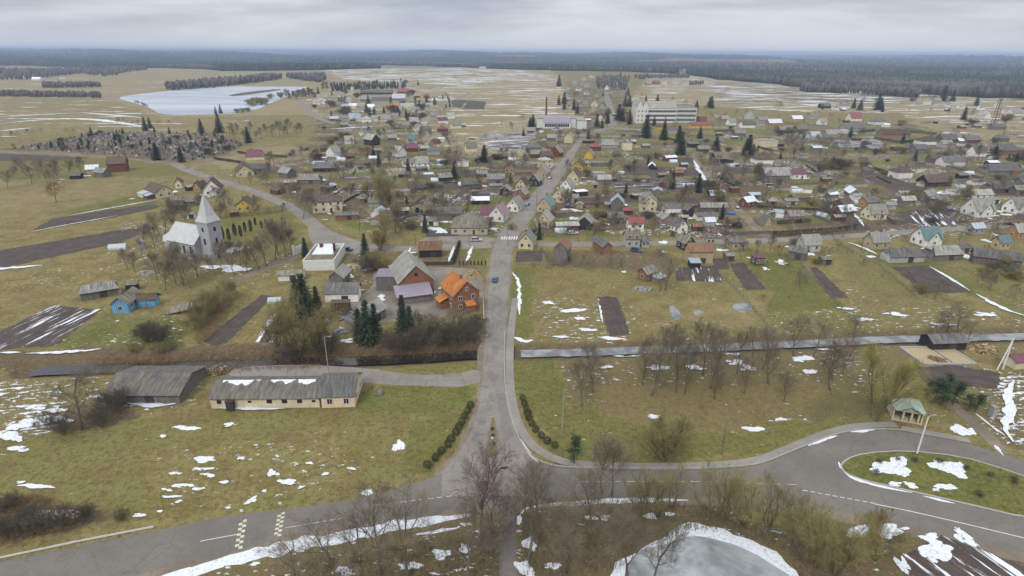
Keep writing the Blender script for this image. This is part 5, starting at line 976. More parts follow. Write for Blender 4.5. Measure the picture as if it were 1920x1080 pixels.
HOUSES = [
 # left village edge, from the cemetery to the church
 (224, 322, 38, 20, 1.2, 'G', 'redbrick', 'browns'), (176, 326, 24, 25, 1.3, 'b', 'tan', 'snow'), (194, 333, 30, -20, 1.6, 'b', 'wood', 'slate'), (145, 336, 24, 10, 1.2, 's', 'dark', 'dslate'),
 (479, 300, 36, 20, 1.2, 'k', 'cream', 'maroon'), (460, 331, 34, 115, 1.7, 'l', 'yellow', 'browns'), (487, 325, 40, 10, 1.9, 'b', 'wood', 'dslate'), (540, 334, 34, 145, 1.4, 'b', 'wood', 'slate'), (582, 345, 50, 3, 1.9, 'x', 'wood', 'slate'), (610, 322, 48, 8, 1.8, 'x', 'dark', 'dslate'),
 (610, 285, 18, 10, 1.3, 'b', 'redbrick', 'browns'), (626, 294, 30, 70, 1.2, 'g', 'white', 'slate'), (698, 273, 32, 140, 1.3, 'B', 'dark', 'lslate'), (687, 284, 25, 5, 1.6, 'F', 'brick', 'rust'), (655, 298, 20, 10, 1.2, 's', 'redbrick', 'browns'), (706, 287, 20, 20, 1.2, 's', 'wood', 'moss'),
 (749, 294, 29, 130, 1.3, 'g', 'white', 'lslate'), (766, 313, 26, 20, 1.3, 'k', 'white', 'slate'), (791, 314, 26, 15, 1.2, 'g', 'white', 'lslate'), (772, 285, 26, 20, 1.2, 'l', 'redbrick', 'maroon'), (757, 333, 20, 8, 1.4, 's', 'dark', 'dslate'), (772, 269, 22, 20, 1.1, 'g', 'pgreen', 'teal'),
 (690, 256, 18, 30, 1.2, 'g', 'grey', 'slate'), (680, 253, 14, 120, 1.2, 'g', 'white', 'slate'), (735, 265, 20, 20, 1.4, 'b', 'wood', 'slate'), (655, 270, 18, 20, 1.2, 'g', 'white', 'lslate'), (635, 277, 18, 40, 1.2, 'l', 'grey', 'moss'),
 (300, 371, 50, -38, 1.8, 'l', 'yellow', 'browns', dict(annex=[(-2.5, -6.4, 6, 3.4, 1.9, 'cream', 'bluem'), (3.5, -6.4, 4.5, 3.2, 1.7, 'redbrick', 'bluem')], chim=False)), (338, 353, 16, 100, 1.1, 'g', 'cream', 'browns'), (378, 362, 28, 75, 1.2, 'g', 'ochre', 'browns'), (357, 358, 18, 60, 1.3, 's', 'dark', 'slate'), (402, 366, 38, 110, 1.2, 'g', 'white', 'browns'),
 (345, 388, 60, 12, 2.4, 'x', 'wood', 'moss'), (332, 396, 32, 15, 1.8, 'b', 'brown', 'browns'), (360, 410, 16, 10, 1.2, 's', 'white', 'slate'), (463, 397, 40, 100, 1.2, 'l', 'sun', 'browns'), (440, 406, 18, 30, 1.3, 's', 'redbrick', 'rust'), (522, 365, 30, 150, 1.2, 's', 'brown', 'browns'),
 (616, 398, 60, 14, 1.25, 'H', 'cream', 'browns'), (652, 412, 46, 8, 2.6, 's', 'brick', 'dslate'), (686, 380, 22, 10, 1.4, 's', 'wood', 'slate'),
 (190, 558, 66, 32, 2.2, 'x', 'wood', 'slate'), (250, 545, 24, 20, 1.3, 's', 'dark', 'moss'), (548, 527, 52, 8, 2.0, 's', 'white', 'moss'), (640, 545, 42, 85, 1.6, 'B', 'wood', 'slate'), (645, 567, 72, 4, 1.9, 'b', 'white', 'dslate'),
 # main street, left side
 (805, 423, 36, 8, 1.6, 's', 'white', 'moss'), (846, 412, 48, 6, 2.0, 'b', 'wood', 'dslate'), (900, 383, 36, 5, 1.6, 's', 'dark', 'snow'), (966, 397, 34, 70, 1.4, 'g', 'white', 'slate'), (948, 367, 24, 80, 1.2, 'l', 'dark', 'slate'), (979, 375, 26, 70, 1.3, 'g', 'brick', 'slate'),
 (980, 357, 28, 70, 1.2, 'g', 'yellow', 'browns'), (1004, 349, 28, 68, 1.2, 'g', 'dark', 'slate'), (1018, 333, 30, 70, 1.3, 'g', 'tan', 'slate'), (1021, 316, 31, 20, 1.1, 'H', 'yellow', 'lslate'), (957, 324, 24, 80, 1.3, 'g', 'tan', 'browns'), (930, 345, 36, 6, 1.8, 'b', 'wood', 'slate'), (1000, 284, 31, 5, 1.4, 'h', 'wood', 'dslate'), (1003, 296, 22, 5, 1.3, 'l', 'redbrick', 'slate'), (1024, 299, 25, 5, 1.3, 'l', 'redbrick', 'browns'), (1043, 294, 27, 70, 1.2, 'g', 'redbrick', 'slate'), (1021, 281, 14, 10, 1.1, 'l', 'tan', 'browns'), (1067, 268, 20, 75, 1.2, 'G', 'cream', 'slate'), (1050, 262, 20, 20, 1.2, 'h', 'grey', 'slate'), (1033, 265, 20, 10, 1.2, 'b', 'wood', 'slate'), (883, 285, 26, 20, 1.2, 'g', 'cream', 'moss'), (899, 304, 20, 100, 1.2, 's', 'dark', 'dslate'), (827, 265, 12, 20, 1.2, 's', 'white', 'snow'), (818, 276, 18, 20, 1.2, 'g', 'peach', 'browns'), (804, 276, 14, 10, 1.2, 's', 'grey', 'slate'), (813, 290, 26, 10, 1.2, 'h', 'grey', 'dslate'), (850, 307, 26, 10, 1.4, 'b', 'pink', 'browns'), (826, 307, 12, 10, 1.3, 's', 'blue', 'bluem'),
 (776, 234, 20, 20, 1.2, 'g', 'cream', 'lslate'), (830, 231, 20, 15, 1.3, 'l', 'white', 'maroon'), (855, 241, 22, 20, 1.2, 'g', 'cream', 'slate'), (830, 248, 22, 20, 1.1, 'h', 'redbrick', 'maroon'), (800, 250, 20, 30, 1.2, 'g', 'grey', 'dslate'), (868, 238, 12, 10, 1.4, 's', 'wood', 'green'), (845, 222, 18, 15, 1.2, 'l', 'white', 'lslate'), (785, 247, 18, 110, 1.2, 'g', 'white', 'slate'), (812, 222, 16, 30, 1.2, 'g', 'grey', 'slate'), (795, 232, 14, 20, 1.2, 'l', 'white', 'slate'),
 # main street, right side
 (988, 467, 35, 80, 1.3, 'g', 'yellow', 'slate'), (1021, 427, 36, 72, 1.2, 'g', 'yellow', 'lslate'), (1024, 398, 38, 72, 1.4, 'g', 'tan', 'teal'), (1050, 380, 34, 70, 1.3, 'g', 'cream', 'slate'), (1063, 360, 30, 70, 1.3, 'g', 'white', 'slate'), (1077, 381, 16, 10, 1.1, 'b', 'grey', 'slate'), (1077, 341, 30, 70, 1.3, 'g', 'yellow', 'browns'), (1085, 320, 29, 72, 1.3, 'l', 'sun', 'browns'), (1101, 314, 14, 10, 1.1, 'h', 'sun', 'slate'), (1105, 298, 20, 72, 1.2, 'g', 'sun', 'slate'), (1116, 283, 24, 10, 1.3, 'h', 'redbrick', 'red'), (1122, 333, 27, 4, 1.5, 'F', 'grey', 'lslate'), (1131, 346, 30, 5, 1.6, 'b', 'wood', 'lslate'), (1150, 342, 18, 5, 1.2, 's', 'wood', 'dslate'), (1113, 353, 18, 10, 1.2, 's', 'tan', 'slate'), (1128, 313, 44, 4, 3.2, 'F', 'wood', 'slate'), (1140, 278, 40, 5, 1.5, 'k', 'grey', 'slate'), (1112, 390, 60, 4, 5, 's', 'pink', 'browns'), (1087, 391, 14, 80, 1.1, 's', 'tan', 'slate'), (1142, 391, 20, 4, 1.5, 's', 'wood', 'slate'),
 (1097, 430, 32, 75, 1.3, 'b', 'dark', 'slate', dict(annex=(1, -4.2, 5, 2.6, 1.9, 'pink', 'rose'))), (1054, 496, 34, 72, 1.5, 'B', 'wood', 'rust', dict(e=6.0)), (1128, 476, 40, 108, 2.6, 'b', 'brick', 'dslate'), (1156, 397, 24, 80, 1.3, 'B', 'wood', 'bluem'), (1152, 420, 34, 5, 1.5, 'b', 'wood', 'dslate'), (1176, 403, 22, 4, 1.5, 's', 'redbrick', 'red'), (1213, 397, 36, 82, 1.1, 'G', 'yellow', 'slate'), (1190, 431, 35, 3, 1.3, 'l', 'white', 'red'), (1183, 464, 34, 3, 1.1, 'G', 'grey', 'moss', dict(e=3.6)), (1208, 464, 18, 3, .9, 'l', 'grey', 'dslate'), (1246, 422, 32, 105, 1.3, 'l', 'pink', 'slate'), (1272, 438, 34, 108, 1.3, 'g', 'white', 'dslate'), (1284, 470, 36, 108, 1.4, 'g', 'dark', 'moss'), (1308, 495, 56, 3, 1.8, 'B', 'tan', 'rust', dict(annex=(-3.4, -5.6, 3.6, 3.2, 1.9, 'dark', 'bluem'))), (1290, 406, 22, 105, 1.2, 'b', 'dark', 'dslate'), (1335, 401, 56, 3, 3.4, 'b', 'wood', 'slate'), (1307, 434, 26, 5, 1.5, 's', 'brown', 'rust'), (1280, 416, 20, 5, 1.4, 's', 'grey', 'lslate'), (1328, 459, 24, 8, 1.0, 'h', 'tan', 'dslate'), (1379, 469, 40, 8, 1.25, 'h', 'tan', 'dslate'), (1365, 490, 22, 10, 1.2, 's', 'wood', 'slate'), (1400, 389, 32, 30, 1.4, 'l', 'redbrick', 'snow'), (1412, 373, 26, 4, 1.5, 's', 'wood', 'bluem'), (1433, 424, 28, 110, 1.0, 'a', 'tan', 'dslate'), (1487, 417, 38, 4, 1.5, 'l', 'pink', 'slate'), (1513, 473, 46, 8, 1.25, 'g', 'pgreen', 'lslate'), (1494, 487, 36, -42, 1.9, 'b', 'wood', 'dslate'), (1545, 497, 26, 10, 1.3, 's', 'wood', 'moss'), (1211, 528, 36, 40, 1.2, 'l', 'brick', 'slate', dict(annex=(1.5, -4.0, 4, 2.4, 1.6, 'wood', 'bluem'), chim=False)), (1445, 385, 20, 5, 1.3, 's', 'wood', 'slate'), (1480, 385, 30, 4, 1.6, 's', 'grey', 'slate'),
 # right of the street
 (1578, 395, 36, 30, 1.4, 'b', 'brown', 'browns'), (1625, 390, 34, 20, 1.4, 'l', 'ochre', 'dslate'), (1636, 413, 46, 10, 1.3, 'g', 'cream', 'slate'), (1640, 468, 46, 10, 1.4, 'g', 'tan', 'slate'), (1733, 462, 54, 10, 1.15, 'g', 'white', 'teal', dict(cross=5.0)), (1688, 495, 76, 6, 2.4, 'x', 'grey', 'dslate'), (1763, 490, 70, 8, 1.9, 'x', 'wood', 'lslate'), (1800, 475, 34, 10, 1.4, 's', 'tan', 'dslate'), (1862, 500, 84, -24, 2.8, 'b', 'wood', 'dslate'), (1873, 468, 30, 12, 1.2, 'g', 'tan', 'teal'), (1825, 440, 32, 12, 1.4, 'l', 'grey', 'bluem'), (1905, 448, 36, 10, 1.2, 'g', 'ochre', 'lslate'), (1830, 407, 58, 10, 1.1, 'g', 'white', 'slate', dict(cross=5.5)), (1902, 401, 46, 10, 1.1, 'g', 'white', 'slate', dict(cross=5)), (1834, 376, 44, 8, 2.0, 'l', 'white', 'lslate'), (1860, 382, 24, 10, 1.3, 's', 'white', 'slate'), (1756, 388, 44, 30, 1.7, 'x', 'wood', 'slate'), (1735, 378, 34, 30, 1.6, 'b', 'wood', 'slate'), (1868, 362, 56, 12, 1.7, 'x', 'wood', 'dslate'), (1905, 366, 28, 8, 1.4, 'b', 'wood', 'slate'), (1916, 352, 30, 12, 1.6, 'b', 'wood', 'dslate'), (1748, 352, 60, 12, 2.0, 'b', 'dark', 'browns'), (1735, 351, 34, 10, 2.4, 's', 'cream', 'dslate'), (1686, 335, 43, 10, 1.1, 'h', 'white', 'browns', dict(e=4.0)), (1872, 329, 74, 8, 2.6, 'x', 'wood', 'dslate'), (1899, 328, 20, 8, 1.2, 'F', 'brick', 'rust'), (1916, 324, 20, 8, 1.2, 'l', 'brick', 'slate'), (1780, 312, 50, 8, 2.2, 'b', 'white', 'dslate'), (1750, 306, 30, 8, 1.6, 'b', 'wood', 'browns'), (1885, 290, 54, 10, 1.5, 'h', 'brick', 'dslate'), (1829, 294, 34, 12, 1.2, 'g', 'white', 'dslate'), (1817, 269, 36, 6, 1.7, 'l', 'redbrick', 'dslate'), (1875, 266, 28, 10, 1.4, 'h', 'wood', 'dslate'), (1737, 272, 46, 8, 1.4, 'h', 'white', 'browns'), (1773, 268, 40, 6, 1.5, 'l', 'wood', 'dslate'), (1770, 277, 28, 6, 1.4, 'l', 'grey', 'slate'), (1720, 287, 34, 10, 1.6, 'b', 'wood', 'dslate'), (1677, 283, 18, 20, 1.2, 's', 'brown', 'browns'), (1705, 279, 18, 100, 1.2, 's', 'white', 'dslate'), (1673, 259, 60, 4, 2.4, 'l', 'pink', 'browns'), (1597, 247, 50, 8, 2.2, 'l', 'grey', 'dslate'), (1556, 258, 34, 8, 1.5, 'l', 'grey', 'slate'), (1525, 262, 24, 8, 1.3, 'g', 'grey', 'bluem'), (1645, 234, 36, 8, 1.5, 'h', 'white', 'dslate'), (1600, 227, 30, 8, 1.3, 'g', 'white', 'redr'), (1580, 250, 18, 8, 1.2, 's', 'white', 'lslate'),
 # beyond the street on the right
 (1495, 336, 46, 8, 1.2, 'h', 'white', 'maroon'), (1450, 344, 58, 5, 1.9, 'B', 'wood', 'slate'), (1430, 327, 34, 20, 1.3, 'b', 'dark', 'dslate'), (1427, 308, 44, 95, 1.0, 'h', 'white', 'browns'), (1348, 306, 38, 15, 1.3, 'G', 'dark', 'moss', dict(e=3.0, annex=(5.5, -3.5, 5, 3.2, 2, 'dark', 'dslate'))), (1299, 277, 24, 10, 1.2, 'h', 'dark', 'dslate'), (1433, 277, 48, 10, 1.7, 'f', 'cream', 'slate'), (1175, 282, 21, 8, 1.0, 'f', 'cream', 'slate'), (1155, 277, 12, 8, 1.0, 'f', 'grey', 'slate'), (1210, 278, 18, 8, 1.3, 's', 'wood', 'slate'), (1262, 250, 20, 10, 1.2, 'h', 'grey', 'dslate'), (1236, 244, 19, 8, 1.1, 'h', 'sun', 'browns'), (1370, 235, 20, 20, 1.2, 'g', 'white', 'lslate'), (1400, 240, 32, 8, 1.6, 'l', 'white', 'dslate'), (1405, 223, 20, 70, 1.2, 'g', 'pgreen', 'slate'), (1450, 236, 32, 6, 1.6, 'l', 'ochre', 'snow'), (1492, 228, 26, 8, 1.5, 'l', 'tan', 'snow'), (1428, 230, 24, 10, 1.3, 'l', 'grey', 'lilac'), (1357, 228, 20, 10, 1.2, 'b', 'pink', 'slate'), (1341, 226, 16, 30, 1.2, 'g', 'tan', 'slate'), (1523, 222, 20, 8, 1.3, 'l', 'grey', 'slate'), (1540, 234, 20, 20, 1.3, 'g', 'white', 'slate'), (1470, 250, 30, 6, 1.6, 'b', 'wood', 'slate'), (1500, 248, 28, 8, 1.5, 'b', 'wood', 'moss'), (1505, 265, 22, 8, 1.3, 'l', 'grey', 'slate'), (1385, 256, 26, 5, 1.5, 'b', 'wood', 'slate'), (1460, 275, 20, 8, 1.4, 's', 'dark', 'dslate'),
 # far rows
 (1800, 204, 14, 10, 1.2, 'g', 'white', 'lslate'), (1838, 206, 14, 10, 1.2, 'g', 'white', 'lslate'), (1843, 222, 24, 100, 1.2, 'g', 'white', 'lslate'), (1900, 217, 28, 10, 1.3, 'g', 'white', 'slate'), (1718, 196, 14, 15, 1.2, 'l', 'grey', 'slate'), (1738, 195, 14, 10, 1.3, 'l', 'white', 'bluem'), (1712, 190, 12, 10, 1.2, 'b', 'redbrick', 'browns'), (1755, 192, 18, 8, 1.5, 'b', 'grey', 'slate'), (1750, 187, 12, 8, 1.2, 'l', 'tan', 'browns'), (1545, 203, 24, 8, 1.6, 'b', 'dark', 'dslate'), (1582, 200, 18, 8, 1.3, 'l', 'grey', 'slate'), (1565, 206, 14, 8, 1.2, 'l', 'white', 'slate'), (1660, 238, 16, 8, 1.2, 's', 'white', 'snow'), (1868, 244, 30, 6, 2, 'b', 'wood', 'dslate'), (1830, 240, 18, 8, 1.3, 's', 'wood', 'slate'), (1775, 200, 12, 8, 1.2, 'g', 'white', 'slate'), (1870, 200, 14, 10, 1.2, 'g', 'white', 'lslate'),
 (1230, 158, 16, 10, 1.3, 'l', 'redbrick', 'red'), (1245, 159, 12, 10, 1.2, 'l', 'white', 'lslate'), (1267, 157, 12, 10, 1.2, 'g', 'white', 'slate'), (1285, 160, 12, 8, 1.3, 's', 'white', 'lslate'), (1215, 160, 12, 10, 1.2, 'g', 'pink', 'slate'), (1110, 148, 10, 20, 1.2, 'g', 'white', 'slate'), (1094, 152, 10, 10, 1.2, 'g', 'cream', 'slate'), (1076, 160, 12, 10, 1.2, 'g', 'grey', 'slate'), (1100, 164, 12, 20, 1.2, 'g', 'cream', 'slate'), (1085, 170, 12, 10, 1.2, 'l', 'white', 'slate'), (1065, 172, 12, 20, 1.2, 'g', 'grey', 'lslate'), (1080, 180, 12, 10, 1.2, 'g', 'pink', 'browns'), (1100, 178, 12, 20, 1.2, 'g', 'white', 'slate'), (1118, 184, 14, 75, 1.2, 'g', 'tan', 'slate'), (1128, 190, 12, 75, 1.2, 'g', 'grey', 'slate'), (1095, 200, 14, 20, 1.2, 'g', 'grey', 'slate'), (1115, 200, 16, 75, 1.3, 'g', 'cream', 'slate'), (1130, 204, 14, 75, 1.2, 'g', 'grey', 'browns'), (1080, 205, 14, 20, 1.3, 'b', 'wood', 'slate'), (1112, 212, 16, 70, 1.2, 'g', 'tan', 'slate'), (1098, 220, 12, 20, 1.1, 'g', 'sun', 'slate'), (1127, 227, 16, 70, 1.2, 'g', 'peach', 'browns'), (1140, 214, 12, 75, 1.2, 'g', 'redbrick', 'browns'), (1165, 214, 14, 8, 1.2, 'l', 'brick', 'rust'), (1178, 214, 14, 8, 1.2, 'F', 'brick', 'rust'), (1065, 190, 12, 10, 1.3, 'b', 'wood', 'slate'), (1138, 168, 10, 75, 1.2, 'g', 'white', 'slate'), (1155, 160, 10, 75, 1.2, 'g', 'tan', 'slate'),
 (680, 167, 14, 20, 1.2, 'g', 'cream', 'lslate'), (700, 165, 14, 110, 1.2, 'g', 'peach', 'slate'), (690, 177, 30, 5, 3.0, 'b', 'dark', 'dslate'), (720, 177, 36, 5, 3.0, 'b', 'dark', 'dslate'), (661, 170, 8, 70, 1.0, 'G', 'cream', 'slate'), (756, 175, 22, 8, 1.5, 'l', 'redbrick', 'redr'), (748, 188, 26, 8, 1.4, 'b', 'wood', 'bluem'), (735, 207, 22, 8, 1.4, 'l', 'tan', 'orange'), (764, 206, 26, 10, 1.3, 'l', 'cream', 'lslate'), (716, 193, 40, 5, 2.6, 'b', 'grey', 'dslate'), (690, 190, 30, 5, 2.2, 'b', 'wood', 'slate'), (600, 186, 12, 20, 1.2, 'g', 'cream', 'lslate'), (594, 196, 14, 30, 1.2, 'g', 'white', 'lslate'), (610, 195, 14, 100, 1.2, 'g', 'white', 'slate'), (624, 188, 12, 20, 1.2, 'g', 'peach', 'slate'), (640, 182, 14, 10, 1.3, 'g', 'white', 'slate'), (652, 192, 14, 20, 1.2, 'l', 'white', 'lslate'), (632, 200, 14, 15, 1.3, 'l', 'grey', 'slate'), (648, 204, 14, 20, 1.2, 'l', 'white', 'bluem'), (663, 203, 16, 8, 1.3, 'l', 'white', 'snow'), (677, 204, 16, 8, 1.3, 'l', 'grey', 'lslate'), (695, 205, 16, 10, 1.2, 'l', 'white', 'snow'), (725, 190, 10, 8, 1.2, 's', 'white', 'snow'), (648, 227, 24, 8, 1.6, 'b', 'grey', 'slate'), (666, 228, 22, 15, 1.2, 'g', 'white', 'bluem'), (687, 229, 20, 15, 1.2, 'h', 'white', 'bluem'), (705, 227, 18, 10, 1.3, 'l', 'white', 'lslate'), (722, 228, 24, 10, 1.3, 'l', 'cream', 'slate'), (740, 222, 16, 10, 1.3, 'l', 'grey', 'slate'), (780, 210, 16, 10, 1.3, 'l', 'white', 'slate'), (790, 220, 16, 20, 1.2, 'g', 'grey', 'lslate'), (773, 193, 14, 10, 1.3, 'l', 'tan', 'slate'), (782, 183, 12, 10, 1.3, 'l', 'redbrick', 'slate'), (800, 184, 12, 10, 1.3, 'l', 'redbrick', 'red'), (815, 187, 12, 10, 1.3, 'l', 'white', 'slate'), (805, 202, 14, 10, 1.3, 'l', 'pgreen', 'green'), (760, 240, 16, 20, 1.3, 'l', 'grey', 'slate'), (745, 243, 14, 20, 1.3, 's', 'wood', 'slate'), (905, 136, 14, 10, 1.4, 'l', 'white', 'lslate'), (40, 149, 14, 8, 1.6, 'l', 'white', 'snow'), (70, 151, 18, 8, 1.8, 'b', 'white', 'snow'), (118, 148, 12, 8, 1.4, 'l', 'white', 'lslate'), (22, 146, 10, 8, 1.4, 'l', 'grey', 'slate')]
ROOFS['redr'] = (ROOFS['red'][0], 'red brown'); MATS['roof_redr'] = MATS['roof_red']
for a in HOUSES:
    hs(*a[:8], **(dict(a[8]) if len(a) > 8 else {}))
# the buildings that carry the picture, set out from their ground corners
def corner(a, b, depth_m, typ, wall, roof, swap=False, **kw):
    """a, b: photo pixels of the near ground corners, left and right; depth away from the viewer in metres"""
    A, B = P(*a), P(*b); L = math.dist(A, B); an = math.atan2(B[1]-A[1], B[0]-A[0]); n = (-math.sin(an), math.cos(an))
    c = ((A[0]+B[0])/2+n[0]*depth_m/2, (A[1]+B[1])/2+n[1]*depth_m/2)
    if swap: return build(depth_m, L, c, math.degrees(an)+90, typ, wall, roof, 2, **kw)
    return build(L, depth_m, c, math.degrees(an), typ, wall, roof, 2, **kw)
# brick house with the orange roof: ridge runs from its near gable back to the left
rt = corner((852, 587), (899, 577), 9.5, 'G', 'brick', 'orange', swap=True, e=5.4, slope=.92, label='two-storey brick house with bright orange roof beside the main road', door=False)
WH = math.dist(P(852, 587), P(899, 577))/2; m1 = MB(); m1.box((1.0, WH+1.25, 1.2), (3.2, 2.5, 2.4)); pr = obj('porch', m1.mesh('porch', 'wall_brick'), rt); m2 = MB(); slab(m2, (-1.0, WH+2.9, 2.3), (3.0, WH+2.9, 2.3), (3.0, WH+.02, 3.4), (-1.0, WH+.02, 3.4)); obj('porch_roof', m2.mesh('porch_roof', 'roof_orange'), pr)
m1 = MB(); m1.box((-5.75, -.6, 1.05), (2.0, 2.6, 2.1)); pr = obj('porch', m1.mesh('porch', 'wall_brick'), rt); m2 = MB(); slab(m2, (-7.0, -2.1, 2.05), (-7.0, .9, 2.05), (-4.78, .9, 2.95), (-4.78, -2.1, 2.95)); obj('porch_roof', m2.mesh('porch_roof', 'roof_orange'), pr)
# brick barn with grey gable roof and its lilac lean-to
rt = corner((750, 560), (814, 552), 16, 'B', 'brick', 'lslate', swap=True, e=5.0, slope=.95, label='large brick gabled barn with pale grey roof and lilac lean-to', win=False)
m1 = MB(); m1.box((-10.6, 1.6, 1.3), (4.9, 10, 2.6)); ln = obj('lean_to', m1.mesh('lean_to', 'wall_wood'), rt); m2 = MB(); slab(m2, (-13.6, -3.9, 2.4), (-13.6, 7.1, 2.4), (-8.0, 7.1, 4.3), (-8.0, -3.9, 4.3)); obj('lean_to_roof', m2.mesh('lean_to_roof', 'roof_lilac'), ln)
add_window(rt, -8.0, 0, 7.2, PI/2, .9, 1.0, True)
hs(737, 545, 64, 3, 1.2, 'F', 'wood', 'lilac', label='grey plank shed with flat lilac roof against the brick barn', e=4.6)
hs(808, 482, 46, 5, 1.5, 'b', 'dark', 'rust', label='dark plank shed with rusty roof behind the brick barn')
hs(695, 612, 66, 62, 1.8, 'B', 'wood', 'slate', label='grey barn with steep slate roof above the stream spruces', e=3.0)
hs(665, 618, 58, 62, 1.5, 's', 'tan', 'dslate', label='long low shed with dark roof beside the stream barn')
hs(640, 585, 40, 3, 2.2, 'F', 'brown', 'browns', label='low rusty brown lean-to between the two grey barns')
# shop
rt = corner((846, 440), (914, 440), 14.5, 'h', 'beige', 'moss', e=3.1, slope=.62, label='long beige hip-roofed shop by the pedestrian crossing', cat='shop', name='shop')
# maroon roofed house
rt = hs(936, 416, 42, 72, 1.25, 'g', 'white', 'rose', label='white house with pink and maroon roof beside the main road')
m1 = MB(); gable_wall(m1, 6, 6.0, 2.7, 3.0, -.5, 5.0, True); obj('wing', m1.mesh('wing', 'wall_white'), rt); m2 = MB(); gable_roof(m2, 7, 6.0, 2.7, 3.0, .4, 0, -.5, 4.2, True); obj('wing_roof', m2.mesh('wing_roof', 'roof_maroon'), rt)
# blue house
rt = corner((212, 588), (243, 587), 8.5, 'l', 'blue', 'moss', swap=True, e=2.9, slope=.8, label='bright blue boarded cottage with mossy grey roof')
m1 = MB(); gable_wall(m1, 5, 3.4, 2.3, 1.3, 1.5, -5.0, True); pw = obj('porch', m1.mesh('porch', 'wall_blue'), rt); m2 = MB(); gable_roof(m2, 5.4, 3.4, 2.3, 1.3, .3, 0, 1.5, -5.1, True); obj('porch_roof', m2.mesh('porch_roof', 'roof_browns'), pw); add_window(pw, 1.5, -7.5, 1.4, PI, .9, 1.0)
# long cream building and the weathered barn in the meadow
rt = corner((397, 766), (600, 764), 8.5, 'l', 'cream', 'old', e=2.5, slope=.42, label='long low cream building with snow on its dark roof', chim=False, win=False, door=False, name='long_building', cat='building')
LL = math.dist(P(397, 766), P(600, 764))
for t, w in ((.08, .9), (.36, .7), (.54, 1.1), (.68, 1.1), (.82, 1.0), (.95, .7)): add_window(rt, -LL/2+LL*t, -4.25, 1.6, PI, w, .85 if w > .8 else .5, True)
d = MB(); d.box((0, 0, 0), (1.4, 1.2, 2.2)); d.box((0, .1, 1.2), (1.7, 1.5, .14)); obj('entrance', d.mesh('entrance', 'dark_wood'), rt, (-LL/2+LL*.19, -4.8, 1.05))
sn = MB()
for k in range(90):
    t0 = -LL/2+1.5+k*(LL-3)/90; w0, w1 = [(-.15+2.6*float(fbm(np.array([kk*.13]), np.array([2.]), 6, 5)))*(0 if .44 < kk/90 < .52 or .78 < kk/90 < .82 else 1) for kk in (k, k+1)]; w0, w1 = max(.03, w0-.55), max(.03, w1-.55)
    if max(w0, w1) < .08: continue
    a = [(t0, -.15-w0), (t0+(LL-3)/90, -.15-w1), (t0+(LL-3)/90, -.13), (t0, -.13)]; sn.add([(x, y, 2.5+(4.25+y)*.42+.205) for x, y in a], [(0, 1, 2, 3)])
obj('roof_snow', sn.mesh('roof_snow', 'snow'), rt)
rt = corner((604, 765), (666, 763), 9.0, 'l', 'peach', 'dslate', e=2.9, slope=.6, label='peach-walled gabled house joined to the long cream building', chim=False)
rt = corner((198, 757), (338, 757), 12, 'b', 'wood', 'old', e=2.2, slope=.30, label='long weathered plank barn with sagging grey roof', chim=False)
# bus shelter
rt = corner((1672, 787), (1728, 797), 5.2, 'h', 'cream', 'green', e=.02, slope=.6, label='cream bus shelter with pale green hip roof', cat='bus shelter', name='bus_shelter', chim=False, win=False, door=False)
for c in list(rt.children):
    if c.name.startswith('roof'): c.location.z = 2.75
    if c.name.startswith('wall'): c.hide_render = False
LB = math.dist(P(1672, 787), P(1728, 797)); m1 = MB()
m1.box((0, 2.5, 1.35), (LB, .2, 2.7)); m1.box((-LB/2+.1, 0, 1.35), (.2, 4.8, 2.7)); m1.box((LB/2-.1, 0, 1.35), (.2, 4.8, 2.7)); m1.box((0, -2.35, 2.5), (LB-.41, .22, .45)); obj('wall', m1.mesh('wall', 'wall_cream'), rt)
for t in (-.16, .12, .36):
    m1 = MB(); m1.box((LB*t, -2.35, 1.1), (.34, .34, 2.25)); obj('pillar', m1.mesh('pillar', 'wall_yellow'), rt)
m1 = MB(); m1.box((0, 1.9, .45), (LB*.8, .45, .06)); m1.box((-LB*.3, 1.9, .2), (.1, .4, .42)); m1.box((LB*.3, 1.9, .2), (.1, .4, .42)); obj('bench', m1.mesh('bench', 'dark_wood'), rt)
m1 = MB(); gable_wall(m1, .3, LB*.8, 2.76, 1.1, 0, -2.45, True); m1.v = []; m1.f = []; m1.m = []; hb = LB*.4; m1.add([(-hb, -2.60, 2.76), (hb, -2.60, 2.76), (0, -2.60, 3.85), (-hb, -2.42, 2.76), (hb, -2.42, 2.76), (0, -2.42, 3.85)], [(0, 1, 2), (5, 4, 3), (0, 3, 4, 1), (1, 4, 5, 2), (2, 5, 3, 0)]); obj('pediment', m1.mesh('pediment', 'wall_beige'), rt); m1 = MB(); m1.box((.5, -2.66, 3.15), (.75, .05, .5)); sg = obj('sign', m1.mesh('sign', 'frame_white'), rt); m1 = MB(); m1.box((.5, -2.70, 3.15), (.5, .03, .26)); obj('sign_symbol', m1.mesh('sign_symbol', 'sign_blue'), sg)
m1 = MB(); gable_roof(m1, 2.4, LB*.82, 2.78, 1.15, .3, 0, 0, -1.9, True); obj('porch_roof', m1.mesh('porch_roof', 'roof_green'), rt)
hs(1735, 177+0, .5, 0, 1, 's', 'wood', 'slate') if 0 else None
hs(1762, 660, 78, 5, 2.0, 'b', 'dark', 'dslate', label='black plank hut with dark roof by the canal', e=2.3, slope=.55)
hs(1912, 694, 60, 8, 2.2, 's', 'cream', 'maroon', label='cream shed with maroon roof at the power pole')
hs(1858, 782, 14, 10, 1.0, 'F', 'grey', 'lslate', look='small grey kiosk cabin', label='small grey cabin standing beside the young pines', e=2.2)
# red-roofed garden hut
rt = hs(1419, 498, 26, 8, 1.0, 'h', 'brown', 'maroon', label='small dark garden hut with red roof on green lawn', cat='hut')
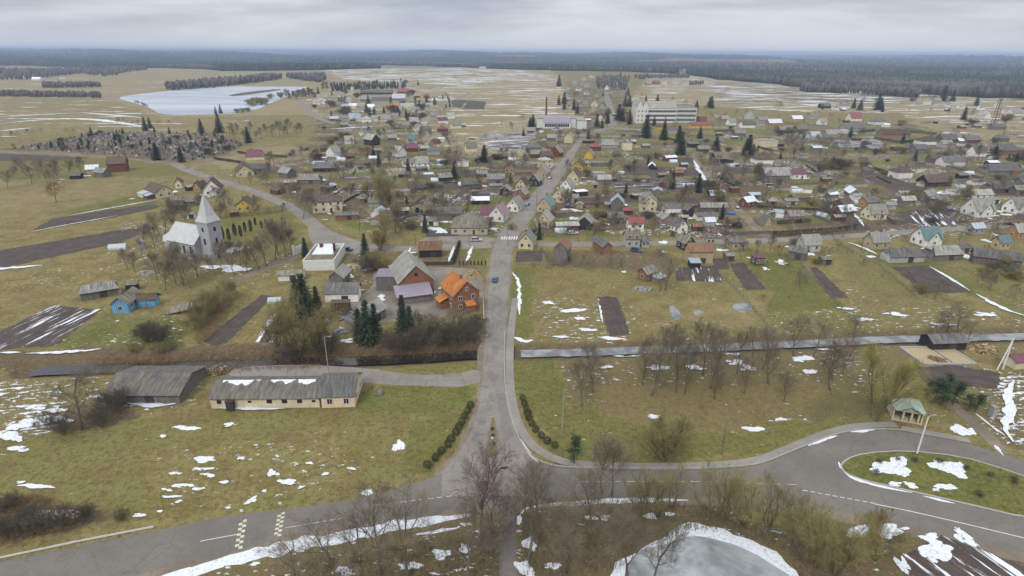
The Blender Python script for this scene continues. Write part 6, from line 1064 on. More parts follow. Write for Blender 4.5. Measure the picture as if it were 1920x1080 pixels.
# church
rt = thing('church', P(356, 472), rad(-25), 'x', 'church', None, 'grey boarded church with white roof and tall pointed spire'); p0 = P(380, 488); rt.location = (p0[0]-6.2, p0[1]+7.6, 0)
NL, NW, NE, NRs = 14.5, 10.5, 6.2, 5.0
m1 = MB(); gable_wall(m1, NL, NW, NE, NRs); nave = obj('nave', m1.mesh('nave', 'church_wall'), rt); m1 = MB(); gable_roof(m1, NL, NW, NE, NRs, .5); obj('nave_roof', m1.mesh('nave_roof', 'church_roof'), nave)
for k in range(4): add_window(rt, -NL/2+2+k*3.4, -NW/2, 3.4, PI, 1.0, 2.8, True)
m1 = MB(); m1.tube([(-NL/2-1.8, 0, -.2), (-NL/2-1.8, 0, 4.6)], [4.4, 4.4], 8); ap = obj('apse', m1.mesh('apse', 'church_wall'), rt)
m1 = MB(); m1.tube([(-NL/2-1.8, 0, 4.45), (-NL/2-.4, 0, 9.0)], [4.9, .25], 8); obj('apse_roof', m1.mesh('apse_roof', 'church_roof'), ap)
TX = NL/2+2.6; m1 = MB(); m1.box((TX, 0, 6.9), (5.4, 5.4, 14.2)); m1.box((TX, 0, 13.2), (5.7, 5.7, .3)); tw = obj('tower', m1.mesh('tower', 'church_wall'), rt)
m1 = MB(); s0 = 2.98; m1.add([(TX-s0, -s0, 13.7), (TX+s0, -s0, 13.7), (TX+s0, s0, 13.7), (TX-s0, s0, 13.7), (TX-2.05, -2.05, 15.8), (TX+2.05, -2.05, 15.8), (TX+2.05, 2.05, 15.8), (TX-2.05, 2.05, 15.8), (TX, 0, 23.5)], [(3, 2, 1, 0), (0, 1, 5, 4), (1, 2, 6, 5), (2, 3, 7, 6), (3, 0, 4, 7), (4, 5, 8), (5, 6, 8), (6, 7, 8), (7, 4, 8)]); sp_ = obj('spire', m1.mesh('spire', 'church_roof'), tw)
m1 = MB(); m1.box((TX, 0, 24.1), (.1, .1, 1.5)); m1.box((TX, 0, 24.35), (.7, .1, .1)); obj('cross', m1.mesh('cross', 'steel'), sp_)
for s, x, y, rz in ((1, TX+2.7, 0, -PI/2), (2, TX, -2.7, PI)):
    add_window(tw, x, y, 11.0, rz, .9, 1.5, True); add_window(tw, x, y, 6.6, rz, .9, 2.2, True)
d = MB(); d.box((0, .04, 0), (1.7, .12, 3.2)); obj('door', d.mesh('door', 'door_brown'), tw, (TX+2.7, 0, 1.6), -PI/2)
for k in (-1.7, 1.7): add_window(tw, TX+2.7, k, 2.2, -PI/2, .7, 1.4)
# roofless white building
A, B = P(570, 507), P(628, 507); L = math.dist(A, B); rt = thing('ruined_building', ((A[0]+B[0])/2, A[1]), rad(4), 'x', 'ruin', None, 'roofless white block building with bare roof battens by the plaza')
D = 19; m1 = MB(); h = 3.7
m1.box((0, .15, h/2), (L, .3, h)); m1.box((-L/2+.15, D/2, h/2), (.3, D-.62, h)); m1.box((L/2-.15, D/2, h/2), (.3, D-.62, h)); m1.box((0, D-.15, h/2), (L, .3, h)); obj('wall', m1.mesh('wall', 'plaster_white'), rt)
m1 = MB(); m1.box((0, D/2, .4), (L-.7, D-.7, .8)); obj('rubble_floor', m1.mesh('rubble_floor', 'rubble'), rt); m1 = MB()
for k in range(13): m1.box((-L/2+1+k*(L-2)/12, 3.3, h-.1+.1), (.25, 5.6, .16))
obj('batten', m1.mesh('batten', 'timber_new'), rt)
m1 = MB(); slab(m1, (-L/2+1, 8.5, h-.8), (L/2-2, 8.5, h-.8), (L/2-3, 13, h+1.6), (-L/2+2.5, 13, h+1.3)); slab(m1, (-L/2+1.2, 17.5, h-.6), (L/2-2, 17.5, h-.6), (L/2-3, 13.05, h+1.55), (-L/2+2.5, 13.05, h+1.2)); obj('roof_remnant', m1.mesh('roof_remnant', 'snow'), rt)
m1 = MB(); m1.box((-1.5, 12, h+.6), (1.0, 1.0, 3.2)); m1.box((2.5, 13.5, h+.4), (.9, .9, 2.8)); obj('chimney', m1.mesh('chimney', 'wall_redbrick'), rt)
# school: towered end, long slate-roofed wing and a pale green three-storey wing
def school():
    a = P(1192, 231); m = mpp(a); rt = thing('school', a, rad(2), 'x', 'school', None, 'long white school with slate roof and pale green wing'); s = m
    def blk(x0, x1, hgt, dep, mat, y0=0): b = MB(); b.box(((x0+x1)/2*s, y0+dep/2, hgt/2), ((x1-x0)*s, dep, hgt)); return obj('wing', b.mesh('wing', mat), rt)
    w1 = blk(0, 22, 17.5, 24, 'wall_white', 0); r1 = MB(); gable_roof(r1, 24, 22*s*.5, 17.5, 6.0, .3, 0, 22*s*.26, 12, True); gable_roof(r1, 24, 22*s*.48, 17.5, 5.0, .3, 0, 22*s*.76, 12.02, True); obj('wing_roof', r1.mesh('wing_roof', 'roof_lslate'), w1)
    gm = MB(); gable_wall(gm, 23.9, 22*s*.48, 17.5, 5.7, 22*s*.26, 12, True); gable_wall(gm, 23.8, 22*s*.46, 17.4, 4.7, 22*s*.76, 12.02, True); obj('gable', gm.mesh('gable', 'wall_white'), w1)
    w2 = blk(22.2, 78, 15.0, 18, 'wall_white', 5); r2 = MB(); gable_roof(r2, 56*s, 18, 15, 6.5, .4, 0, 50*s, 14); obj('wing_roof', r2.mesh('wing_roof', 'roof_lslate'), w2)
    w3 = blk(78.2, 117, 15.5, 14, 'wall_pgreen', 7); r3 = MB(); r3.box((97.6*s, 14, 15.65), (39.4*s, 14.5, .3)); obj('wing_roof', r3.mesh('wing_roof', 'roof_slate'), w3)
    for x0, x1, n, yy, w in ((24, 77, 15, 5, w2), (79.5, 116, 9, 7, w3)):
        for i in range(n):
            for fl in range(3): add_window(w, (x0+(x1-x0)*(i+.5)/n)*s, yy, 2.8+fl*4.5, PI, 2.2, 2.4)
    for fl in range(3):
        for i in range(3): add_window(w1, (4+i*7)*s, 0, 3+fl*4.6, PI, 1.4, 2)
school()
rt = hs(1312, 241, 46, 4, 3.0, 'l', 'sun', 'red', label='long red-roofed hall with yellow walls below the school', cat='hall', name='hall')
hs(1315, 229, 20, 10, 1.0, 'f', 'brick', 'rust', label='rust-red brick block at the end of the green school wing')
# community hall: white flat building with shuttered glazing
a, b = P(1013, 240), P(1074, 240); L = math.dist(a, b); rt = thing('community_hall', ((a[0]+b[0])/2, a[1]), 0, 'x', 'hall', None, 'white flat-roofed community hall with sloping glazed front')
m1 = MB(); m1.box((0, 16, 4.5), (L+6, 28, 9)); w = obj('wall', m1.mesh('wall', 'plaster_white'), rt); m1 = MB(); m1.box((0, 16, 9.2), (L+7, 29, .45)); obj('roof', m1.mesh('roof', 'roof_slate'), w)
m1 = MB(); slab(m1, (-L/2+3, -3.5, 5.2), (L/2-3, -3.5, 5.2), (L/2-3, 1.9, 9.4), (-L/2+3, 1.9, 9.4), .3); obj('sloping_roof', m1.mesh('sloping_roof', 'roof_lilac'), rt)
m1 = MB(); m1.box((0, -.6, 2.6), (L-5, 5.0, 5.1)); g_ = obj('front', m1.mesh('front', 'plaster_white'), rt); m1 = MB()
for i in range(14): m1.box((-L/2+5+i*(L-10)/13, -3.15, 2.9), ((L-10)/13*.8, .1, 2.8))
obj('glazing', m1.mesh('glazing', 'glass'), g_)
m1 = MB(); m1.box((L/2+8, 14, 4), (9, 40, 8)); sw = obj('side_wing', m1.mesh('side_wing', 'plaster_white'), rt); m1 = MB(); m1.box((L/2+8, 14, 8.15), (9.6, 41, .3)); obj('wing_roof', m1.mesh('wing_roof', 'roof_lslate'), sw)
c = P(1024, 217); rt = thing('chimney_stack', c, 0, 'x', 'chimney', None, 'tall freestanding brick chimney behind the white community hall'); hh = 33*mpp(c); m1 = MB(); m1.tube([(0, 0, 0), (0, 0, hh*.5), (0, 0, hh)], [1.4, 1.1, .9], 10); obj('shaft', m1.mesh('shaft', 'wall_redbrick'), rt); m1 = MB(); m1.tube([(0, 0, hh), (0, 0, hh+.5)], [1.1, 1.1], 10); obj('rim', m1.mesh('rim', 'chimney_brick'), rt)
# ------------------------------------------------------------------ garden trees thinly spread among the houses, kept off the roads and walls
TOWN = [(470, 335), (590, 250), (640, 170), (760, 160), (850, 195), (880, 300), (960, 270), (1040, 215), (1090, 150), (1150, 150), (1190, 235), (1400, 215), (1560, 195), (1990, 195), (1990, 425), (1500, 440), (1000, 445), (760, 445), (560, 380)]
BUILT = [(o.location.x, o.location.y) for o in bpy.data.objects if o.type == 'EMPTY' and o.get('category') in ('house', 'barn', 'shed', 'apartment block', 'block', 'school', 'hall', 'shop', 'hut')]
ROADS = [[P(*q) for q in ln] for ln in ([(945, 470), (980, 405), (1045, 317), (1087, 264)], [(922, 460), (650, 462), (588, 420), (510, 371), (395, 334), (325, 306)], [(962, 457), (1440, 451), (1680, 436), (1990, 417)], [(1447, 452), (1392, 402), (1340, 345), (1300, 290)])]
BX = np.array(BUILT)
def free(p, dmin):
    if np.min(np.hypot(BX[:, 0]-p[0], BX[:, 1]-p[1])) < dmin: return False
    return all(seg_dist(np.array([p[0]]), np.array([p[1]]), r)[0] > 6 for r in ROADS)
def spread(n, kinds, hr, grp, y0=190, wide=1.0, dmin=8, y1=442, x0=470, x1=1960, look=None, reg=None):
    k = 0; t = 0
    while k < n and t < n*40:
        t += 1; x, y = R.uniform(x0, x1), y0+(y1-y0)*R.random()**.8
        if not in_poly(np.array([float(x)]), np.array([float(y)]), reg or TOWN)[0]: continue
        p = P(x, y)
        if not free(p, dmin): continue
        k += 1; tree(R.choice(kinds), x, y, hm=R.uniform(*hr), group=grp, p=p, wide=wide, look=look)
spread(150, ['linden', 'linden', 'oak', 'birch', 'linden'], (6, 12), 'bare trees among the gardens', dmin=7)
spread(110, ['apple'], (3.5, 6), 'fruit trees in the gardens', dmin=6)
spread(120, ['scrub', 'oscrub', 'scrub'], (2, 4.5), 'bushes among the gardens', wide=1.5, dmin=6)
spread(26, ['spruce'], (5, 11), 'spruces among the houses', wide=1.15)
LAKEV = [(560, 190), (600, 160), (760, 152), (840, 178), (850, 205), (790, 240), (690, 232), (600, 222)]; FARM = [(1040, 215), (1060, 165), (1090, 145), (1170, 145), (1215, 190), (1190, 235), (1110, 240)]
spread(46, ['linden', 'oak', 'scrub', 'linden'], (6, 12), 'bare trees of the lakeside houses', 152, 1.3, 6, 240, 560, 850, None, LAKEV); spread(34, ['spruce', 'pine'], (6, 13), 'evergreens of the lakeside houses', 152, 1.3, 6, 240, 560, 850, None, LAKEV)
spread(40, ['linden', 'oak', 'birch'], (7, 13), 'bare trees along the far road', 146, 1.3, 6, 240, 1040, 1215, None, FARM); spread(14, ['spruce'], (8, 15), 'spruces along the far road', 146, 1.3, 6, 240, 1040, 1215, None, FARM)
# sheds and lean-tos half hidden between the houses
k_ = 0; t_ = 0
while k_ < 115 and t_ < 9000:
    t_ += 1; x, y = R.uniform(480, 1950), 200+235*R.random()**.8
    if not in_poly(np.array([float(x)]), np.array([float(y)]), TOWN)[0]: continue
    p = P(x, y)
    if not free(p, 8.5): continue
    k_ += 1; BX = np.vstack([BX, p]); w_ = R.uniform(3, 5)
    build(w_*R.uniform(1.2, 2.2), w_, p, R.choice((8, 8, 78, 20)), R.choice(('s', 's', 'b', 'F')), R.choice(('wood', 'wood', 'brown', 'grey', 'dark', 'redbrick', 'white')), R.choice(('slate', 'dslate', 'moss', 'rust', 'lslate', 'bluem', 'snow')), 0, chim=False, cat='shed', e=R.uniform(1.9, 2.5))
# narrow dug garden strips and fences between the houses
k_ = t_ = 0
while k_ < 70 and t_ < 6000:
    t_ += 1; x, y = R.uniform(560, 1940), 235+205*R.random()**.8
    if not in_poly(np.array([float(x)]), np.array([float(y)]), TOWN)[0]: continue
    p = P(x, y)
    if not free(p, 10): continue
    k_ += 1; a = rad(R.choice((8, 8, 98, 80))); L, w_ = R.uniform(12, 30), R.uniform(4, 8); ca, sa = math.cos(a), math.sin(a)
    if any(not free((p[0]+u*L*.5*ca, p[1]+u*L*.5*sa), 5.5) for u in (-1, 1)): continue
    sheet('ploughed_plot', [densify([(p[0]+u*L*ca-v*w_*sa, p[1]+u*L*sa+v*w_*ca) for u, v in ((-.5, -.5), (.5, -.5), (.5, .5), (-.5, .5))], 1.0, .22)], R.choice(('soil', 'soil', 'soil_snow')), .05+.0007*k_, uvdir=a)
def fence_w(c, h, look, mat):
    o = bpy.data.objects.new('fence', None); COL.objects.link(o); b = c[0]; o.location = (b[0], b[1], 0); tag(o, look, 'fence', 'garden fences'); m = MB(); m.box((0, 0, h/2-.05), (.14, .14, h+.1)); pm = m.mesh('post', mat)
    for p in c: obj('post', pm, o, (p[0]-b[0], p[1]-b[1], 0))
    m = MB()
    for p, q2 in zip(c, c[1:]):
        L = math.dist(p, q2); an = math.atan2(q2[1]-p[1], q2[0]-p[0]); m.box(((p[0]+q2[0])/2-b[0], (p[1]+q2[1])/2-b[1], h*.52), (L-.14, .06, h*.85), an)
    obj('panel', m.mesh('panel', mat), o)
k_ = t_ = 0
while k_ < 60 and t_ < 5000:
    t_ += 1; x, y = R.uniform(560, 1940), 260+180*R.random()**.8
    if not in_poly(np.array([float(x)]), np.array([float(y)]), TOWN)[0]: continue
    p = P(x, y); a = rad(R.choice((8, 98, 80))); L = R.uniform(10, 26); c = densify([p, (p[0]+math.cos(a)*L, p[1]+math.sin(a)*L)], 2.6, 0, False)
    if any(not free(q2, 5.5) for q2 in c[::3]+[c[-1]]): continue
    k_ += 1; fence_w(c, R.uniform(1.0, 1.5), R.choice(('weathered board fence', 'grey board fence', 'dark board fence')), R.choice(('wall_wood', 'wall_grey', 'dark_wood')))
# scrubby rows between the plots, one mass of twigs
def hedgerows():
    V = []; T = []; r = random.Random(5); k = 0
    while k < 420:
        x, y = (r.uniform(470, 1960), 185+255*r.random()**.75) if k % 3 else (r.choice((r.uniform(570, 850), r.uniform(1050, 1200))), r.uniform(152, 240))
        if not in_poly(np.array([float(x)]), np.array([float(y)]), TOWN)[0]: continue
        p = P(x, y); a = rad(r.choice((8, 8, 98, 80, 30))); L = r.uniform(6, 26); h0 = r.uniform(1.2, 3.4); k += 1
        for i in range(int(L*5)):
            t = r.uniform(-.5, .5)*L; q = (p[0]+math.cos(a)*t+r.gauss(0, .8), p[1]+math.sin(a)*t+r.gauss(0, .8)); h0 = max(h0, 2.6 if p[1] > 650 else 0)
            if i % 8 == 0 and not free(q, 4.5): break
            h = h0*r.uniform(.5, 1.2); w = .012+math.hypot(*q)*8e-5; aa = r.random()*6.28; o = len(V); e = (q[0]+r.gauss(0, .35)*h, q[1]+r.gauss(0, .35)*h, h)
            V += [(q[0]+math.cos(aa+u*2.09)*w, q[1]+math.sin(aa+u*2.09)*w, 0) for u in range(3)]+[e]; T += [(o, o+1, o+3), (o+1, o+2, o+3), (o+2, o, o+3)]
    setting(obj('undergrowth', np_mesh('undergrowth', np.array(V), np.array(T), 'twig_grey')), 'stuff')
hedgerows()
# ------------------------------------------------------------------ cemetery
def stone(kind, mat):
    m = MB(); m.box((0, -.9, .08), (1.3, 2.0, .25))
    if kind == 0: m.box((0, .2, .75), (1.0, .25, 1.2))
    elif kind == 1: m.box((-.35, .2, .7), (.6, .25, 1.1)); m.box((.4, .2, .6), (.6, .25, .95))
    else: m.box((0, .2, .95), (.22, .2, 1.7)); m.box((0, .2, 1.3), (.85, .18, .2))
    return m.mesh('gravestone', mat)
GS = [(stone(0, 'gran_dark'), 'dark gravestone in the crowded cemetery'), (stone(1, 'gran_grey'), 'grey double gravestone in the crowded cemetery'), (stone(0, 'gran_white'), 'pale gravestone in the crowded cemetery'), (stone(2, 'gran_grey'), 'grey stone cross in the crowded cemetery'), (stone(1, 'gran_dark'), 'dark double gravestone in the crowded cemetery')]
CEM = px_poly([(20, 279), (100, 264), (190, 246), (300, 249), (400, 252), (462, 270), (430, 284), (395, 298), (330, 303), (240, 291), (150, 286)])
q = []; x0, x1 = min(p[0] for p in CEM), max(p[0] for p in CEM); y0, y1 = min(p[1] for p in CEM), max(p[1] for p in CEM)
yy = y0
while yy < y1:
    xx = x0+R.uniform(0, 2)
    while xx < x1:
        if R.random() < .56 and in_poly(np.array([xx]), np.array([yy]), CEM)[0]: q.append((xx+R.uniform(-.5, .5), yy+R.uniform(-.6, .6)))
        xx += R.uniform(2.4, 4.0)
    yy += 4.4
q.sort(key=lambda p: math.hypot(*p)); rest = MB()
for i, p in enumerate(q):
    me, lb = GS[R.choice((0, 0, 0, 1, 1, 2, 3, 4, 4))]
    if i < 300:
        o = obj('gravestone', me, None, (p[0], p[1], 0), R.uniform(-.15, .15)+.3, (1.15, 1.15, R.uniform(.65, 1.1))); tag(o, 'x', 'gravestone', 'gravestones in the cemetery', lb)
    else:
        h = R.uniform(.6, 1.2); mi = R.choice((0, 0, 0, 1, 1, 2)); rest.box((p[0], p[1]-.9, .08), (1.4, 2.0, .3), .3, mi); rest.box((p[0], p[1]+.2, h/2+.2), (R.choice((.7, 1.0, 1.3)), .28, h), .3, mi)
for i in range(80):
    p = R.choice(q); tree(R.choice(('thuja', 'thuja', 'spruce', 'scrub', 'linden', 'linden')), 0, 0, hm=R.uniform(2.5, 5.5), p=p, group='trees among the gravestones', wide=1.4, look=None)
setting(obj('gravestones', rest.mesh('gravestones', ['gran_dark', 'gran_grey', 'gran_white'])), 'stuff')
# melting snow by the walls and along the lanes
SN.clear()
for i in range(420):
    b_ = BX[R.randrange(len(BX))]; a = R.uniform(0, 6.28); d = R.uniform(5, 13); p = (b_[0]+math.cos(a)*d, b_[1]+abs(math.sin(a))*d*R.choice((1, 1, -1)))
    if not free(p, 4.6): continue
    x, y = to_px(p)
    if y > 520 or y < 150: continue
    q2 = []; L = R.uniform(1.2, 5.5); w = L*R.uniform(.2, .5); t0 = R.choice((rad(8), rad(8), rad(98), R.uniform(0, 3))); kk = R.random()*99
    for j in range(22):
        t = 2*PI*j/22; rr = max(.1, -.3+2.4*float(fbm(np.array([math.cos(t)*1.3+kk]), np.array([math.sin(t)*1.3]), 8, 4))); u, v = math.cos(t)*L*.5*rr, math.sin(t)*w*rr; q2.append((p[0]+u*math.cos(t0)-v*math.sin(t0), p[1]+u*math.sin(t0)+v*math.cos(t0)))
    SN.append(q2)
sheet('snow', SN, 'snow', .06, 'stuff', dz=.0003)
# ------------------------------------------------------------------ vehicles
WHEEL = None
def car(p, ang, col, label, look=None, L=4.4, h=1.45, kind='car', Wd=1.75):
    global WHEEL
    o = thing({'car': 'car', 'van': 'van'}[kind], p, rad(ang), label, kind, 'vehicles in the village', label); prof = [(-.5, .32), (-.5, .60), (-.47, .82), (-.30, .90), (.22, .92), (.45, .80), (.5, .62), (.5, .32)] if kind == 'car' else [(-.5, .34), (-.5, .9), (.40, .95), (.47, .85), (.5, .62), (.5, .34)]
    def ext(pr, w0, w1=None, z0=0):
        m = MB(); n = len(pr); vs = []
        for s in (-1, 1):
            for (x, z) in pr: vs.append((x*L, s*(w0 if w1 is None or z < 1.05 else w1)/2, z))
        m.add(vs, [tuple(range(n)), tuple(range(2*n-1, n-1, -1))]+[(i, n+i, n+(i+1) % n, (i+1) % n) for i in range(n)]); return m
    bm = ext(prof, Wd); b = obj('body', bm.mesh('body', 'car_'+col), o)
    md = b.modifiers.new('soft', 'BEVEL'); md.width = .07; md.segments = 2
    cab = [(-.44, .85), (-.37, h-.06), (.08, h-.05), (.24, .88)] if kind == 'car' else [(-.49, .88), (-.49, h-.08), (.30, h-.08), (.42, .88)]
    g = ext(cab, Wd*.97, Wd*.78); obj('windows', g.mesh('windows', 'glass'), o)
    rf = [(cab[1][0]-.01, h-.075), (cab[1][0]+.02, h), (cab[2][0]-.02, h), (cab[2][0]+.01, h-.07)]; rm = ext(rf, Wd*.80); 
    for t in (cab[0][0]+.005, (cab[1][0]+cab[2][0])/2):
        for s in (-1, 1): rm.tube([((t+.0)*L, s*Wd*.485, .87), (((cab[1][0]+.012) if t < -.3 else t)*L, s*Wd*.395, h-.06)], [.045, .045], 4)
    obj('roof', rm.mesh('roof', 'car_'+col), o)
    if WHEEL is None:
        a = MB(); a.tube([(0, -.1, 0), (0, .1, 0)], [.33, .33], 14); b2 = MB(); b2.tube([(0, -.112, 0), (0, .112, 0)], [.2, .2], 10); WHEEL = (a.mesh('wheel', 'tyre'), b2.mesh('rim', 'rim'))
    for x in (-.31, .31):
        for s in (-1, 1): w = obj('wheel', WHEEL[0], o, (x*L, s*(Wd/2-.06), .33)); obj('rim', WHEEL[1], w)
    for s in (-1, 1):
        m = MB(); m.box((L*.497, s*Wd*.36, .68), (.06, .34, .14)); obj('headlight', m.mesh('headlight', 'frame_white'), o); m = MB(); m.box((-L*.498, s*Wd*.38, .72), (.05, .26, .18)); obj('tail_light', m.mesh('tail_light', 'car_red'), o)
    return o
for x, y, a, c, lb, kw in ((928, 526, 88, 'blue', 'blue car driving along the main road past the brick house', {}), (893, 452, 4, 'silver', 'silver estate car parked at the side street by the crossing', dict(h=1.6, L=4.7)), (651, 470, -6, 'black', 'dark car parked on the grey plaza', {}), (1193, 472, -28, 'blue', 'dark blue estate car beside the double-roofed grey house', dict(h=1.65, L=4.7)), (1031, 335, 76, 'red', 'red car on the upper main road', {}), (989, 385, 74, 'lightblue', 'light blue car at the kerb by the teal-gabled house', {}), (846, 330, 4, 'black', 'dark car on the lawn between the pale greenhouses', dict(L=4.8)), (1782, 396, 8, 'blue', 'dark blue car in front of the white twin-gabled house', {}), (1890, 422, 6, 'black', 'dark car on the street beside the ochre house', {}), (1074, 439, 5, 'silver', 'silver car beside the pale greenhouse', {}), (1246, 427, 30, 'silver', 'silver car between the pink brick house and white gabled house', {}), (1383, 390, 70, 'black', 'dark car beside the white-roofed brick barn', {}), (1066, 389, 5, 'lightblue', 'light blue car in the yard behind the teal-gabled house', {})): car(P(x, y), a, c, lb, **kw)
car(P(636, 229), 4, 'yellow', 'yellow van beside the curve of the lake road', kind='van', L=7, h=2.6, Wd=2.2); car(P(662, 228.5), 4, 'yellow', 'second yellow van, farther from the lake road curve', kind='van', L=6.5, h=2.5, Wd=2.2)
def tractor(p, ang):
    o = thing('tractor', p, rad(ang), 'x', 'tractor', None, 'green tractor standing on the grass behind the white shed'); m = MB(); m.box((.9, 0, 1.1), (2.0, .8, .8)); m.box((-.6, 0, 1.0), (1.6, 1.0, .5)); obj('body', m.mesh('body', 'roof_teal'), o); m = MB(); m.box((-.6, 0, 1.9), (1.3, 1.3, 1.2)); c = obj('cabin', m.mesh('cabin', 'glass'), o); m = MB(); m.box((-.6, 0, 2.56), (1.5, 1.5, .1)); obj('cabin_roof', m.mesh('cabin_roof', 'roof_teal'), c)
    for x, s, r in ((-.8, 1, .8), (-.8, -1, .8), (1.5, 1, .45), (1.5, -1, .45)): m = MB(); m.tube([(0, -.2, 0), (0, .2, 0)], [r, r], 12); obj('wheel', m.mesh('wheel', 'tyre'), o, (x, s*.9, r))
tractor(P(785, 398), 20)
# ------------------------------------------------------------------ poles, lamps, signs, fences
POLE = {}
def pole(x, y, hpx, kind='wood', label=None, look=None, p=None):
    p = P(x, y) if p is None else p; d = math.hypot(*p); h = hpx*mpp(p)/(d/math.hypot(d, H))*(1.1 if d < 150 else 1); nm, ct, lk = {'wood': ('utility_pole', 'utility pole', 'thin wooden utility pole'), 'lamp': ('street_lamp', 'street lamp', 'slim street lamp'), 'light': ('street_lamp', 'street lamp', 'tall pale street lamp')}[kind]
    o = thing(nm, p, R.uniform(-.3, .3), look or lk, ct, ct+'s along the streets', label); m = MB(); r = .13 if kind != 'light' else .17; m.tube([(0, 0, -.1), (0, 0, h)], [r, r*.6], 7); obj('pole', m.mesh('pole', {'wood': 'wall_wood', 'lamp': 'concrete', 'light': 'frame_white'}[kind]), o)
    m = MB()
    if kind == 'wood': m.box((0, 0, h*.94), (1.5, .1, .12)); m.tube([(-.65, 0, h*.94), (-.65, 0, h*.94+.25)], [.05, .05], 5); m.tube([(.65, 0, h*.94), (.65, 0, h*.94+.25)], [.05, .05], 5); obj('crossarm', m.mesh('crossarm', 'wall_wood'), o)
    else: m.tube([(0, 0, h-.05), (.5, 0, h+.25), (1.1, 0, h+.28)], [.06, .05, .05], 5); m.box((1.3, 0, h+.26), (.7, .25, .14)); obj('lamp_head', m.mesh('lamp_head', 'steel'), o)
    return o
pole(1719, 851, 64, 'light', 'tall pale lamp pole at the edge of the grass island'); pole(1353, 853, 56, 'wood', 'wooden pole standing alone on the grass above the pavement'); pole(1054, 808, 54, 'lamp', 'street lamp on the grass beside the clipped bushes'); pole(617, 704, 64, 'lamp', 'thin pole in front of the stream behind the long cream building'); pole(1030, 362, 30, 'lamp'); pole(1234, 395, 26); pole(1237, 430, 30, 'lamp'); pole(1088, 300, 20)
for x, y, h in ((952, 460, 34), (1100, 453, 28), (1330, 448, 26), (1560, 440, 26), (1700, 430, 26), (1835, 318, 30), (1615, 470, 26), (880, 460, 30), (780, 466, 28), (675, 440, 28), (540, 385, 26), (450, 345, 24), (1006, 385, 26), (1052, 330, 22), (1290, 300, 20), (1580, 335, 22), (770, 300, 18), (700, 240, 14), (940, 235, 14), (1716, 320, 18), (1735, 505, 30), (830, 375, 20), (1150, 395, 24), (510, 290, 16)): pole(x, y, h)
def aframe(p):
    o = thing('power_pole', p, .3, 'x', 'power pole', None, 'pale concrete power pole with a slanting strut by the maroon-roofed shed'); m = MB(); m.tube([(0, 0, 0), (0, 0, 8.2)], [.2, .14], 6); obj('pole', m.mesh('pole', 'frame_white'), o); m = MB(); m.tube([(-1.9, 0, 0), (-.1, 0, 7.4)], [.16, .13], 6); obj('strut', m.mesh('strut', 'frame_white'), o); m = MB(); m.box((0, 0, 7.7), (1.9, .12, .14)); m.tube([(-.85, 0, 7.7), (-.85, 0, 8.0)], [.06, .06], 5); m.tube([(.85, 0, 7.7), (.85, 0, 8.0)], [.06, .06], 5); obj('crossarm', m.mesh('crossarm', 'steel'), o)
aframe(P(1880, 692))
def mast(p, hpx):
    h = hpx*mpp(p); o = thing('lattice_mast', p, .2, 'x', 'mast', None, 'tall rusty lattice mast beyond the houses on the right'); m = MB(); s = 2.2
    for a, b in ((-1, -1), (1, -1), (1, 1), (-1, 1)): m.tube([(a*s, b*s, 0), (a*s*.45, b*s*.45, h)], [.22, .18], 4)
    n = 11
    for i in range(n):
        k0, k1 = s*(1-.55*i/n), s*(1-.55*(i+1)/n); z0, z1 = h*i/n, h*(i+1)/n
        for (a, b), (c, d) in (((-1, -1), (1, -1)), ((1, -1), (1, 1)), ((1, 1), (-1, 1)), ((-1, 1), (-1, -1))): m.tube([(a*k0, b*k0, z0), (c*k1, d*k1, z1)], [.12, .12], 3); m.tube([(c*k0, d*k0, z0), (a*k1, b*k1, z1)], [.12, .12], 3)
    obj('lattice', m.mesh('lattice', 'roof_rust'), o); m = MB(); m.box((0, 0, h+.2), (4, 4, .4)); m.box((0, 0, h+1.6), (2.4, 2.4, 2.4)); obj('platform', m.mesh('platform', 'roof_browns'), o)
mast(P(1862, 238), 56)
def fence(pts, h, look, mat='wall_wood', step=2.6, solid=False, label=None):
    c = densify([P(*p) for p in pts], step, 0, False)[:100]; o = bpy.data.objects.new('fence', None); COL.objects.link(o); o.location = (c[0][0], c[0][1], 0); tag(o, look, 'fence', 'garden fences', label); m = MB(); m.box((0, 0, h/2-.05), (.12, .12, h+.1)); pm = m.mesh('post', mat); b = c[0]
    for p in c: obj('post', pm, o, (p[0]-b[0], p[1]-b[1], 0))
    m = MB()
    for p, q2 in zip(c, c[1:]):
        L = math.dist(p, q2); an = math.atan2(q2[1]-p[1], q2[0]-p[0]); mx = ((p[0]+q2[0])/2-b[0], (p[1]+q2[1])/2-b[1])
        if solid: m.box((*mx, h*.5), (L-.13, .05, h*.9), an)
        else:
            for z in (.35, .85): m.box((*mx, h*z), (L-.13, .05, .12), an)
    obj('panel' if solid else 'rail', m.mesh('rail', mat), o)
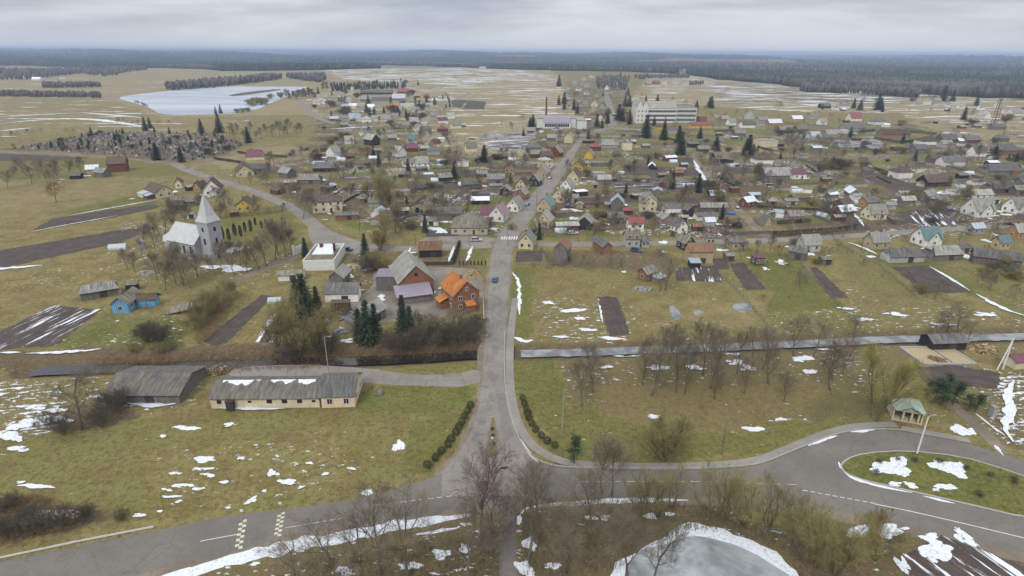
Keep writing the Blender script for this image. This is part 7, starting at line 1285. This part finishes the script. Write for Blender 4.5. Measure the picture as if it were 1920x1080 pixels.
for pts, h, lk, mt, so in (([(966, 497), (1010, 498), (1060, 500), (1112, 506)], 1.3, 'low wooden rail fence', 'wall_wood', 0), ([(906, 566), (907, 590), (908, 615)], 1.8, 'white post fence', 'frame_white', 0), ([(1014, 468), (1030, 490), (1037, 500)], 1.2, 'weathered fence', 'wall_wood', 1), ([(1042, 448), (1100, 450), (1160, 451)], 1.3, 'weathered fence', 'wall_wood', 0), ([(1336, 447), (1400, 446), (1436, 446)], 1.2, 'weathered fence', 'wall_wood', 0), ([(1230, 468), (1262, 500), (1268, 525)], 1.2, 'weathered fence', 'wall_wood', 0), ([(400, 412), (450, 408), (520, 400), (545, 392)], 1.2, 'dark churchyard fence', 'dark_wood', 0), ([(1345, 510), (1400, 565), (1445, 620)], 1.1, 'thin garden fence', 'wall_wood', 0), ([(1500, 495), (1560, 560), (1620, 625)], 1.1, 'thin garden fence', 'wall_wood', 0), ([(755, 498), (850, 497)], 1.4, 'dark yard fence', 'dark_wood', 1), ([(640, 470), (655, 471)], 1.4, 'blue-grey board fence', 'wall_dark', 1), ([(750, 415), (765, 408), (800, 402), (836, 402)], 1.3, 'dark board fence', 'wall_wood', 1), ([(1700, 505), (1735, 552)], 1.0, 'thin garden fence', 'wall_wood', 0), ([(1560, 445), (1590, 470), (1650, 500), (1720, 560)], 1.1, 'thin garden fence', 'wall_wood', 0), ([(600, 592), (640, 600), (690, 625)], 1.2, 'weathered fence', 'wall_wood', 0), ([(1110, 402), (1150, 403)], 1.3, 'weathered fence', 'wall_wood', 1), ([(1385, 470), (1390, 490)], 1.2, 'weathered fence', 'wall_wood', 0)): fence(pts, h, lk, mt, 2.6, bool(so))
# roadside guard rail, road sign, speed-hump marker posts
g_ = densify([P(-60, 1071), P(0, 1052), P(150, 1020), P(290, 993)], 2.5, 0, False); o = thing('guard_rail', g_[0], 0, 'x', 'guard rail', None, 'long pale guard rail on the meadow side of the highway', z=0); m = MB(); b = g_[0]; m2 = MB(); m2.box((0, 0, .35), (.08, .1, .75)); pm = m2.mesh('post', 'steel')
for p, q2 in zip(g_, g_[1:]): m.box(((p[0]+q2[0])/2-b[0], (p[1]+q2[1])/2-b[1], .62), (math.dist(p, q2), .06, .3), math.atan2(q2[1]-p[1], q2[0]-p[0]))
obj('rail', m.mesh('rail', 'plaster_white'), o)
for p in g_: obj('post', pm, o, (p[0]-b[0], p[1]-b[1]+.08, 0))
def sign(x, y, label, h=2.3, disc=True, mat='sign_blue', ang=0):
    o = thing('road_sign', P(x, y), ang, label, 'road sign', 'road signs by the highway', label); m = MB(); m.tube([(0, 0, 0), (0, 0, h)], [.035, .035], 6); obj('post', m.mesh('post', 'steel'), o); m = MB()
    if disc: m.tube([(0, -.05, h-.1), (0, -.02, h-.1)], [.34, .34], 18); f = obj('face', m.mesh('face', mat), o); m = MB(); m.tube([(.14, -.065, h-.26), (-.02, -.065, h-.08)], [.05, .05], 5); m.tube([(-.16, -.065, h+.06), (.04, -.065, h-.02)], [.04, .04], 5); obj('arrow', m.mesh('arrow', 'frame_white'), f)
    else: m.box((0, -.05, h-.15), (.5, .03, .5)); obj('face', m.mesh('face', mat), o)
sign(922, 850, 'round blue arrow sign on the narrow island'); sign(456, 973, 'small white marker sign at the left chequered crossing', 1.9, False, 'frame_white'); sign(528, 959, 'small white marker sign at the right chequered crossing', 1.9, False, 'frame_white'); sign(752, 905, 'small grey sign on the verge below the clipped bushes', 1.8, False, 'steel'); sign(923, 826, 'low white marker board between the island bushes', .8, False, 'frame_white')
# ------------------------------------------------------------------ greenhouses, heaps, building site
def greenhouse(x, y, wpx, ang, look='arched plastic greenhouse', label=None, mat='plastic_film'):
    p = P(x, y); L = wpx*mpp(p); r = min(1.6, L*.33); L = max(L, 3); o = thing('greenhouse', p, rad(ang), look, 'greenhouse', 'greenhouses in the gardens', label); m = MB(); n = 9; vs = []
    for s in (-1, 1):
        for i in range(n): a = PI*i/(n-1); vs.append((s*L/2, -math.cos(a)*r, math.sin(a)*r*1.15))
    m.add(vs, [(i, i+1, n+i+1, n+i) for i in range(n-1)]+[tuple(range(n))[::-1], tuple(range(n, 2*n))]); obj('cover', m.mesh('cover', mat), o); m = MB(); k = max(3, int(L/1.5))
    for j in range(k+1):
        xx = -L/2+L*j/k; m.tube([(xx, -math.cos(PI*i/8)*(r+.03), math.sin(PI*i/8)*(r+.03)*1.15) for i in range(9)], [.035]*9, 4)
    obj('hoop', m.mesh('hoop', 'steel'), o); return o
for a in ((222, 466, 30, 14), (1051, 435, 22, 4), (773, 340, 12, 8), (817, 339, 18, 4), (868, 347, 18, 4), (833, 373, 18, 4), (1373, 312, 24, 4), (1499, 360, 34, 4), (1262, 304, 14, 4), (1189, 350, 8, 70), (1541, 405, 18, -50), (1610, 382, 22, 4), (700, 297, 16, 4), (1164, 325, 12, 4), (795, 316, 20, 4), (516, 566, 24, 4), (608, 606, 12, 70), (1560, 345, 10, 8), (1860, 298, 14, 8), (1815, 326, 18, 8), (1798, 352, 20, 8), (640, 300, 16, 8), (960, 300, 14, 8)): greenhouse(*a)
def heap(name, x, y, wpx, h, look, mats, n, label, cat, log=True, ln=1.0):
    p = P(x, y); w = wpx*mpp(p)/2; m = MB(); r = random.Random(int(x))
    for i in range(n):
        a = r.random()*6.28; q2 = math.sqrt(r.random()); z = h*(1-q2**1.5)*r.uniform(.35, 1.0)+.05; xx, yy_ = math.cos(a)*q2*w, math.sin(a)*q2*w*.75
        if log: t = r.random()*3.14; tl = r.uniform(-.4, .5); d = ln*r.uniform(.4, .6); m.tube([(xx-math.cos(t)*d, yy_-math.sin(t)*d, z-tl*d*.5), (xx+math.cos(t)*d, yy_+math.sin(t)*d, z+tl*d*.5)], [r.uniform(.10, .2)]*2, 5, r.choice((0, 0, 1)))
        else: s = r.uniform(.25, .8); m.box((xx, yy_, z*.6), (s, s*.7, s*.5), r.random()*3, r.choice((0, 0, 1)))
    o = obj(name, m.mesh(name, mats), None, (p[0], p[1], tz1(*p))); tag(o, look, cat, None, label); return o
heap('woodpile', 886, 520, 32, 3.0, 'x', ['log_end', 'timber_new'], 520, 'big heap of pale split firewood behind the orange-roofed house', 'woodpile', True, .5)
heap('log_pile', 409, 697, 36, 1.6, 'x', ['log_dark', 'log_end'], 240, 'long heap of brown logs behind the long cream building', 'woodpile', True, 1.6)
heap('log_pile', 1845, 656, 44, 1.5, 'x', ['log_end', 'log_dark'], 150, 'scattered heap of logs and planks beside the black hut', 'woodpile', True, 1.8)
heap('rubble_heap', 665, 500, 40, 1.0, 'x', ['rubble', 'log_end'], 160, 'pale rubble heap beside the roofless white building', 'rubble', False); heap('rubble_heap', 275, 512, 34, 1.3, 'x', ['rubble', 'gran_white'], 120, 'white rubble heap among the trees below the church', 'rubble', False); heap('junk_heap', 1206, 542, 34, .9, 'x', ['gran_white', 'wall_wood'], 90, 'heap of pale junk below the brick hut', 'junk', False); heap('junk_heap', 640, 622, 30, .9, 'x', ['gran_white', 'steel'], 80, 'heap of pale scrap beside the stream barns', 'junk', False); heap('soil_heap', 1400, 410, 22, .8, 'x', ['timber_new', 'log_end'], 90, 'heap of orange sand beside the lane', 'sand', False); heap('log_pile', 1755, 676, 30, .7, 'x', ['log_dark', 'roof_rust'], 60, 'flat stack of reddish timber beside the building site', 'timber', True, 2.2)
def ruin_(x, y):
    p = P(x, y); o = thing('collapsed_shed', p, .25, 'x', 'ruin', None, 'collapsed shed with one white gable beside the blue house'); m = MB(); m.add([(2.4, -2, 0), (2.6, 2, 0), (2.6, 2, 1.6), (2.5, 0, 3.0), (2.4, -2, 1.6), (2.65, -2, 0), (2.85, 2, 0), (2.85, 2, 1.6), (2.75, 0, 3.0), (2.65, -2, 1.6)], [(0, 1, 2, 3, 4), (9, 8, 7, 6, 5), (0, 4, 9, 5), (4, 3, 8, 9), (3, 2, 7, 8), (2, 1, 6, 7)]); obj('gable', m.mesh('gable', 'plaster_white'), o); m = MB(); slab(m, (-4, -2.6, .2), (2.2, -2.2, .9), (1.8, .4, 2.3), (-3.4, .2, 1.2)); slab(m, (-3.6, 2.4, .2), (2.2, 2.2, .4), (2.0, .6, 1.9), (-3.3, .5, .9)); obj('fallen_roof', m.mesh('fallen_roof', 'roof_moss'), o); m = MB()
    for i in range(26): m.box((R.uniform(-4, 2), R.uniform(-2.5, 2), R.uniform(.1, .7)), (R.uniform(.5, 2), .2, .15), R.random()*3)
    obj('boards', m.mesh('boards', 'wall_brown'), o)
ruin_(345, 582)
def site(x, y):
    A, B = P(1728, 684), P(1822, 679); L = math.dist(A, B); o = thing('house_foundation', ((A[0]+B[0])/2, A[1]+4.5), rad(2), 'x', 'foundation', None, 'pale block foundation filled with sand beside the black hut'); m = MB()
    for c, d in (((0, -4.4), (L, .5)), ((0, 4.4), (L, .5)), ((-L/2+.25, 0), (.5, 8.28)), ((L/2-.25, 0), (.5, 8.28)), ((L*.1, 0), (.4, 8.28))): m.box((*c, .2), (*d, .5))
    obj('wall', m.mesh('wall', 'concrete'), o); m = MB(); m.box((-L*.21, 0, .15), (L*.55, 8.2, .36)); m.box((L*.3, 0, .15), (L*.36, 8.2, .36)); obj('sand_fill', m.mesh('sand_fill', 'timber_new'), o)
site(0, 0)
m = MB(); p = P(1370, 402)
for i in range(30): a = R.random()*6.28; q2 = R.random(); m.box((math.cos(a)*q2*2.2, math.sin(a)*q2*1.4, .5*(1-q2)+.1), (1.6, 1.2, .5), R.random()*3)
o = obj('tarpaulin', m.mesh('tarpaulin', 'tarp_blue'), None, (p[0], p[1], 0)); tag(o, 'x', 'tarpaulin', None, 'bright blue tarpaulin over a stack beside the lane')
def silo(): p = P(268, 466); o = thing('metal_tank', p, 0, 'x', 'tank', None, 'blue-grey metal tank behind the church'); m = MB(); m.tube([(0, 0, 0), (0, 0, 2.6)], [1.35, 1.35], 14); obj('tank', m.mesh('tank', 'roof_bluem'), o); m = MB(); m.tube([(0, 0, 2.6), (0, 0, 3.6)], [1.4, .3], 14); obj('lid', m.mesh('lid', 'roof_bluem'), o)
silo()
o = thing('wall_monument', P(562, 474), rad(70), 'x', 'wall', None, 'pale stone gateway wall at the churchyard corner by the plaza'); m = MB(); m.box((0, 0, 1.4), (7, .5, 2.8)); m.box((3.0, 0, 2.1), (1.0, .62, 4.2)); m.box((-3.0, 0, 1.9), (.8, .62, 3.6)); obj('stonework', m.mesh('stonework', 'plaster_white'), o)
p = P(712, 740); m = MB(); m.tube([(0, 0, -.1), (.1, 0, .5), (.05, .1, 1.0), (0, .1, 1.25)], [.75, .8, .55, .15], 8); o = obj('boulder', m.mesh('boulder', 'gran_grey'), None, (p[0], p[1], 0)); tag(o, 'x', 'boulder', None, 'grey boulder standing on the green lawn right of the cream building')
# the crow gliding above the junction
def bird():
    o = bpy.data.objects.new('bird', None); COL.objects.link(o); p = P(945, 878, 24.0); o.location = (p[0], p[1], 24.0); o.rotation_euler = (0, .25, .5); tag(o, 'x', 'bird', None, 'black crow gliding above the road junction'); m = MB(); k = .9
    m.tube([(0, -.26*k, 0), (0, -.20*k, .01), (0, -.05*k, .0), (0, .12*k, 0), (0, .2*k, .03), (0, .25*k, .03), (0, .31*k, .02)], [.01, .035, .07, .06, .038, .04, .008], 8)
    m.add([(-.03, -.22*k, 0), (.03, -.22*k, 0), (.09, -.42*k, 0), (-.09, -.42*k, 0), (-.03, -.22*k, .012), (.03, -.22*k, .012), (.09, -.42*k, .01), (-.09, -.42*k, .01)], [(3, 2, 1, 0), (4, 5, 6, 7), (0, 1, 5, 4), (1, 2, 6, 5), (2, 3, 7, 6), (3, 0, 4, 7)])
    for s in (-1, 1):
        pr = [(.04, .12, .02), (.30, .20, .09), (.62, .04, .05), (.66, -.10, .04), (.5, -.10, .05), (.30, -.12, .06), (.05, -.12, .02)]; n = len(pr); m.add([(s*a*k, b*k, c) for a, b, c in pr]+[(s*a*k, b*k, c+.015) for a, b, c in pr], [tuple(range(n)), tuple(range(2*n-1, n-1, -1))]+[(i, (i+1) % n, n+(i+1) % n, n+i) for i in range(n)])
    obj('body', m.mesh('body', 'black'), o)
bird()
# ------------------------------------------------------------------ camera, sky, sun, haze
cam = bpy.data.cameras.new('camera'); co = bpy.data.objects.new('camera', cam); COL.objects.link(co)
cam.sensor_width = 36; cam.lens = 36*F/1920; cam.clip_start = .5; cam.clip_end = 60000
right = Vector((1, 0, 0)); fwd = Vector((0, cP, -sP)); up = Vector((0, sP, cP))
r2 = right*cR-up*sR*-1*-1; r2 = right*cR+up*sR*1.0; u2 = -right*sR+up*cR
mw = Matrix((( r2.x, u2.x, -fwd.x, 0), (r2.y, u2.y, -fwd.y, 0), (r2.z, u2.z, -fwd.z, H), (0, 0, 0, 1)))
co.matrix_world = mw; scene.camera = co
SUN_EL, SUN_AZ = rad(46), rad(205)
w = bpy.data.worlds.new('World'); scene.world = w; w.use_nodes = True
class KW(NT):
    def __init__(s, t): s.t = t; s.n = t.nodes; s.l = t.links
k = KW(w.node_tree); bg = k.n['Background']
sky = k.add('TexSky'); sky.sky_type = 'NISHITA'; sky.sun_disc = False; sky.sun_elevation = SUN_EL; sky.sun_rotation = SUN_AZ
dirn = k.add('TexCoord').outputs['Generated']; sx = k.add('SeparateXYZ'); k.l.new(dirn, sx.inputs[0]); dz_ = sx.outputs[2]
zc = k.math('ADD', k.math('MAXIMUM', dz_, 0.0), .035)
cv = k.add('CombineXYZ'); k.l.new(k.math('DIVIDE', sx.outputs[0], zc), cv.inputs[0]); k.l.new(k.math('DIVIDE', sx.outputs[1], zc), cv.inputs[1])
c1 = k.noise(k.mapping(dirn, (2.2, 2.2, 17), loc=(3.1, .4, .62)), 1.0, 4, .5, .5); c2 = k.noise(k.mapping(dirn, (7, 7, 42), loc=(1, 5, 2)), 1.0, 5, .6, .4)
cl = k.math('ADD', k.math('MULTIPLY', c1, .75), k.math('MULTIPLY', c2, .25))
cloud = k.mix(k.ramp(cl, .36, .64), (3.7, 4.1, 4.8), (6.4, 6.6, 6.95))
cloud = k.mix(k.ramp(dz_, .0, .05, .75, 0), cloud, (5.9, 6.25, 6.75))
zen = k.ramp(dz_, .10, .7, 1.0, SKY_ZEN)
cloud = k.mix(1.0, cloud, zen, 'MULTIPLY')
k.l.new(k.mix(.93, sky.outputs[0], cloud), bg.inputs['Color']); bg.inputs['Strength'].default_value = .1
sl = bpy.data.lights.new('sun', 'SUN'); so = bpy.data.objects.new('sun', sl); COL.objects.link(so); sl.energy = 1.5; sl.angle = rad(14); sl.color = (1, .96, .9)
so.rotation_euler = (PI/2-SUN_EL, 0, PI-SUN_AZ)
# the air of an overcast day
hz = MB(); hz.box((0, 9000, 48.5), (46000, 44000, 105)); m, k, b = newmat('haze'); k.n.remove(b)
vol = k.add('VolumePrincipled'); vol.inputs['Color'].default_value = (.57, .68, .90, 1); vol.inputs['Density'].default_value = HAZE
k.l.new(vol.outputs[0], k.n['Material Output'].inputs['Volume'])
hm_ = hz.mesh('haze', 'haze'); setting(obj('haze', hm_), 'stuff')
scene.view_settings.view_transform = 'Standard'; scene.view_settings.look = 'None'; scene.view_settings.exposure = EXPO; scene.view_settings.gamma = 1
cy = scene.cycles; cy.max_bounces = 4; cy.diffuse_bounces = 2; cy.glossy_bounces = 2; cy.transmission_bounces = 2; cy.transparent_max_bounces = 4; cy.volume_bounces = 0; cy.caustics_reflective = False; cy.caustics_refractive = False
cy.use_denoising = True; cy.denoiser = 'OPENIMAGEDENOISE'; cy.denoising_input_passes = 'RGB_ALBEDO_NORMAL'; cy.denoising_prefilter = 'ACCURATE'
# ------------------------------------------------------------------ bare trees past the three hundred nearest read as one mass
def merge_far():
    roots = [o for o in bpy.data.objects if o.get('category') == 'bare tree']; roots.sort(key=lambda o: math.hypot(o.location.x, o.location.y)); far = roots[295:]
    if not far: return
    gone = set(far); RECS[:] = [q for q in RECS if q[0] not in gone]; VV = []; TT = []; off = 0; cache = {}
    for o in far:
        mt = np.array(Matrix.LocRotScale(o.location, o.rotation_euler, o.scale))
        for c in list(o.children):
            if c.name.startswith('crown'):
                me = c.data
                if me.name not in cache:
                    v = np.zeros(len(me.vertices)*3, np.float32); me.vertices.foreach_get('co', v); v = v.reshape(-1, 7, 3); cache[me.name] = v
                v = cache[me.name][R.randrange(3)::3].reshape(-1, 3); n = len(v)//7; base = []
                for t in range(3): u = (t+1) % 3; base += [(t, u, 3+u), (t, 3+u, 3+t), (3+t, 3+u, 6)]
                VV.append(v @ mt[:3, :3].T+mt[:3, 3]); TT.append((np.array(base)[None]+(np.arange(n)*7)[:, None, None]+off).reshape(-1, 3)); off += len(v)
            bpy.data.objects.remove(c, do_unlink=True)
        bpy.data.objects.remove(o, do_unlink=True)
    setting(obj('distant_trees', np_mesh('distant_trees', np.concatenate(VV), np.concatenate(TT), 'twig_grey')), 'stuff')
merge_far()
# ------------------------------------------------------------------ labels: look, then the landmark it stands by, then its rank from that landmark
LM = [(398, 440, 'the church spire'), (243, 575, 'the bright blue house'), (530, 745, 'the long cream building'), (280, 725, 'the long weathered barn'), (785, 520, 'the brick gabled barn'), (868, 545, 'the orange-roofed house'), (605, 490, 'the roofless white building'), (616, 385, 'the two-storey brown-hipped house'), (655, 405, 'the low brick kiosk'), (463, 385, 'the bright yellow cottage'),
      (888, 425, 'the hip-roofed shop'), (937, 400, 'the maroon-roofed house'), (988, 448, 'the pale yellow corner house'), (1054, 475, 'the tall plank barn'), (1125, 455, 'the brick-fronted barn'), (1190, 418, 'the bright red roof'), (1190, 450, 'the double-roofed grey house'), (1210, 512, 'the brick hut'), (1285, 455, 'the dark house with green roof'), (1308, 478, 'the brown plank barn'), (1272, 425, 'the white gabled house'), (1213, 385, 'the pale yellow gabled house'),
      (1380, 455, 'the dark hip-roofed cottage'), (1419, 490, 'the red-roofed garden hut'), (1512, 458, 'the pale green house'), (1640, 452, 'the tan house by the street'), (1735, 445, 'the teal-roofed house'), (1688, 480, 'the thatch-grey barn'), (1865, 480, 'the long dark barn'), (1830, 392, 'the white twin-gabled house'), (1636, 400, 'the cream house with thuja'), (1905, 435, 'the ochre house'), (1762, 648, 'the black hut'), (1700, 775, 'the bus shelter'), (1740, 900, 'the grass island'), (1245, 830, 'the fan-shaped willow'), (1310, 1050, 'the frozen pond'), (1640, 730, 'the huge yellow willow'),
      (1300, 645, 'the canal'), (800, 660, 'the stream'), (930, 800, 'the narrow island'), (928, 522, 'the blue car'), (700, 970, 'the highway'), (490, 1000, 'the chequered crossings'), (106, 365, 'the golden willow'), (224, 312, 'the red-brown brick house'), (240, 270, 'the cemetery'), (430, 275, 'the cemetery lane'), (290, 360, 'the brown-roofed yellow house'), (345, 385, 'the old grey barns'), (390, 195, 'the frozen lake'), (560, 180, 'the lakeside pines'), (590, 215, 'the lake road'), (480, 292, 'the maroon-roofed cottage'), (690, 275, 'the brick house with pale roof'), (582, 335, 'the long grey barn'), (640, 280, 'the dark red shed'), (660, 225, 'the yellow van'),
      (735, 200, 'the orange-roofed far house'), (773, 305, 'the twin grey houses'), (720, 355, 'the tall poplars'), (829, 245, 'the maroon far house'), (908, 290, 'the tall lone spruce'), (880, 195, 'the two dark far plots'), (1048, 225, 'the white community hall'), (1024, 200, 'the brick chimney'), (1105, 285, 'the small yellow house'), (1118, 272, 'the red far roof'), (1085, 312, 'the bright yellow house'), (980, 345, 'the cream gable by the road'), (1021, 300, 'the cream two-storey house'), (1024, 385, 'the teal-gabled house'), (1230, 215, 'the white school'), (1312, 236, 'the red-roofed hall'), (1175, 270, 'the cream apartment house'), (1433, 265, 'the flat-roofed beige block'), (1348, 295, 'the black timber house'), (1432, 297, 'the brown-gabled bungalow'), (1495, 320, 'the maroon hipped house'), (1449, 332, 'the plank barn'), (1400, 375, 'the white-roofed brick barn'), (1432, 410, 'the dark tent-shaped hut'), (1487, 405, 'the pink brick cottage'), (1448, 230, 'the white metal roof'), (1600, 218, 'the red-gabled house'), (1673, 250, 'the long pinkish house'), (1738, 262, 'the dark hipped villa'), (1686, 322, 'the white hipped villa'), (1748, 342, 'the black barn'), (1872, 215, 'the lattice mast'), (1780, 300, 'the long dark barn with white gable'), (1887, 278, 'the brick house with grey roof'), (1870, 318, 'the long barn with brick end'), (1820, 262, 'the low red house'), (1645, 195, 'the far dark spruces'), (1560, 315, 'the round brown thicket'), (1150, 215, 'the far street'), (1120, 160, 'the tree-lined far road'), (1760, 375, 'the big weathered barn'), (1578, 382, 'the brown shed by the lane'), (600, 245, 'the curve of the lake road'), (520, 480, 'the dirt track'), (60, 330, 'the trees by the left fields'), (1400, 520, 'the dark garden strip'), (1740, 520, 'the dark square plot'), (1150, 595, 'the dark plot by the canal'), (95, 610, 'the snow-streaked plot'), (1840, 210, 'the far white houses'), (975, 248, 'the striped snowy plots')]
ORD = ['', 'first', 'second', 'third', 'fourth', 'fifth', 'sixth', 'seventh', 'eighth', 'ninth', 'tenth', 'eleventh', 'twelfth', 'thirteenth', 'fourteenth', 'fifteenth', 'sixteenth', 'seventeenth', 'eighteenth', 'nineteenth', 'twentieth', 'twenty-first', 'twenty-second', 'twenty-third', 'twenty-fourth', 'twenty-fifth', 'twenty-sixth', 'twenty-seventh', 'twenty-eighth', 'twenty-ninth', 'thirtieth', 'thirty-first', 'thirty-second', 'thirty-third', 'thirty-fourth', 'thirty-fifth', 'thirty-sixth', 'thirty-seventh', 'thirty-eighth', 'thirty-ninth', 'fortieth']
def wording():
    groups = {}
    for o, look, lm in RECS:
        if o.type == 'MESH' and o.matrix_world.translation.length < 1e-6 and len(o.data.vertices): v = o.data.vertices[0].co; x, y = to_px((v.x, v.y))
        else: x, y = to_px((o.location.x, o.location.y))
        if lm is None:
            same = o.get('label'); L = min(LM, key=lambda q: (q[0]-x)**2+((q[1]-y)*2.2)**2 + (1e9 if any(w in look for w in q[2].replace('the ', '').split()[:2]) and (q[0]-x)**2+(q[1]-y)**2 < 1200 else 0))
        else: L = next((q for q in LM if q[2] == lm), (x, y, lm))
        groups.setdefault((look, L[2]), []).append(((x-L[0])**2+((y-L[1])*1.5)**2, o, L))
    for (look, lm), g in groups.items():
        g.sort(key=lambda t: t[0])
        for i, (_, o, L) in enumerate(g):
            if len(g) == 1: o['label'] = f'{look} near {lm}'
            else:
                t = f'{look}, {ORD[min(i+1, 40)]} of its kind from {lm}'; o['label'] = t if len(t.split()) <= 16 else f'{look}, {ORD[min(i+1, 40)]} from {lm}'
wording()
